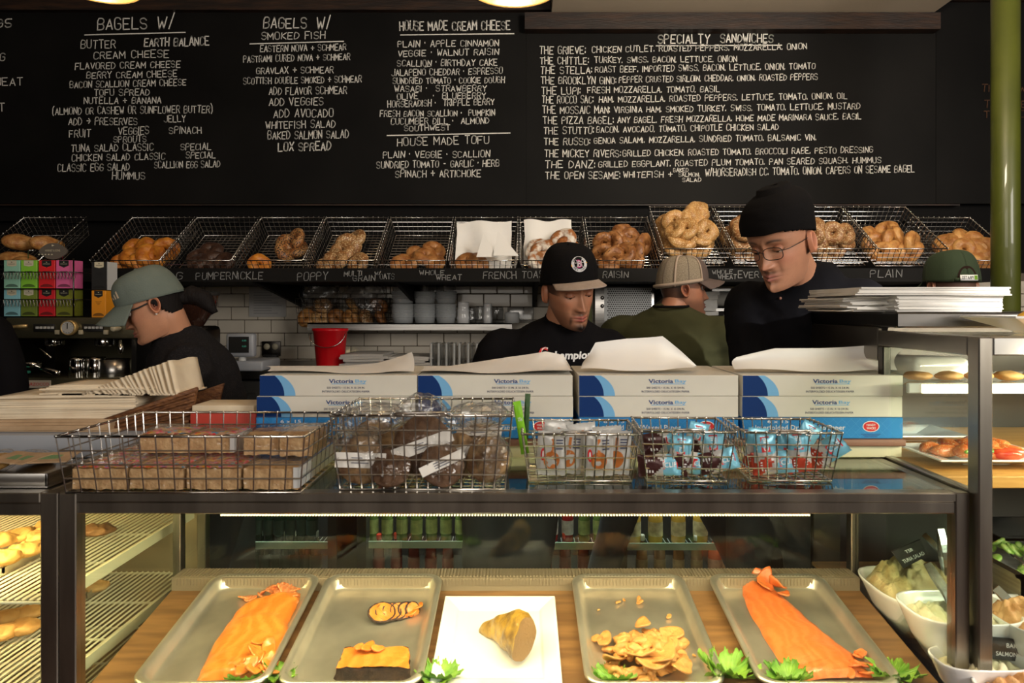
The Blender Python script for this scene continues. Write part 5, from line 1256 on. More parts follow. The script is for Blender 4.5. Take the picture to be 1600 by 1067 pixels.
# cookies
Hc = .150
basket_on_top('deep chrome wire basket stuffed with bagged cookies', -.375, -.015, 1.352, 1.60, Hc, 15, 8, 5, .015)
M_['cookie'] = mat('oat_cookie', (.13,.055,.018), .7, col2=(.40,.25,.11), scale=38, bump=.9, bscale=90); M_['dark_cookie'] = mat('dark_cookie', (.07,.03,.012), .7, col2=(.13,.065,.028), scale=42, bump=.9, bscale=90)
def cookie(lab, px, py, d, r, m, rx, rz, band=None, seed=0):
    c = P(px, py, d); c.z = max(c.z, HT+.01+r*abs(math.sin(rx))*.9); t = thing('bagged_cookie', lab, 'cookie', c, (rx, 0, rz))
    def ck(u, v):
        a = 2*PI*u; s = math.sin(PI*v); p = Vector((r*s*math.cos(a), r*s*math.sin(a), -.010*math.copysign(abs(math.cos(PI*v))**.5, math.cos(PI*v))))
        q = p+Vector((seed*.3,0,0)); return p*(1+.06*noise.noise(q*28))+Vector((0,0,(.006*noise.noise(q*75)+.004*noise.noise(q*150))))
    mb = MB().grid(ck, 40, 26, True); mb.build('cookie', M_[m], t)
    f = MB().lathe([(0,-.013),(r*1.05,-.012),(r*1.12,0),(r*1.05,.014),(0,.018)], (0,0,0), 24); f.v = [p+Vector(noise.noise_vector(p*40+Vector((seed,5,0))))*.004 for p in f.v]; f.build('plastic_bag', M_['film'], t)
    if band:
        a, wd = band
        b = MB(); q = Matrix.Rotation(a, 3, 'Z')
        b.grid(lambda u, v: q@Vector(((u-.5)*2.1*r, (v-.5)*wd, .0165+.002*math.sin(u*6))), 14, 3); b.build('paper_band', M_['paper'], t)
        g2 = MB(); 
        for k in range(3): g2.box((-.018, -.006+.005*k, .0192), (.016-.006*k, -.0045+.005*k, .0198), None)
        g2.v = [q@p for p in g2.v]; g2.build('band_lettering', M_['ink'], t)
cookie('large dark round cookie in the centre of the deep basket', 662, 696, 1.41, .061, 'dark_cookie', 1.35, .0, (.35,.026), 1)
cookie('oat cookie with white band at the left of the deep basket', 565, 722, 1.40, .048, 'cookie', 1.35, .1, (-.05,.03), 2)
cookie('oat cookie standing right of the big dark cookie', 715, 712, 1.44, .048, 'cookie', 1.3, -.15, (.3,.028), 3)
cookie('oat cookie at the right end of the deep basket', 762, 718, 1.41, .046, 'cookie', 1.3, -.2, None, 4)
cookie('dark cookie low under the large one', 690, 745, 1.385, .045, 'dark_cookie', 1.1, .2, (.4,.02), 5)
cookie('oat cookie leaning high at the left rear', 585, 684, 1.47, .046, 'cookie', .8, .3, None, 6)
cookie('dark cookie low between the left and centre', 610, 745, 1.385, .042, 'dark_cookie', 1.0, -.1, None, 7)
cookie('oat cookie lying flat at the right rear', 750, 684, 1.50, .048, 'cookie', .5, -.2, (.1,.028), 8)
cookie('pale cookie behind the big dark one', 640, 690, 1.52, .05, 'cookie', 1.1, .2, (.2,.03), 9)
for i, (px, py, d, r, lab) in enumerate(((580,655,1.45,(.055,.04,.03),'crumpled clear bag top at the left of the deep basket'),(660,640,1.47,(.05,.04,.032),'crumpled clear bag top in the middle of the deep basket'),(745,648,1.48,(.06,.04,.026),'crumpled clear bag top at the right of the deep basket'),(770,715,1.42,(.03,.03,.05),'crumpled clear bag at the right side of the deep basket'),(560,690,1.43,(.04,.04,.03),'crumpled clear bag at the left side of the deep basket'))):
    c = P(px, py, d); tag(crumple(c, tuple(x_*1.18 for x_ in r), i*3+11, seg=24).build('plastic_bag', M_['bag_film'], None, c), lab, 'bag')
# three small baskets
basket_on_top('small chrome wire basket of white waffle packets', wx(817,1.42), wx(1000,1.42), 1.42, 1.60, .100, 11, 7, 4, .014, rot=-.02)
basket_on_top('small chrome wire basket of brown and blue snack bars', wx(1006,1.42), wx(1152,1.42), 1.42, 1.60, .105, 9, 7, 4, .014, rot=-.05)
basket_on_top('small chrome wire basket of orange and blue snack bars, right end', wx(1168,1.42), wx(1318,1.42), 1.42, 1.60, .103, 9, 7, 4, .016, rot=-.05)
M_['foil'] = mat('white_foil', (.62,.62,.60), .28, .3, bump=.4, bscale=40); M_['foil_blue'] = mat('pale_blue_foil', (.20,.52,.68), .3, .2, bump=.4, bscale=40)
M_['foil_brown'] = mat('dark_brown_foil', (.06,.018,.018), .3, .2, bump=.4, bscale=40); M_['foil_orange'] = mat('orange_red_foil', (.50,.06,.03), .3, .2, bump=.4, bscale=40)
M_['caramel'] = mat('caramel_print', (.48,.15,.03), .5); M_['tan_print'] = mat('tan_print', (.50,.40,.28), .5)
def packet(name, lab, px, py, d, W, H, rx, ry, rz, mats, draw, thick=.010, seed=0):
    """pillow packet with crimped ends; built lying in x-z, then tilted"""
    c = P(px, py, d); c.z = max(c.z, HT+.008+ (H/2*abs(math.cos(ry))+W/2*abs(math.sin(ry)))*.98); t = thing(name, lab, 'snack', c, (rx, ry, rz))
    def sh(u, v, s):
        e = max(0, math.sin(PI*u))**.5*max(0, math.sin(PI*min(1, max(0, (v-.06)/.88))))**.5
        return Vector(((u-.5)*W, s*(thick*e+.0008)+.0015*noise.noise(Vector((u*6, v*8, seed+s))), (v-.5)*H+.001*math.sin(u*40)*(1 if v in (0,1) else 0)))
    m = MB(); m.grid(lambda u, v: sh(u, v, -1), 12, 20); m.k = 0; m.grid(lambda u, v: sh(1-u, v, 1), 12, 20)
    if len(mats) > 1:                                   # coloured panels are printed on the wrap itself
        cen = [sum((m.v[i] for i in f), Vector())/len(f) for f in m.f]
        m.m = [mats[1](c_.x/W+.5, c_.z/H+.5) for c_ in cen]
    m.build('wrapper', mats[0], t)
    if draw: draw(t, W, H, lambda x, z: sh(x/W+.5, z/H+.5, -1)+Vector((0,-.0012,0)))
    return t
def d_waffle(t, W, H, fn):
    m = MB(); flat(m, disc_poly(0, -.012, .017, .020, 20), fn); m.box((0,0,0),(0,0,0)) if False else None
    hp = [(-.003,.0),(.003,.0),(.004,.035),(-.002,.035)]; flat(m, hp, fn); m.build('waffle_print', M_['caramel'], t)
    m = MB(); flat(m, disc_poly(-W*.30, .0, .005, .014, 16), fn); m.build('red_oval', M_['red_print'], t)
    m = MB(); flat(m, disc_poly(-W*.30, .0, .0018, .009, 8), lambda a, b: fn(a, b)+Vector((0,-.0006,0))); m.build('oval_lettering', M_['white_ink'], t)
    m = MB()
    for k in range(4): flat(m, [(W*.12,.030-.006*k),(W*.36,.030-.006*k),(W*.36,.033-.006*k),(W*.12,.033-.006*k)], fn)
    m.build('small_print', M_['ink'], t)
def d_clif(t, W, H, fn):
    m = MB(); s = W*.24; cz = H*.26; flat(m, [(-s,cz-s*1.35),(s*.6,cz-s*1.35),(s*.6,cz+s*1.35),(-s,cz+s*1.35)], fn); m.build('red_logo_block', M_['red_print'], t)
    m = MB(); printed(m, "CLIF", lambda a, b: fn(-s*.2-b, cz+a)+Vector((0,-.0007,0)), s*2.3, s*.95, .012); m.build('logo_lettering', M_['white_ink'], t)
    m = MB()
    for k in range(3): flat(m, [(-W*.3,-H*.18-.006*k),(W*.3,-H*.18-.006*k),(W*.3,-H*.18+.0028-.006*k),(-W*.3,-H*.18+.0028-.006*k)], fn)
    m.build('small_print', M_['white_ink'], t)
def split3(lo_, hi_): return lambda x, z: 1 if z > hi_-.12*(x-.5) else (2 if z > lo_+.15*math.sin(x*4) else 0)
i = 0
for px, py, d, rz, ry, lab in ((862,716,1.445,.0,.05,'white waffle packet with red oval at the front left'),(888,712,1.455,.02,.10,'white waffle packet second from the left'),(935,712,1.44,.0,-.03,'white waffle packet with spoon and caramel disc, centre'),(962,712,1.455,-.05,.04,'white waffle packet at the front right'),
      (870,690,1.50,.0,.1,'white waffle packet at the left rear'),(910,694,1.50,.1,-.1,'white waffle packet behind the centre'),(950,700,1.50,0,-.08,'white waffle packet at the right rear')):
    packet('waffle_packet', lab, px, py, d, .062, .098, .18, ry, rz, [[M_['foil']]], d_waffle, .009, i); i += 1
for px, py, d, rz, ry, lab in ((1035,690,1.46,.0,1.35,'blue and brown bar lying across the top left of its basket'),(1062,722,1.44,.1,.1,'blue and brown bar standing in the middle of its basket'),(1115,705,1.45,-.05,-.05,'blue and brown bar standing at the right of its basket'),(1030,735,1.44,0,1.5,'brown bar lying at the bottom left of its basket'),(1075,742,1.45,.1,1.75,'brown bar lying at the bottom centre of its basket'),
      (1085,690,1.50,.2,.25,'blue and brown bar leaning at the rear'),(1120,742,1.44,.0,1.3,'brown bar with white stripes low at the right')):
    packet('snack_bar', lab, px, py, d, .046, .088, .15, ry, rz, [[M_['foil_brown'], M_['foil_blue'], M_['foil']], split3(.42,.62)], d_clif, .011, i); i += 1
for px, py, d, rz, ry, lab in ((1195,710,1.45,.1,-.1,'blue and orange bar with upright red logo at the left'),(1228,715,1.46,.0,.15,'blue and orange bar second from the left'),(1248,705,1.44,-.1,-.12,'blue and orange bar in front at the centre'),(1210,745,1.45,0,1.45,'orange red bar lying at the bottom'),(1290,745,1.47,-.4,.9,'orange and khaki bar slumped at the right end'),(1180,700,1.50,.2,.1,'orange topped bar at the left rear'),(1255,690,1.52,.1,.5,'orange topped bar leaning at the rear')):
    packet('snack_bar', lab, px, py, d, .048, .092, .15, ry, rz, [[M_['foil_orange'], M_['foil_blue'], M_['foil']], split3(.30,.55)], d_clif, .012, i); i += 1
# bright green packet strip left of the small baskets
c = P(817, 700, 1.47); c.z = HT+.05; t = packet('gum_packet', 'narrow bright green packet standing left of the waffle basket', 814, 668, 1.50, .018, .120, .1, -.18, .2, [[mat('bright_green_foil', (.22,.55,.02), .35)]], None, .004, 77)
m = MB(); printed(m, "25c".replace('c','\u00a2'), lambda a, b: Vector((a, -.006, .02+b)), .010, .010, .004); m.build('price_print', M_['white_ink'], t)
packet('gum_packet', 'dark green folded packet behind the bright green one', 823, 650, 1.52, .012, .10, 0, .05, 0, [[mat('dark_green_foil', (.03,.09,.02), .4)]], None, .003, 78)

# ---------------------------------------------------------------- pastry case at the left
c = Vector((-1.5, 1.6, 0)); pc = thing('pastry_case', 'lit glass pastry case with white wire shelves at the left', 'display case', c)
def pb(name, lo, hi, m, r=.002): return MB().rbox(lo, hi, r, seg=1).build(name, M_[m], pc, c)
pb('top_rail', (-2.1, FT, HT-.02), (-.945, FT+.03, HT), 'case_steel'); pb('top_rail', (-2.1, FT+.003, HT-.046), (-.945, FT+.028, HT-.021), 'case_steel')
pb('post', (-.945, FT, 0), (-.91, FT+.03, HT), 'case_steel')
pb('post', (-.945, 2.0, 0), (-.92, 2.03, HT), 'case_steel'); pb('side_rail', (-.945, FT+.03, HT-.03), (-.92, 2.03, HT-.004), 'case_steel')
pb('deck', (-2.1, FT+.03, HT-.012), (-.945, 2.10, HT-.002), 'case_steel'); pb('base', (-2.1, FT+.01, 0), (-.95, 2.03, .50), 'black_print'); pb('back_panel', (-2.1, 2.03, .5), (-.95, 2.04, HT-.02), 'tan_metal'); pb('floor_panel', (-2.1, FT+.01, .50), (-.95, 2.03, .51), 'tan_metal')
MB().box((-2.1, FT+.008, .5), (-.946, FT+.013, HT-.046)).build('front_pane', M_['glass'], pc, c)
MB().box((-2.05, FT+.032, HT-.050), (-.99, FT+.05, HT-.044)).build('light_tube', M_['led_soft'], pc, c)
for z in (.905, .725, .565):
    m = MB(); s = wb = 0
    for xx in np.arange(-2.08, -.955, .0155): m.tube([(xx, 1.385, z), (xx, 2.0, z)], .0028, 4)
    m.build('wire_shelf', M_['white_wire'], pc, c)
    m = MB()
    for yy in (1.385, 1.60, 1.80, 2.0): m.tube([(-2.08, yy, z-.004), (-.955, yy, z-.004)], .0034, 5)
    m.box((-.957, 1.385, z-.022), (-.953, 2.0, z+.004)); m.build('shelf_frame', M_['white_wire'], pc, c)
M_['pastry'] = mat('oat_pastry', (.30,.15,.035), .7, col2=(.48,.28,.08), scale=32, bump=.9, bscale=80); M_['pastry_dk'] = mat('dark_pastry', (.12,.05,.02), .7, col2=(.2,.09,.035), scale=30, bump=.9, bscale=80)
M_['pastry_or'] = mat('cinnamon_pastry', (.50,.24,.07), .6, col2=(.64,.36,.13), scale=24, bump=.6, bscale=60)
def pastry(px, py, z, r, m, lab, seed, gr=None):
    d = (CZ-z)*F/(py-HY); b = Vector((wx(px,d), d, z+.003)); mb = MB().ball((0,0,r[2]), r, 30); mb.v = [p*(1+.22*noise.noise(p*38+Vector((seed,0,0)))+.16*noise.noise(p*95+Vector((seed,0,0)))) for p in mb.v]; mb.v = [p+b for p in mb.v]
    tag(mb.build('pastry', M_[m], None, b), lab, 'pastry', gr)
z = .908
def trayp(px, py, z, W, Dp, lab):
    d = (CZ-z)*F/(py-HY); b = Vector((wx(px,d), d, z)); t = thing('pastry_tray', lab, 'tray', b)
    MB().box((-W,-Dp,0),(W,Dp,.004)).box((-W,-Dp,.004),(-W+.004,Dp,.016)).box((W-.004,-Dp,.004),(W,Dp,.016)).box((-W,-Dp,.004),(W,-Dp+.004,.016)).build('pan', M_['tray'], t)
trayp(-40, 868, z, .16, .12, 'metal tray of oat pastries on the upper pastry shelf')
for i, (px, py) in enumerate(((8,884),(40,872),(66,850),(30,848),(72,838),(2,856))): pastry(px, py, z+.012, (.036,.036,.016), 'pastry', 'brown oat pastry on the upper shelf at the left edge', i, 'oat pastries')
pastry(150, 838, z, (.05,.035,.014), 'pastry_dk', 'dark pastry seen through the side glass, top shelf', 12)
z = .728
for i, (px, py) in enumerate(((15,975),(45,968),(70,960),(5,1000),(38,992))): pastry(px, py, z+.003, (.034,.034,.015), 'pastry_or', 'cinnamon pastry on the middle shelf at the left edge', i, 'cinnamon pastries')
pastry(150, 925, z, (.035,.03,.014), 'pastry_or', 'small round pastry seen through the side glass, middle shelf', 14)
trayp(30, 930, z, .2, .03, 'long flat tray at the rear of the middle pastry shelf')
for i, (px, py) in enumerate(((0,926),(30,928),(60,924),(80,930))): pastry(px, py, z+.004, (.05,.022,.018), 'pastry_dk', 'dark loaf slice at the rear of the middle shelf', i, 'dark loaf slices')
# on top of the pastry case
b = Vector((-1.33, 1.5, HT)); t = thing('display_tray', 'shallow tray of wrapped cookies and cards on the pastry case', 'tray', b)
MB().rbox((-.38,-.12,0),(.375,.13,.004), .001).rbox((-.38,-.12,.004),(.375,-.115,.03),.001).rbox((.37,-.12,.004),(.375,.13,.03),.001).build('pan', M_['steel'], t)
for i, (dx, dy) in enumerate(((.16,.02),(.07,-.02),(.09,.07),(.22,.07),(-.02,.03))):
    cb_ = b+Vector((dx, dy, .02)); t2 = thing('wrapped_cookie', 'greenish cookie in clear wrap on the top tray', 'cookie', cb_, (.3,0,i), 'wrapped cookies on the top tray')
    MB().ball((0,0,0),(.04,.04,.012),18).disp(.003,60,i).build('cookie', M_['pastry'], t2)
    m = crumple((0,0,0),(.05,.048,.018),i*5+3); m.build('plastic_bag', M_['film'], t2)
for i, (px, lab) in enumerate(((72,'kraft card with green mark lying at the tray corner'),(30,'second kraft card behind the wrapped cookies'))):
    b2 = P(px, 722-i*8, 1.5); b2.z = HT+.034; t2 = thing('card', lab, 'card', b2, (.1,0,.2-i*.5)); MB().rbox((-.055,-.035,0),(.055,.035,.003),.0005,seg=1).build('card_stock', M_['kraft'], t2)
    MB().box((-.02,-.015,.0031),(.03,.012,.0036)).build('green_mark', mat('green_mark', (.16,.30,.14), .6), t2)
# stacked napkins, basket
TB = 1.75
sl = MB().rbox((-2.2, 1.66, HT), (-.94, 2.05, HT+.055), .003).build('service_ledge', M_['grey_plastic'], None, Vector((-1.5,1.85,HT))); tag(sl, 'pale ledge behind the tray at the left carrying brown napkins', 'ledge')
zL = HT+.056
stack_sheets('wide low stack of kraft sheets on the left ledge', (-1.50,1.70,zL), (-1.02,1.95,zL+.028), 5, M_['kraft'], jit=.01)
stack_sheets('thick stack of brown napkins on the kraft sheets', (-1.32,1.72,zL+.029), (-.98,1.93,zL+.088), 12, M_['napkin'], 'napkin_stack', jit=.006, rot=.08)
# fan of cream napkins leaning to the right
base = Vector((-1.12, 1.74, zL+.09)); t = thing('napkin_fan', 'long leaning row of cream paper napkins in the wicker basket', 'napkins', base)
n = 26
for k in range(n):
    s = k/(n-1); px = 105+s*165; py = 640-s*37; d = 1.72; cpt = P(px, py, d); hh = (.030+.034*s)*1.0; lean = -1.05+.80*s+random.uniform(-.06,.06); sd = k*1.3
    w2 = .075
    def nf(u, v):
        z_ = (v-.5)*2*hh; y_ = (u-.5)*2*w2
        return Vector((cpt.x+math.sin(lean)*z_+.003*math.sin(u*7+sd), cpt.y+.075+y_, max(cpt.z+math.cos(lean)*z_+.002*math.sin(u*9+sd), zL+.09)))
    MB().grid(nf, 8, 8).build('napkin', M_['napkin'], t, base, .0045)
stack_sheets('flat block of cream napkins with fanned ends under the leaning row', (-1.21,1.73,zL+.0895), (-.93,1.90,zL+.112), 7, M_['napkin'], 'napkin_stack', jit=.014, rot=.05)
wk = Vector((-.90, 1.76, HT+.002)); t = thing('wicker_basket', 'brown wicker basket holding the napkins behind the wide wire basket', 'basket', wk)
m = MB(); pz = [(-.21,0),(.05,0),(.085,.155),(-.21,.055)]
M_['wicker'] = mat('wicker', (.22,.09,.03), .6, col2=(.11,.04,.015), scale=70, bump=.9, bscale=120, stretch=(1,1,2))
m.prism([(wk.x+a, wk.z+b) for a, b in pz], wk.y-.035, wk.y-.028).build('basket_wall', M_['wicker'], t, wk)
MB().prism([(wk.x+a, wk.z+b) for a, b in pz], wk.y+.12, wk.y+.127).build('basket_wall', M_['wicker'], t, wk)
m = MB()
for k in range(9):
    f_ = (k+.5)/9; 
    for q_ in (wk.y-.038,): m.tube([(wk.x-.21, q_+.002*(-1)**j*0, wk.z+.055*f_)]+[(wk.x-.21+(.26+.035*f_)*j/14, q_+(.0025 if (j+k) % 2 else -.0025), wk.z+.055*f_+(.155*f_-.055*f_)*j/14) for j in range(1,15)], .0042, 5)
m.build('woven_strand', M_['wicker'], t, wk)
m = MB(); m.tube([(wk.x-.21,wk.y-.036,wk.z+.057),(wk.x+.087,wk.y-.036,wk.z+.158)], .0055, 8); m.build('rim', M_['wicker'], t, wk)
b = Vector((wx(362,1.72), 1.76, HT+.001)); t = thing('red_box', 'red open box with cream papers behind the wide wire basket', 'box', b)
MB().rbox((-.10,-.05,0),(.065,.06,wz(645,1.71)-HT),.002).build('carton', M_['red_print2'], t); MB().rbox((-.096,-.05,wz(645,1.71)-HT),(.06,.06,wz(634,1.71)-HT),.003).build('paper_filling', M_['napkin'], t)

# ---------------------------------------------------------------- salad case at the right
XA = .891; TH = 1.442
c = Vector((1.5, 1.7, 0)); sc_ = thing('salad_case', 'tall steel framed glass salad case at the right edge', 'display case', c)
def sb(name, lo, hi, m, r=.0025): return MB().rbox(lo, hi, r, seg=1).build(name, M_[m], sc_, c)
M_['bright_steel'] = mat('bright_steel', (.62,.61,.58), .25, 1)
sb('post', (XA, 1.325, 0), (XA+.028, 1.360, TH), 'case_steel'); sb('top_rail', (XA+.028, 1.325, TH-.036), (2.3, 1.36, TH), 'bright_steel'); sb('side_rail', (XA, 1.36, TH-.038), (XA+.028, 1.70, TH), 'case_steel')
sb('side_panel', (XA, 1.70, TH-.075), (XA+.012, 2.17, 1.450), 'case_steel'); sb('post', (XA, 1.675, HT), (XA+.02, 1.70, TH-.038), 'dark_steel'); sb('lower_side_rail', (XA, 1.36, HT-.012), (XA+.02, 2.1, HT+.004), 'case_steel')
sb('worktop', (XA, 1.615, 1.451), (2.4, 2.17, 1.488), 'dark_steel', .004)
MB().box((XA+.008, 1.36, .6), (XA+.013, 1.675, TH-.038)).build('side_pane', M_['glass'], sc_, c); MB().box((XA+.03, 1.338, .6), (2.3, 1.343, TH-.036)).build('front_pane', M_['glass'], sc_, c)
MB().box((XA+.03, 1.36, TH-.006), (2.3, 1.61, TH)).build('top_pane', M_['glass'], sc_, c)
sb('cutting_board', (XA+.015, 1.50, 1.102), (2.3, 2.12, 1.128), 'butcher', .002); sb('shelf_front', (XA+.02, 1.60, 1.298), (2.3, 1.612, 1.322), 'white_plastic')
MB().box((XA+.02, 1.612, 1.312), (2.3, 1.95, 1.317)).build('glass_shelf', M_['glass'], sc_, c)
m = MB()
for xx in np.arange(XA+.05, 2.0, .0075): m.box((xx, 1.592, 1.299), (xx+.004, 1.600, 1.320))
o = m.build('light_ribs', M_['led_soft'], sc_, c); o['kind'] = 'stuff'
sb('back_panel', (XA+.02, 2.12, .55), (2.3, 2.14, 1.44), 'dark_steel'); sb('deck', (XA+.015, 1.36, .70), (2.3, 2.12, .712), 'deck_wood'); sb('base', (XA+.005, 1.34, 0), (2.3, 2.12, .60), 'black_print'); sb('pan_rail', (XA+.6, 1.60, .96), (2.3, 1.625, .98), 'steel')
# white block added in place of the bright window reflection on the end pane
b = Vector((wx(1478,1.66), 1.72, 1.318)); tag(MB().rbox(b+Vector((-.055,-.02,0)), b+Vector((.09,.12,.058)), .018, seg=3).build('reflection_block', M_['white_ceramic'], None, b), 'grey-white block standing in for a window reflection, upper glass shelf of the salad case', 'container')
for i in range(7):
    b = Vector((XA+.10+i*.075, 1.70, 1.319)); tag(MB().ball(b+Vector((0,0,.011)), (.035,.03,.011), 16).disp(.003, 50, i).build('pastry', M_['pastry_or'], None, b), 'flat roll on the lit upper glass shelf, '+('leftmost','second from left','third from left','fourth from left','fifth from left','sixth from left','rightmost')[i], 'pastry', 'rolls on the upper glass shelf')
# plates
def plate(lab, c, W, Dp, rot=0, h=.022):
    t = thing('serving_platter', lab, 'plate', c, (0,0,rot)); rr = [(W*.35,Dp*.35,0),(W*.40,Dp*.40,.004),(W,Dp,h),(W,Dp,h+.004),(W*.97,Dp*.97,h+.004),(W*.45,Dp*.45,.009)]
    vs = []
    for a, b, z in rr: vs += [(-a,-b,z),(a,-b,z),(a,b,z),(-a,b,z)]
    fs = [(i*4+k, i*4+(k+1) % 4, i*4+4+(k+1) % 4, i*4+4+k) for i in range(len(rr)-1) for k in range(4)]+[(20,21,22,23),(3,2,1,0)]
    o = MB().add(vs, fs, False).build('dish', M_['white_ceramic'], t); bv = o.modifiers.new('b','BEVEL'); bv.width = .0015; bv.segments = 2; return t
cpl = Vector((wx(1533,1.62), 1.64, 1.129)); plate('white platter of sesame-crusted salmon with tomato on the butcher block', cpl, .145, .10, .0)
M_['glazed'] = mat('glazed_salmon', (.52,.10,.02), .35, col2=(.70,.24,.06), scale=30, spots=(.75,.60,.35), spot_scale=230, spot_size=.26, bump=.4, bscale=90, coat=.3)
for i, (dx, dy, dz_) in enumerate(((-.075,0,0),(-.045,-.025,.004),(-.04,.03,.010),(-.01,0,.018),(-.09,.03,0),(.045,.02,.006),(.08,.0,.0),(.02,-.035,.0),(.01,.03,.014),(.075,.035,.01))):
    b = cpl+Vector((dx,dy,.012+dz_)); mb = MB().ball((0,0,.014),(.034,.022,.015),18,Matrix.Rotation(i*.9,3,'Z')); mb.v = [p*(1+.2*noise.noise(p*45+Vector((i,0,0))))+b for p in mb.v]
    tag(mb.build('glazed_salmon', M_['glazed'], None, b), 'sesame-crusted salmon chunk, '+('left of centre, low','second from left','left, behind the pepper','topmost at the centre','far left','right of centre at the back','far right','at the front centre','behind the topmost','far right at the back')[i], 'fish', 'salmon chunks on the platter')
M_['tomato'] = mat('tomato_flesh', (.62,.03,.01), .25, col2=(.72,.12,.04), scale=40, coat=.4); M_['pepper_green'] = mat('green_pepper', (.14,.30,.02), .3, coat=.3)
for i, (dx, dy, lab) in enumerate(((.03,-.06,'red tomato wedge lying at the platter edge, left'),(.055,-.045,'red tomato wedge lying at the platter edge, right'))):
    b = cpl+Vector((dx,dy,.016)); tag(MB().ball(b+Vector((0,0,.014)),(.034,.010,.013),16,Matrix.Rotation(-.5+i*.3,3,'Z')).build('tomato_wedge', M_['tomato'], None, b), lab, 'tomato')
for i, (dx, lab) in enumerate(((-.045,'green pepper strip at the left of the platter'),(.015,'green pepper strip in the middle of the platter'))):
    b = cpl+Vector((dx,-.045,.034)); tag(MB().ball(b,(.018,.006,.006),14,Matrix.Rotation(.5,3,'Z')).build('pepper_strip', M_['pepper_green'], None, b), lab, 'pepper')
cp2 = Vector((wx(1610,1.55), 1.50, 1.443)); plate('white angular plate on the glass top at the right edge', cp2, .135, .09, 0, .034)
cp3 = Vector((wx(1460,1.9), 1.92, 1.129)); plate('white platter of pale crackers behind the post', Vector((1.08,1.92,1.129)), .13,.09)
M_['banana'] = mat('yellow_peel', (.80,.42,.02), .45)
for i, dx in enumerate((-.02, .05)):
    b = cp2+Vector((dx,-.02+i*.03,.024)); m = MB().tube([b+Vector((x*.06, .01*math.sin(i+2), .016-.016*x*x)) for x in np.linspace(-1,1,9)], [.005,.012,.015,.017,.017,.017,.015,.011,.005], 10); tag(m.build('yellow_pepper', M_['banana'], None, b), ('yellow pickled pepper on the plate, nearer the column','yellow pickled pepper on the plate, behind its twin')[i], 'pepper')
# paper stacks on the worktop
zW = 1.489
stack_sheets('thick block of folded white paper on the dark worktop', (wx(1398,1.66),1.65,zW), (wx(1562,1.66),1.93,wz(462,1.66)), 14, M_['paper'], jit=.002)
stack_sheets('loose white sheets lying over the paper block, overhanging left', (wx(1333,1.66),1.64,wz(461.5,1.66)), (wx(1568,1.66),1.92,wz(449,1.66)), 5, M_['paper'], jit=.004, rot=-.01)
stack_sheets('curled paper stack at the left, in shadow under the loose sheets', (wx(1300,1.80),1.70,zW), (wx(1396,1.70),1.98,wz(463,1.70)), 9, M_['paper'], jit=.012)
a_ = Vector((wx(1275,1.85), 1.80, zW+.001))
def flap(u, v): return Vector((a_.x+u*.11, a_.y-.10+v*.2, a_.z+.030*u**1.5))
tag(MB().grid(flap, 12, 6).build('loose_sheet', M_['paper'], None, a_, .001), 'single white sheet sliding off the left of the papers', 'paper')
# bowls of salad
M_['tuna'] = mat('tuna_salad', (.42,.30,.13), .6, col2=(.60,.50,.26), scale=40, bump=1, bscale=90); M_['white_salad'] = mat('pale_creamy_salad', (.62,.56,.36), .5, col2=(.76,.70,.50), scale=30, bump=1, bscale=70)
M_['brown_salad'] = mat('baked_salmon_salad', (.46,.22,.08), .6, col2=(.64,.38,.18), scale=40, bump=1, bscale=90)
def bowl(lab, px, py, zrim, W, Dp, H, m, heap_, rot=0, food='salad', flab=''):
    d = (CZ-zrim)*F/(py-HY); b = Vector((wx(px,d), d, zrim-H)); t = thing('salad_bowl', lab, 'bowl', b, (0,0,rot))
    def sq(r, z, n=32): return [Vector((W*r*math.copysign(abs(math.cos(a))**.62, math.cos(a)), Dp*r*math.copysign(abs(math.sin(a))**.62, math.sin(a)), z)) for a in np.linspace(0, 2*PI, n, endpoint=False)]
    rings = [sq(.45,0), sq(.5,.0), sq(.78,H*.45), sq(.95,H*.9), sq(1.0,H), sq(1.0,H+.004), sq(.96,H+.003), sq(.90,H*.8), sq(.6,H*.3), sq(.02,H*.28)]
    vs = [p for r in rings for p in r]; fs = [(i*32+k, i*32+(k+1) % 32, (i+1)*32+(k+1) % 32, (i+1)*32+k) for i in range(len(rings)-1) for k in range(32)]
    MB().add(vs, fs, True).build('bowl', M_['white_ceramic'], t)
    def fn(u, v):
        a = 2*PI*u; r = v; p = Vector((W*.90*r*math.copysign(abs(math.cos(a))**.62, math.cos(a)), Dp*.90*r*math.copysign(abs(math.sin(a))**.62, math.sin(a)), 0))
        p.z = H*.78+heap_*(1-r*r)+.022*(1-r**4)*noise.noise(Vector((p.x*34, p.y*34, W*90)))+.016*(1-r**4)*noise.noise(Vector((p.x*90, p.y*90, 3))); return p
    o = MB().grid(fn, 60, 30, True); o.v = [p+b for p in o.v]; o = o.build(food, M_[m], None, b); tag(o, flab, 'salad'); o['kind'] = 'stuff'
    return b
bb = bowl('white bowl of tuna salad behind the side glass', 1428, 915, .83, .105, .12, .10, 'tuna', .085, flab='heaped greyish tuna salad in the rear white bowl')
b2 = bowl('white bowl of pale creamy salad, the middle bowl', 1497, 950, .86, .112, .085, .11, 'white_salad', .022, flab='pale creamy salad in the middle bowl')
b3 = bowl('white bowl cut by the bottom edge, in front of the creamy salad', 1530, 1030, .80, .09, .05, .08, 'white_salad', .01, flab='creamy salad in the bowl at the bottom edge')
b4 = bowl('white bowl of coarse brown salad at the right edge', 1625, 962, .86, .10, .10, .12, 'brown_salad', .05, flab='coarse brown salad heaped at the right edge')
b5 = bowl('white bowl of baked salmon salad at the bottom right corner', 1620, 1075, .785, .11, .05, .08, 'brown_salad', .03, flab='baked salmon salad below the black sign')
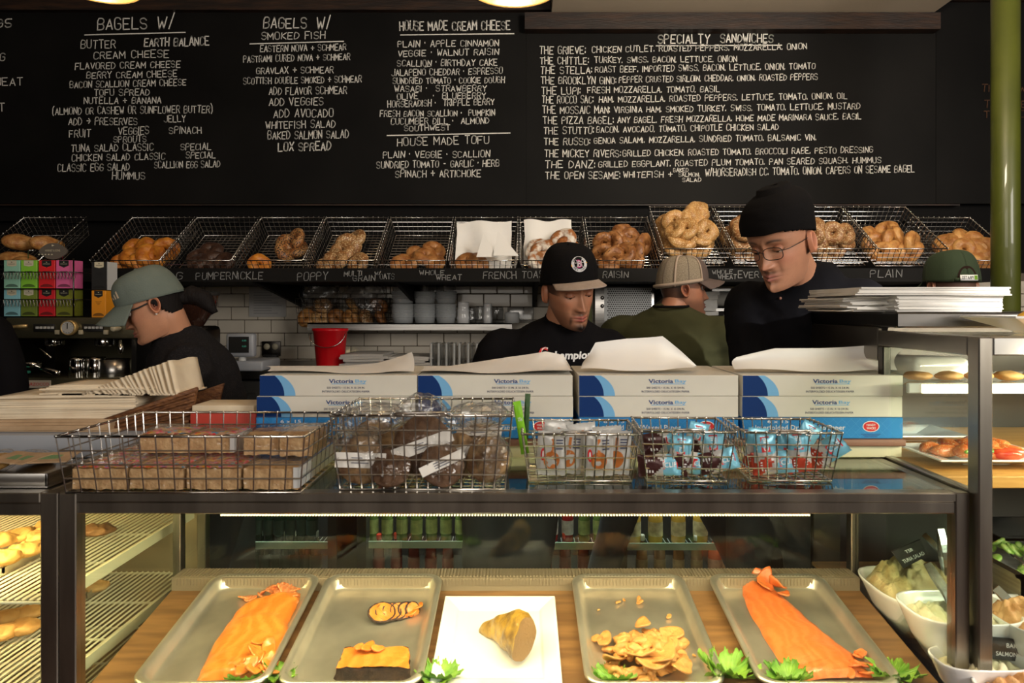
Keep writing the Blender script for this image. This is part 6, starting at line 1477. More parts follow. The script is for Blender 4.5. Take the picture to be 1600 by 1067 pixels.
def tongs(lab, p0, p1, wd=.008):
    p0, p1 = Vector(p0), Vector(p1); t = thing('tongs', lab, 'tongs', p1); ax = (p1-p0).normalized(); s = ax.cross(Vector((0,1,0))).normalized()
    for sgn in (-1, 1):
        m = MB(); pts = [p0+(p1-p0)*k/8+Vector((0, sgn*.010*math.sin(PI*min(1,k/8*1.1+.02))*1.0, 0)) for k in range(9)]
        for k, q in enumerate(pts): pass
        vs = []
        for k, q in enumerate(pts): ww = wd*(1.0 if k < 7 else 1.4); vs += [q-s*ww, q+s*ww, q+s*ww+Vector((0,.0015,0)), q-s*ww+Vector((0,.0015,0))]
        fs = [(k*4+j, k*4+(j+1) % 4, k*4+4+(j+1) % 4, k*4+4+j) for k in range(8) for j in range(4)]+[(0,3,2,1),(32,33,34,35)]
        m.add(vs, fs, False).build('arm', M_['bright_steel'], t, p1)
    return t
tongs('steel tongs standing in the rear tuna bowl', P(1470,826,1.62), P(1482,920,1.60)); tongs('steel tongs with notched handle leaning right of the sign', P(1444,835,1.70), P(1488,880,1.66), .006)
tongs('steel tongs resting in the pale creamy salad', P(1449,880,1.50), P(1492,948,1.44)); tongs('steel tongs in the brown salad at the right edge', P(1556,918,1.48), P(1602,968,1.45))
def sign(lab, pts, d0, lines):
    a, b, c3, d4 = [P(x, y, d0) for x, y in pts]; cc = (a+b+c3+d4)/4; t = thing('salad_sign', lab, 'sign', Vector((cc.x, cc.y, min(c3.z, d4.z)))); o0 = t.location
    off = Vector((0,.004,0)); MB().add([a,b,c3,d4,a+off,b+off,c3+off,d4+off], [(0,3,2,1),(4,5,6,7),(0,1,5,4),(1,2,6,5),(2,3,7,6),(3,0,4,7)], False).build('card', M_['black_print'], t, o0)
    ex = (b-a).normalized(); ey = (a-d4).normalized(); m = MB(); wd = (b-a).length; ht = (a-d4).length
    for k, (s, fr, hh) in enumerate(lines): printed(m, s, lambda u, v: cc+ex*u+ey*(v+ht*(.20-.40*k))+Vector((0,-.0008,0)), wd*fr, ht*hh, .002)
    m.build('sign_lettering', M_['white_ink'], t, o0)
sign('black card reading TUNA SALAD stuck in the tuna', [(1394,862),(1438,843),(1450,868),(1412,888)], 1.58, [("TSB",.25,.17),("TUNA SALAD",.74,.2)])
sign('black card reading BAKED SALMON SALAD at the bottom right', [(1551,996),(1622,1002),(1622,1036),(1551,1030)], 1.372, [("BAKED",.4,.2),("SALMON SALAD",.86,.2)])
# pans with cucumber
b = P(1625, 866, 1.62); b.z -= .02; t = thing('salad_pan', 'steel pan of sliced cucumber and greens at the right edge', 'pan', b)
MB().box((-.13,-.12,-.08),(.13,-.115,.012)).box((-.13,.115,-.08),(.13,.12,.012)).box((-.13,-.12,-.08),(-.125,.12,.012)).box((.125,-.12,-.08),(.13,.12,.012)).box((-.13,-.12,-.08),(.13,.12,-.075)).box((-.14,-.13,.010),(.14,-.112,.016)).box((-.14,-.13,.010),(-.12,.13,.016)).build('pan', M_['steel'], t)
M_['cuke'] = mat('cucumber', (.50,.62,.22), .35, col2=(.20,.42,.06), scale=60, coat=.3)
for i in range(26):
    q = b+Vector((random.uniform(-.10,.05), random.uniform(-.10,.10), .000+random.uniform(0,.02))); o = MB().lathe([(0,.004),(.016,.004),(.018,0),(.016,-.004),(0,-.004)], (0,0,0), 16).build('cucumber_slice', M_['cuke'], None); o.location = q; o.rotation_euler = (random.uniform(-.7,.7), random.uniform(-.7,.7), 0)
    tag(o, 'sliced cucumber in the steel pan at the right edge', 'cucumber', 'cucumber slices')
tongs('steel tongs lying in the cucumber pan', P(1582,866,1.52), P(1606,886,1.47), .006)
b = P(1606, 825, 1.85); t = thing('salad_pan', 'empty dark steel pan behind the cucumber', 'pan', b); MB().rbox((-.13,-.10,-.06),(.13,.10,-.055),.001).box((-.13,-.10,-.06),(.13,-.095,0)).box((-.13,.095,-.06),(.13,.10,0)).box((-.13,-.1,-.06),(-.125,.1,0)).box((-.14,-.11,0),(.14,-.095,.004)).build('pan', M_['dark_steel'], t)
# ---------------------------------------------------------------- people
HT_TAB = [(-.100,.001,.02,.0),(-.112,.022,.068,.02),(-.119,.032,.084,.03),(-.107,.042,.092,.045),(-.088,.0515,.0905,.060),(-.066,.0585,.0885,.070),(-.045,.0635,.0875,.078),
 (-.02,.0685,.0855,.087),(0,.0715,.0845,.093),(.02,.0745,.090,.097),(.045,.0765,.0915,.100),(.07,.0745,.087,.098),(.09,.067,.076,.089),(.107,.051,.057,.068),(.117,.028,.031,.038),(.119,.001,.001,.001)]
def tab(t):
    n = len(HT_TAB)-1; t = min(max(t,0),.99999)*n; i = int(t); f_ = t-i
    p = [HT_TAB[min(max(i+k,0),n)] for k in (-1,0,1,2)]; out = []
    for c in range(4):
        a, b, c_, d = (q[c] for q in p); out.append(.5*(2*b+(c_-a)*f_+(2*a-5*b+4*c_-d)*f_*f_+(3*b-a-3*c_+d)*f_**3))
    return out
def gs(x, c, s): return math.exp(-((x-c)/s)**2)
def lerp3(a, b, k): return tuple(a[i]*(1-k)+b[i]*k for i in range(3))
def head_pt(u, t, opt, off=0, plain=False):
    """u in [-1,1] round the head (0 = face), t bottom..crown"""
    z, w_, fr, bk = tab(t); w_ = max(w_, .0005)*opt.get('wide', 1); a = PI*(.42*u+.58*u**3)
    s, c = math.sin(a), math.cos(a)
    x = (w_+off)*math.copysign(abs(s)**.92, s); y = -(fr+off)*c if c > 0 else -(bk+off)*c
    if c > 0: y = -(fr+off)*abs(c)**.82
    jaw = opt.get('jaw', 1.0)
    if z < -.03: x *= 1+(jaw-1)*min(1, (-.03-z)/.05)
    if not plain and c > -.05:
        fz = min(1, max(0, (c+.05)/.35)); d = 0; ax = abs(x)
        nz = max(0, min(1, (.012-z)/.054)) if z > -.046 else max(0, 1-(-.046-z)/.0115)
        nw = .0062+.0062*nz
        d += (.005+.023*nz**1.25)*gs(x, 0, nw)*(1 if z < .012 else max(0, 1-(z-.012)/.02))*opt.get('nose', 1)
        d += .0085*gs(ax, .0135, .0062)*gs(z, -.0445, .0068)
        d -= .0115*gs(ax, .032, .0165)*gs(z, .001, .0115)
        d += .0078*gs(ax, .032, .0115)*gs(z, -.0005, .0075)
        d += .0045*gs(ax, .031, .021)*gs(z, .0205, .0065)
        d += .0045*gs(ax, .046, .016)*gs(z, -.028, .016)
        d += .0042*gs(x, 0, .024)*gs(z, -.073, .016)
        d += .0050*gs(x, 0, .019)*gs(z, -.0695, .0042)*(1-.25*gs(x,0,.0025)); d += .0060*gs(x, 0, .0165)*gs(z, -.0795, .0048)
        d -= .0045*gs(x, 0, .022)*gs(z, -.0745, .0016); d -= .003*gs(x, 0, .018)*gs(z, -.0895, .005)
        d += .0055*gs(x, 0, .018)*gs(z, -.106, .012); d -= .002*gs(x,0,.003)*gs(z,-.0615,.005)
        d -= .0012*gs(ax, .033, .014)*gs(z, -.0065-.25*(ax-.032)**2*40, .0012)
        d -= .0030*gs(ax, .027-.0*z, .006)*gs(z, -.058, .016)*(1 if z > -.07 else .6)
        y -= d*fz
    return Vector((x, y, z+(off if t > .93 else 0)))
def head_color(p, opt):
    x, y, z = p; ax = abs(x); sk = opt['skin']; c = sk
    if y < -.03:
        c = lerp3(c, opt.get('cheek', (sk[0]*1.02, sk[1]*.82, sk[2]*.78)), .55*gs(ax,.042,.02)*gs(z,-.03,.018)+.4*gs(x,0,.014)*gs(z,-.044,.012))
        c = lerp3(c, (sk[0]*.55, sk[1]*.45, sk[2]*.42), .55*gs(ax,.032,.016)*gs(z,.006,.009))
        for (zz, sx, sz) in ((-.0695,.021,.0036),(-.0795,.019,.0042)):
            c = lerp3(c, opt['lip'], min(1, 1.25*gs(x,0,sx)*gs(z,zz,sz)))
        c = lerp3(c, (.05,.012,.01), .85*gs(x,0,.023)*gs(z,-.0745,.0013))
        zb = .0205+.004*math.sin((ax-.012)/.04*PI) if ax > .012 else .02
        c = lerp3(c, opt['brow'], min(1, 1.2*opt.get('browk',1)*gs(z,zb,.0038)*(1/(1+math.exp(-(ax-.013)/.0018)))*(1/(1+math.exp((ax-.050)/.0022)))))
        zl = -.0068+.0032*((ax-.032)/.014)**2
        c = lerp3(c, (.008,.004,.003), min(1, 1.3*gs(z,zl,.0016)*(1/(1+math.exp((abs(ax-.032)-.0145)/.0012)))))
        c = lerp3(c, (sk[0]*.12,sk[1]*.1,sk[2]*.1), .9*gs(ax,.0085,.0034)*gs(z,-.0520,.0022))
    b = opt.get('beard')
    if b:
        k = 0; must = gs(x,0,.026)*gs(z,-.0615,.0045)*(1 if z < -.054 else 0); 
        if b == 'goatee': k = max(.85*must, 1.15*gs(x,0,.026)*gs(z,-.106,.015), .8*gs(ax,.030,.005)*gs(z,-.085,.018), .30*(1 if z < -.055 and y > -.09 and ax > .03 else 0)*gs(z,-.085,.03))
        if b == 'moustache': k = max(.75*must, .35*gs(x,0,.012)*gs(z,-.090,.004))
        if b == 'stubble': k = .55*(1/(1+math.exp((z+.055)/.006)))+.3*must
        if y < .03: c = lerp3(c, (.018,.011,.009), min(1, k))
    hl = opt.get('hairline')
    if hl:                                            # cropped hair
        k = hl(p)
        if k > 0: c = lerp3(c, opt.get('haircol', (.02,.014,.012)), min(1, k))
    n = noise.noise(Vector(p)*55)*.05+noise.noise(Vector(p)*250)*.05; return tuple(max(0, v*(1+n)) for v in c)+(1,)
def Rh(yaw, pitch, roll): return Matrix.Rotation(yaw,4,'Z')@Matrix.Rotation(pitch,4,'X')@Matrix.Rotation(roll,4,'Y')
def make_head(mb, cols, H, opt, ears=True):
    nu, nt = 150, 150; idx = []
    def fn(u, v):
        uu = u*2-1; t = .5-.5*math.cos(PI*v) if False else v
        p = head_pt(uu, t, opt); cols.append(head_color(p, opt)); return H@p
    mb.grid(fn, nu, nt, False)
    lid = opt.get('lid', -.30)                        # how far the upper lid comes down
    for s in (-1, 1):
        def lf(u, v):
            a = (u-.5)*PI*1.04; z_ = math.sin(lid+(1.35-lid)*v); rr = math.cos(lid+(1.35-lid)*v)
            R0 = .0131; sk = opt['skin']; k = gs(v, 0, .07)
            cols.append(lerp3((sk[0]*.80,sk[1]*.72,sk[2]*.70), (.006,.004,.003), min(1, 1.1*k))+(1,))
            return H@Vector((s*.032+R0*1.08*rr*math.sin(a), -.0712-R0*rr*math.cos(a), -.0015+R0*z_))
        mb.grid(lf, 24, 14, False)
    if ears:
        for s in (-1, 1):
            E = H@Matrix.Translation((s*.0715*opt.get('wide',1), .012, -.012))@Matrix.Rotation(s*.32,4,'Z')@Matrix.Rotation(-.18,4,'X')
            def ef(u, v):
                a = 2*PI*u; r = v; rim = gs(r,.80,.16)*.0065; con = -.010*gs(r,.30,.28)
                ey = .0185*r*math.cos(a)*(1+.18*math.sin(a)); ez = .0315*r*math.sin(a)
                p = Vector((s*(.006+rim+con+.004*(1-r)+.006*max(0,math.cos(a))*r), ey, ez-.002)); 
                if r > .97: p.x -= s*.007
                k = min(1, 1.2*gs(r,.32,.22)); sk = opt['skin']; cols.append(lerp3((sk[0]*1.0,sk[1]*.85,sk[2]*.8),(sk[0]*.45,sk[1]*.3,sk[2]*.28),k)+(1,)); return E@p
            mb.grid(ef, 30, 14, True)
            def eb(u, v):
                a = 2*PI*u; r = 1-v; cols.append(opt['skin']+(1,)); return E@Vector((s*(-.001-.008*v), .0185*r*math.cos(a)*(1+.18*math.sin(a)), .0315*r*math.sin(a)-.002))
            mb.grid(eb, 30, 4, True)
def eyes(parent, H, loc, down=.35):
    for s in (-1, 1):
        c = H@Vector((s*.032, -.0712, -.0015)); m = MB().ball((0,0,0), .0118, 20); m.v = [p+c for p in m.v]; e = m.build('eye', M_['eye_white'], parent, loc)
        d = (H.to_3x3()@Vector((s*.02, -1, -down))).normalized(); m = MB(); R_ = d.to_track_quat('Z','Y').to_matrix(); m.lathe([(0,.01215),(.0030,.0119),(.0056,.0108)], c, 18, R_); m.build('iris', M_['iris'], e, (0,0,0)) if False else m.build('iris', M_['iris'], parent, loc)
M_['eye_white'] = mat('eye_white', (.55,.5,.46), .15); M_['iris'] = mat('dark_iris', (.02,.01,.006), .1)
def loft(mb, secs, n=28):
    """secs: (centre, right vec, fwd vec, rw, rd)"""
    vs = [c+r*(rw*math.cos(a))+f_*(rd*math.sin(a)) for (c, r, f_, rw, rd) in secs for a in np.linspace(0, 2*PI, n, endpoint=False)]
    fs = [(i*n+k, i*n+(k+1) % n, (i+1)*n+(k+1) % n, (i+1)*n+k) for i in range(len(secs)-1) for k in range(n)]
    fs += [tuple(range(n))[::-1], tuple((len(secs)-1)*n+k for k in range(n))]; mb.add(vs, fs, True)
def smooth_pts(pts, rs, per=6):
    out, ro = [], []; n = len(pts)
    for i in range(n-1):
        p = [Vector(pts[min(max(i+k,0),n-1)]) for k in (-1,0,1,2)]
        for k in range(per):
            t = k/per; out.append(.5*(2*p[1]+(p[2]-p[0])*t+(2*p[0]-5*p[1]+4*p[2]-p[3])*t*t+(3*p[1]-p[0]-3*p[2]+p[3])*t**3)); ro.append(rs[i]*(1-t)+rs[i+1]*t)
    return out+[Vector(pts[-1])], ro+[rs[-1]]
def remeshed(mb, name, m, parent, loc, voxel=.009, sm=6, wr=.004, wsc=14, seed=0, inset=0):
    tmp = mb.build('tmp', m, None, loc); md = tmp.modifiers.new('r','REMESH'); md.mode = 'VOXEL'; md.voxel_size = voxel; md.use_smooth_shade = True
    s2 = tmp.modifiers.new('s','SMOOTH'); s2.iterations = sm; s2.factor = .6
    dg = bpy.context.evaluated_depsgraph_get(); me = bpy.data.meshes.new_from_object(tmp.evaluated_get(dg)); bpy.data.objects.remove(tmp)
    o = bpy.data.objects.new(name, me); C.objects.link(o); me.name = name
    if wr:
        me.update()
        for v in me.vertices:
            q = v.co+Vector((seed,0,0)); k = noise.noise(Vector((q.x*wsc*.8+q.z*5, q.y*wsc*.8, q.z*wsc*.55+3*noise.noise(q*6)))); v.co += v.normal*(wr*(1-2.6*abs(k)))
    me.materials.clear(); me.materials.append(m)
    o.parent = parent; me.polygons.foreach_set('use_smooth', [True]*len(me.polygons)); return o
def hand(mb, cols, wrist, fdir, palm, side, skin):
    """palm and five curled fingers"""
    f_ = Vector(fdir).normalized(); pn = Vector(palm).normalized(); r = f_.cross(pn).normalized()*side; w0 = Vector(wrist); n0 = len(mb.v)
    loft(mb, [(w0-f_*.02, r, pn, .026, .019), (w0+f_*.02, r, pn, .032, .017), (w0+f_*.06, r, pn, .041, .015), (w0+f_*.092, r, pn, .040, .012)], 16)
    for k, (o_, L_) in enumerate(((-.031,.068),(-.0105,.078),(.0105,.073),(.031,.058))):
        b = w0+f_*.085+r*o_; d = f_.copy(); pts = [b]; 
        for j, (sg, an) in enumerate(((.42,.35),(.32,.55),(.26,.45))):
            d = (d*math.cos(an)+pn*math.sin(an)).normalized(); pts.append(pts[-1]+d*L_*sg)
        mb.tube(pts, [.0095,.009,.008,.0062], 10)
    b = w0+f_*.03-r*.03; pts = [b, b+(f_*.5-r*.8+pn*.3).normalized()*.035, b+(f_*.5-r*.8+pn*.3).normalized()*.035+(f_*.8-r*.3+pn*.5).normalized()*.028, b+(f_*.5-r*.8+pn*.3).normalized()*.035+(f_*.8-r*.1+pn*.5).normalized()*.05]
    mb.tube(pts, [.014,.0115,.010,.007], 10)
    cols += [skin+(1,)]*(len(mb.v)-n0)
def person(label, hip, neck, byaw, hc, hrot, opt, shirt_m, elbows, wrists, sw=.20, bulk=1.0, collar=True, sleeve_to=.98, seed=0, feet=None):
    hip, neck, hc = Vector(hip), Vector(neck), Vector(hc); loc = Vector((hip.x, hip.y, 0)); root = thing('person', label, 'person', loc)
    H = Matrix.Translation(hc)@Rh(*hrot)@Matrix.Scale(opt.get('size', 1.0), 4)
    r = Vector((math.cos(byaw), math.sin(byaw), 0)); f_ = Vector((math.sin(byaw), -math.cos(byaw), 0)); up = (neck-hip).normalized()
    f2 = (f_-up*f_.dot(up)).normalized(); L_ = (neck-hip).length; sk = opt['skin']
    FT_ = [Vector(q) for q in feet] if feet else [Vector((hip.x,hip.y,0))+r*s*.11 for s in (-1, 1)]
    S_ = [neck-up*.100+r*(s*sw*.90)+Vector((0,0,-.012)) for s in (-1, 1)]
    # body
    mb = MB(); cols = []
    make_head(mb, cols, H, opt)
    n0 = len(mb.v)
    base_ = H@Vector((0,.022,-.055)); nb = neck-up*.06
    nr = opt.get('neck', .056)
    pts, rs = smooth_pts([H@Vector((0,.030,-.01)), base_, base_.lerp(nb,.5)+Vector((0,0,0)), nb, nb-up*.05], [nr*.80, nr*.98, nr*.97, nr*1.12, nr*1.5], 5)
    mb.tube(pts, rs, 28)
    loft(mb, [(hip, r, f2, .15, .10), (hip+up*L_*.3, r, f2, .13, .09), (hip+up*L_*.75, r, f2, .15, .10), (hip+up*L_*.84, r, f2, .12, .06), (hip+up*L_*.92, r, f2, .06, .045)], 20)
    for s in (0, 1):
        p2, r2 = smooth_pts([S_[s], elbows[s], wrists[s]], [.044, .036, .025], 8); mb.tube(p2, r2, 16)
    for s in (-1, 1): mb.tube(smooth_pts([hip+r*s*.09, (hip+r*s*.09).lerp(FT_[(s+1)//2], .5)-f_*(-.02), FT_[(s+1)//2]+Vector((0,0,.08))], [.08,.055,.035], 6)[0], smooth_pts([hip]*3, [.08,.055,.035], 6)[1], 14)
    cols += [sk+(1,)]*(len(mb.v)-n0)
    for s in (0, 1):
        fd = (Vector(wrists[s])-Vector(elbows[s])).normalized(); pn = Vector((0,0,-1)); pn = (pn-fd*pn.dot(fd)).normalized(); hand(mb, cols, wrists[s], fd, pn, -1 if s else 1, sk)
    mb.cols = cols; mb.build('body', M_['skin'], root, loc)
    eyes(root, H, loc, opt.get('gaze', .5))
    # shirt
    k = bulk; sb_ = MB(); e0 = hip-up*.04
    loft(sb_, [(e0, r, f2, .175*k, .135*k), (hip+up*L_*.25, r, f2, .165*k, .13*k), (hip+up*L_*.5, r, f2, .175*k, .135*k), (hip+up*L_*.70, r, f2, sw*.93, .135*k), (hip+up*L_*.80, r, f2, sw*.98, .118*k), (hip+up*L_*.87, r, f2, sw*.88, .100*k), (hip+up*L_*.94, r, f2, sw*.60, .084*k), (neck-up*.005, r, f2, nr*1.42, nr*1.30), (neck+up*.012, r, f2, nr*1.16, nr*1.12)], 36)
    for s in (0, 1):
        el = Vector(elbows[s]); wr_ = Vector(wrists[s]); end = el.lerp(wr_, sleeve_to) if sleeve_to > 0 else S_[s].lerp(el, 1+sleeve_to)
        s0_ = S_[s].lerp(neck-up*.17, .42); seq = [s0_, S_[s], el, end] if sleeve_to > 0 else [s0_, S_[s], end]
        rad = [.058*k, .062*k, .055*k, .044*k] if sleeve_to > 0 else [.058*k,.066*k,.066*k]
        p2, r2 = smooth_pts(seq, rad, 8); sb_.tube(p2, r2, 20)
    shirt = remeshed(sb_, 'shirt', shirt_m, root, loc, .014, 5, .0045, 15, seed)
    if collar:
        m = MB(); m.tube([neck+up*.010+r*(math.cos(a)*nr*1.16)+f2*(math.sin(a)*nr*1.14)-up*(.012*math.sin(a)) for a in np.linspace(0,2*PI,28,endpoint=False)], .0055, 8, closed=True); m.build('collar', opt.get('collar_m', shirt_m), root, loc)
    # trousers and shoes
    tb_ = MB(); loft(tb_, [(hip-up*.0+Vector((0,0,.03)), r, f_, .165*k, .125*k), (hip-Vector((0,0,.06)), r, f_, .175*k, .13*k), (hip-Vector((0,0,.12)), r, f_, .165*k, .12*k)], 24)
    for s in (-1, 1):
        foot = FT_[(s+1)//2]; p2, r2 = smooth_pts([hip+r*s*.09-Vector((0,0,.05)), (hip+r*s*.09).lerp(foot,.5)+f_*.02, foot+Vector((0,0,.05))], [.092*k,.070,.058], 6); tb_.tube(p2, r2, 16)
    remeshed(tb_, 'trousers', M_['trousers'], root, loc, .024, 2, .003, 10, seed)
    for s in (-1, 1):
        foot = FT_[(s+1)//2]; m = MB(); pts = [foot-f_*.07+Vector((0,0,.045)), foot+f_*.02+Vector((0,0,.05)), foot+f_*.12+Vector((0,0,.036)), foot+f_*.19+Vector((0,0,.028))]; m.tube(*smooth_pts(pts, [.04,.048,.044,.026], 4), 12); m.build('shoe', M_['rubber'], root, loc)
    bpy.context.view_layer.update()
    return root, H, shirt, loc, r, f2, up
def shell(H, opt, mask, off, name, m, parent, loc, nu=90, nt=80, fn2=None, thick=.003):
    """cloth or hair that follows the skull"""
    mb = MB(); keep = []
    vs = [[None]*nu for _ in range(nt)]
    for j in range(nt):
        for i in range(nu):
            p = head_pt((i/(nu-1))*2-1, .35+.65*j/(nt-1), opt, off, True)
            if fn2: p = fn2(p)
            vs[j][i] = p
    flatv = [H@p for row in vs for p in row]; fs = []
    for j in range(nt-1):
        for i in range(nu-1):
            if all(mask(vs[jj][ii]) for jj, ii in ((j,i),(j,i+1),(j+1,i+1),(j+1,i))): fs.append((j*nu+i, j*nu+i+1, (j+1)*nu+i+1, (j+1)*nu+i))
    mb.add(flatv, fs, True); return mb.build(name, m, parent, loc, thick)
def cap(H, root, loc, crown_m, brim_m, zf=.030, zb_=-.012, hgt=1.0, brim_len=.070, brim_drop=.012, curve=.012, back_m=None, squat=1.0, open_back=False, btn=None, brim_w=.076):
    """baseball cap: crown of seamed panels, button and stitched brim"""
    def edge(a): return zf*(.5+.5*math.cos(a))+zb_*(.5-.5*math.cos(a))       # a=0 front
    A0, B0 = .0855, .1065; top = .133*hgt
    def cp(a, v, off=0):
        ze = edge(a); z = ze+(top-ze)*math.sin(v*PI/2)**(.92); k = math.cos(v*PI/2)**.50
        se = 1-.0035*abs(math.sin(3*a))**.15*0; fr = 1.02 if math.cos(a) > .2 else 1
        pr_ = (abs(math.cos(3*a+PI/2))**.4)*.0025
        return Vector(((A0+off+pr_)*k*math.sin(a), -(B0+off+pr_)*fr*k*math.cos(a)+.004, z))
    def seg(a0, a1, name, m, thick=.003):
        mb = MB().grid(lambda u, v: H@cp(a0+(a1-a0)*u, v), 60, 26); return mb.build(name, m, hat, loc, thick)
    hat = None
    mb = MB().grid(lambda u, v: H@cp(-PI+2*PI*u if back_m is None else (-1.0+2.0*u), v), 96, 26, False)
    hat = mb.build('cap', crown_m, root, loc, .003)
    if back_m: MB().grid(lambda u, v: H@cp(1.0+(2*PI-2.0)*u, v), 80, 26).build('mesh_panel', back_m, hat, (0,0,0))
    def br_(u, v):
        a = (u-.5)*2*1.12; b = cp(a, .02); L_ = brim_len*math.cos(a*.98)**.55*v
        return H@Vector((b.x*(1+.08*v)+0, b.y-L_, b.z-.002-brim_drop*v-curve*(b.x/brim_w)**2*(.35+.65*v)*2.2+curve*.6))
    MB().grid(br_, 36, 14).build('brim', brim_m, hat, (0,0,0), .0035)
    m = MB().ball(H@cp(0,1)+Vector((0,0,.001)), .0065, 12); m.build('button', crown_m if btn is None else btn, hat, (0,0,0))
    m = MB()
    for k in range(6): m.tube([H@cp(PI/6+k*PI/3+PI/6*0, v, .0012) for v in np.linspace(0,.98,16)], .0009, 4)
    m.build('seam', crown_m, hat, (0,0,0))
    return hat, cp
def glasses(H, root, loc, m, rx=.0235, rz=.0175, y0=-.1005, thick=.0017, sq=.6, zc=-.004):
    mb = MB()
    for s in (-1, 1):
        mb.tube([H@Vector((s*.033+rx*math.copysign(abs(math.cos(a))**sq, math.cos(a)), y0+.006*abs(s*.033+rx*math.cos(a))/.05, zc+rz*math.copysign(abs(math.sin(a))**sq, math.sin(a)))) for a in np.linspace(0,2*PI,32,endpoint=False)], thick, 6, closed=True)
        mb.tube([H@Vector((s*.0565, y0+.008, zc+.006)), H@Vector((s*.070, y0+.022, zc+.006)), H@Vector((s*.077,-.03,.000)), H@Vector((s*.078,.012,.002))], thick, 6)
    mb.tube([H@Vector((x, y0-.001, zc+.004+.003*math.cos(x*150))) for x in np.linspace(-.011,.011,5)], thick, 6)
    g_ = mb.build('glasses', m, root, loc); m2 = MB()
    for s in (-1, 1): flat(m2, [(s*.033+rx*math.copysign(abs(math.cos(a))**sq, math.cos(a)), rz*math.copysign(abs(math.sin(a))**sq, math.sin(a))+zc) for a in np.linspace(0,2*PI,24,endpoint=False)], lambda x, z: H@Vector((x, y0+.006*abs(x)/.05, z)))
    m2.build('lens', thin('lens_'+str(round(loc.x,2)), (.95,.95,.93), .8, .0), g_, (0,0,0))
def project(mb, bvh, dirv, off):
    out = []
    for p in mb.v:
        h = bvh.ray_cast(p-dirv*.4, dirv)
        out.append((h[0]-dirv*off) if h[0] is not None else p)
    mb.v = out
T1 = dict(skin=(.46,.215,.125), lip=(.42,.10,.085), brow=(.02,.012,.01), beard='goatee', jaw=.98, hairline=lambda p: .9*gs(abs(p.x),.072,.012)*(1 if p.z > -.005 and p.y > -.055 else 0)+(.9 if p.y > .02 and p.z > -.03 else 0))
# cook in the black snapback
hc = P(889, 450, 2.20)
nk = P(882, 500, 2.27)
p_, H_, sh_, lc_, r_, f_, up_ = person('man in black cap with grey brim and black shirt, looking down at his work', (wx(802,2.42), 2.42, .96), nk, .12, hc, (.40, .30, -.13), T1, M_['black_shirt'],
    [nk+Vector((-.27,-.02,-.33)), nk+Vector((.29,-.02,-.33))], [nk+Vector((-.10,-.28,-.36)), nk+Vector((.12,-.30,-.36))], sw=.215, bulk=1.06, seed=1, collar=True, feet=[(wx(745,2.42),2.42,0),(wx(802,2.42),2.44,0)])
hat, cp_ = cap(H_, p_, lc_, M_['hat_black'], M_['brim_grey'], zf=.047, zb_=-.006, hgt=1.06, brim_len=.062, brim_drop=.004, curve=.003)
# round embroidered badge on the cap front
def badge(H, hat, cp_, a0, v0, rad, parts, sc_=1.0):
    for name, m, fn_ in parts:
        mb = MB(); fn_(mb); out = []
        for p in mb.v:
            a = a0+p.x*sc_/.100; v = v0+p.z*sc_/.155; out.append(H@cp_(a, v, .0028+p.y))
        mb.v = out; mb.build(name, m, hat, (0,0,0))
def ringpoly(mb, r0, r1, y, n=36):
    mb.add([Vector((r*math.cos(a), y, r*math.sin(a))) for a in np.linspace(0,2*PI,n,endpoint=False) for r in (r0, r1)], [(2*k, 2*((k+1) % n), 2*((k+1) % n)+1, 2*k+1) for k in range(n)], False)
def round_text(mb, s, R, hh, y, a_mid, span, flip=False):
    n = len(s)
    for i, ch in enumerate(s):
        if ch == ' ': continue
        a = a_mid-(i-(n-1)/2)*span/n*(-1 if flip else 1); ex = Vector((math.sin(a), 0, -math.cos(a))) if not flip else Vector((-math.sin(a), 0, math.cos(a))); er = Vector((math.cos(a), 0, math.sin(a)))*(1 if not flip else -1)
        printed(mb, ch, lambda u, v: Vector((R*math.cos(a), y, R*math.sin(a)))+ex*u+er*v, hh*.7, hh, .01)
def seams(mb):
    for s in (-1, 1): mb.tube([Vector((s*(.0125-.007*math.cos(t)), .0014, .0125*math.sin(t))) for t in np.linspace(-1.1,1.1,9)], .0007, 4)
    mb.tube([Vector((x, .0014, .002)) for x in (-.0125,-.005)], .0007, 4); mb.tube([Vector((x, .0014, .002)) for x in (.006,.0125)], .0007, 4)
badge(H_, hat, cp_, -.16, .42, .022, [('badge_disc', M_['silver'], lambda m: ringpoly(m, 0.0001, .0212, .0004)), ('badge_center', M_['hat_black'], lambda m: ringpoly(m, .0001, .0135, .0008)),
  ('badge_lettering', M_['black_print'], lambda m: (round_text(m, 'BROOKLYN', .0173, .0046, .0010, PI/2, 2.5), round_text(m, 'NEW YORK', .0173, .0046, .0010, -PI/2, 2.2, True))),
  ('badge_seams', M_['silver'], seams), ('badge_letter_edge', M_['magenta'], lambda m: printed(m, 'B', lambda u, v: Vector((u, .0016, v)), .0125, .0215, .05)), ('badge_letter', M_['silver'], lambda m: printed(m, 'B', lambda u, v: Vector((u, .0021, v)), .0085, .0165, 0)),
  ('badge_dots', M_['yellow'], lambda m: (m.ball((.0208,.001,.001),.0018,8), m.ball((-.0208,.001,-.0035),.0014,8), m.ball((-.0200,.001,-.0065),.0014,8)))], 1.42)
me_ = sh_.data; bvh = BVHTree.FromPolygons([v.co+lc_ for v in me_.vertices], [tuple(p.vertices) for p in me_.polygons])
def chest_text(s, px, py, d, w_, h_, m, name, bold=.03, sh=.15):
    mb = MB(); c0 = P(px, py, d); printed(mb, s, lambda u, v: c0+r_*(u+v*sh)+Vector((0,0,v)), w_, h_, bold); project(mb, bvh, Vector((0,1,0)), .0035); mb.build(name, m, p_, lc_)
chest_text('hampion', 900, 560, 2.1, .125, .034, M_['white_ink'], 'shirt_lettering', .035)
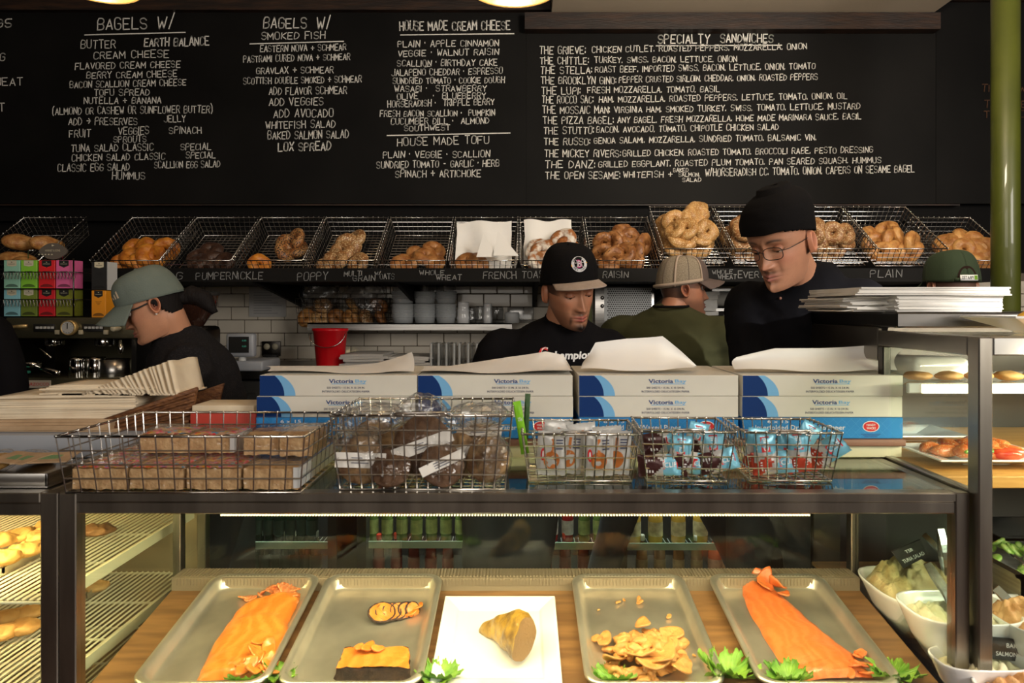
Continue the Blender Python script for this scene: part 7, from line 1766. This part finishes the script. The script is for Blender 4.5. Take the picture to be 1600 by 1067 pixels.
chest_text('C', 850, 553, 2.1, .028, .034, M_['red_print'], 'shirt_initial', .05); chest_text('C', 851.5, 552, 2.1, .022, .030, M_['white_ink'], 'shirt_initial_outline', .0)
# woman in the green cap, seen from the side
W1 = dict(skin=(.53,.255,.15), lip=(.34,.10,.09), brow=(.02,.012,.01), jaw=1.06, wide=1.02, cheek=(.52,.20,.13), neck=.058, browk=.8, nose=.92, size=.95)
hc = P(238, 474, 2.28); nk = P(276, 520, 2.34)
p_, H_, sh_, lc_, r_, f_, up_ = person('woman in grey-green cap, dark glasses and charcoal sweater, head bowed', (wx(345,2.48), 2.48, .93), nk, -1.05, hc, (-1.22, .46, .0), W1, M_['charcoal_knit'],
    [nk+Vector((.13,-.16,-.33)), nk+Vector((-.02,.22,-.33))], [nk+Vector((-.14,-.14,-.38)), nk+Vector((-.22,.12,-.38))], sw=.205, bulk=1.12, seed=2, collar=False, feet=[(wx(322,2.48),2.50,0),(wx(300,2.48),2.46,0)])
hat, cp_ = cap(H_, p_, lc_, M_['hat_green'], M_['hat_green'], zf=.028, zb_=-.006, hgt=.94, brim_len=.080, brim_drop=.030, curve=.016)
# three-bar triangular badge on the cap front
def tri(mb):
    for k in range(3):
        x0 = -.014+k*.0095; h0 = .006+.0065*k; mb.add([Vector((x0, .0008, -.008)), Vector((x0+.0062, .0008, -.008)), Vector((x0+.0062-.0045, .0008, -.008+h0+.002)), Vector((x0-.0042+.001, .0008, -.008+h0-.001))], [(0,1,2,3)], False)
badge(H_, hat, cp_, .66, .26, .02, [('badge_bars', M_['badge_tan'], tri)], 1.35)
shell(H_, W1, lambda p: p.z < .012 and p.z > -.066 and p.y > .026-.75*(p.z+.04), .006, 'hair', M_['hair'], p_, lc_)
m = MB(); m.tube(*smooth_pts([H_@Vector((0,.085,-.02)), H_@Vector((0,.125,-.03)), H_@Vector((.01,.155,-.06)), H_@Vector((.01,.165,-.12))], [.024,.032,.030,.012], 5), 14).disp(.006, 40, 3).build('ponytail', M_['hair'], p_, lc_)
glasses(H_, p_, lc_, M_['rubber'], .0245, .0165, -.1035, .0026, .7)
for s in (-1, 1): MB().ball(H_@Vector((s*.0785,.006,-.042)), .0042, 12).build('earring', M_['pearl'], p_, lc_)
# man in olive shirt, back turned, looking right
O1 = dict(skin=(.36,.16,.095), lip=(.26,.09,.075), brow=(.02,.012,.01), beard='stubble', jaw=1.02, neck=.060, hairline=lambda p: (.85 if (p.z > -.045 and p.y > .0 and abs(p.x) > .02 or p.y > .05 and p.z > -.06) else 0)+(.6 if p.z > -.005 and p.y > -.05 else 0), haircol=(.045,.025,.018))
hc = P(1066, 449, 2.85); nk = P(1048, 482, 2.80)
O1['collar_m'] = M_['black_paint']
p_, H_, sh_, lc_, r_, f_, up_ = person('man in olive green T-shirt and beige mesh cap, seen from behind, facing right', (nk.x+.0, 2.92, .98), nk, PI-.25, hc, (1.68, .02, .0), O1, M_['olive_shirt'],
    [nk+Vector((.30,.06,-.32)), nk+Vector((-.30,.06,-.32))], [nk+Vector((.20,.30,-.34)), nk+Vector((-.18,.30,-.34))], sw=.235, bulk=1.16, seed=3, sleeve_to=-.12, feet=[(wx(1215,2.92),2.92,0),(wx(905,2.92),2.92,0)])
hat, cp_ = cap(H_, p_, lc_, M_['hat_brown'], M_['hat_brown'], zf=.030, zb_=-.010, hgt=.98, brim_len=.072, brim_drop=.010, curve=.012, back_m=M_['hat_mesh'])
m = MB(); m.tube([H_@cp_(a,.04,.003) for a in np.linspace(1.0, 2*PI-1.0, 30)], .0075, 8); m.tube([H_@cp_(1.02,v,.003) for v in np.linspace(0,1,14)], .0035, 6); m.tube([H_@cp_(-1.02,v,.003) for v in np.linspace(0,1,14)], .0035, 6); m.tube([H_@cp_(2.1,v,.003) for v in np.linspace(0,1,14)], .0045, 6); m.tube([H_@cp_(-2.1,v,.003) for v in np.linspace(0,1,14)], .0045, 6); m.build('tan_band', M_['hat_tan'], hat, (0,0,0))
# tall man in black beanie
B1 = dict(skin=(.50,.245,.15), lip=(.40,.14,.12), brow=(.03,.018,.014), beard='moustache', jaw=.94, neck=.060, cheek=(.56,.22,.15), size=1.11, browk=.8, hairline=lambda p: .85*(1 if p.y > .0 and p.z > -.045 else 0))
hc = P(1221, 376, 2.08); nk = P(1262, 418, 2.17)
p_, H_, sh_, lc_, r_, f_, up_ = person('tall man in black beanie, thin glasses and black button-neck shirt, looking down', (nk.x-.03, 2.34, 1.0), nk, -.55, hc, (-.92, .38, -.02), B1, M_['navy_shirt'],
    [nk+Vector((-.22,-.10,-.36)), nk+Vector((.24,.12,-.36))], [nk+Vector((-.26,-.12,-.52)), nk+Vector((.12,.0,-.55))], sw=.205, bulk=1.0, seed=4, collar=False)
def bz(p):
    k = max(0, p.z-.03)/.09; q = Vector(p); q.y += .018*k*k; q.z += .018*k; q.x *= 1+.06*k; q.y *= 1+.04*k
    q += Vector(noise.noise_vector(Vector((q.x*20, q.y*20, q.z*60))))*.0022; return q
b_h = shell(H_, B1, lambda p: p.z > .026-.30*max(-.06, min(.10, p.y+.02)), .010, 'beanie', M_['hat_black'], p_, lc_, fn2=bz, thick=.005)
glasses(H_, p_, lc_, M_['black_print'], .0265, .0165, -.1060, .0013, .65, -.006)
bvh = BVHTree.FromPolygons([v.co+lc_ for v in sh_.data.vertices], [tuple(p.vertices) for p in sh_.data.polygons])
for k, (bx, by) in enumerate(((1227,430),(1223,448),(1219,466))):
    s0 = P(bx, by, 1.6); h = bvh.ray_cast(Vector((0,0,CZ)), (s0-Vector((0,0,CZ))).normalized())
    if h[0] is not None: MB().ball(h[0]-Vector((0,.002,0)), (.0048,.003,.0048), 12).build('button', M_['edge_brown'], p_, lc_)
# man with dark green cap worn backwards, behind the papers
G1 = dict(skin=(.40,.20,.12), lip=(.3,.1,.08), brow=(.02,.012,.01), jaw=1.0, hairline=lambda p: .75*(1 if p.y > -.02 and p.z > -.08 else 0)*(.6+.4*gs(p.z,.0,.05)), haircol=(.06,.04,.035))
hc = P(1486, 446, 2.55); nk = P(1486, 502, 2.52)
p_, H_, sh_, lc_, r_, f_, up_ = person('man seen from behind in a dark green cap, mostly hidden by the papers', (nk.x, 2.58, .95), nk, PI, hc, (PI-.08, .12, 0), G1, M_['black_shirt'],
    [nk+Vector((.27,.04,-.33)), nk+Vector((-.27,.04,-.33))], [nk+Vector((.15,.28,-.34)), nk+Vector((-.15,.28,-.34))], sw=.20, seed=5)
hat, cp_ = cap(H_, p_, lc_, M_['hat_dkgreen'], M_['hat_dkgreen'], zf=.028, zb_=-.004, hgt=.95, brim_len=.07, brim_drop=.012, curve=.012)
# adjuster opening with strap and label at the back
m = MB(); flat(m, [(.036*math.cos(a), .036*math.sin(a)) for a in np.linspace(0,PI,16)], lambda x, z: H_@(cp_(PI+x/.095, .03+z/.145, .0036))); m.build('adjuster_opening', mat('cropped_hair', (.022,.012,.009), .95, spec=.1), hat, (0,0,0))
m = MB(); m.tube([H_@cp_(PI+x/.095, .03, .004) for x in np.linspace(-.045,.045,12)], .0065, 8); m.build('strap', M_['hat_dkgreen'], hat, (0,0,0))
def backp(x, z, o): return H_@cp_(PI+x/.095, .055+z/.145, o)
m = MB(); m.grid(lambda u, v: backp((u-.5)*.058, (v-.5)*.013, .012), 12, 3); m.build('strap_label', M_['white_ink'], hat, (0,0,0), .001)
m = MB(); printed(m, 'PIRATES', lambda u, v: backp(-(u)-.006, v, .0135), .036, .0075, .01); m.build('label_lettering', M_['black_print'], hat, (0,0,0))
m = MB(); flat(m, [(-.006,-.005),(.006,-.005),(.006,.005),(-.006,.005)], lambda x, z: backp(.021+x, z, .0132)); m.build('label_square', M_['pepper_green'], hat, (0,0,0))
# person at the left edge, only a dark sleeve in view
L1 = dict(skin=(.42,.2,.12), lip=(.3,.1,.08), brow=(.02,.012,.01), hairline=lambda p: .9*(1 if p.y > .0 and p.z > -.045 else 0))
nk = P(-118, 468, 2.35); hc = nk+Vector((-.03,-.03,.115))
p_, H_, sh_, lc_, r_, f_, up_ = person('person at the left edge, only a dark sleeve and shoulder in view', (nk.x, 2.38, .95), nk, .2, hc, (.3,.3,0), L1, M_['black_shirt'],
    [nk+Vector((-.30,.0,-.33)), nk+Vector((.29,.0,-.34))], [nk+Vector((-.15,-.2,-.34)), nk+Vector((.27,-.12,-.46))], sw=.22, seed=6)

shell(H_, L1, lambda p: p.z > .055-.75*(p.y+.05) and p.z > -.055, .007, 'hair', M_['hair'], p_, lc_, thick=.004)
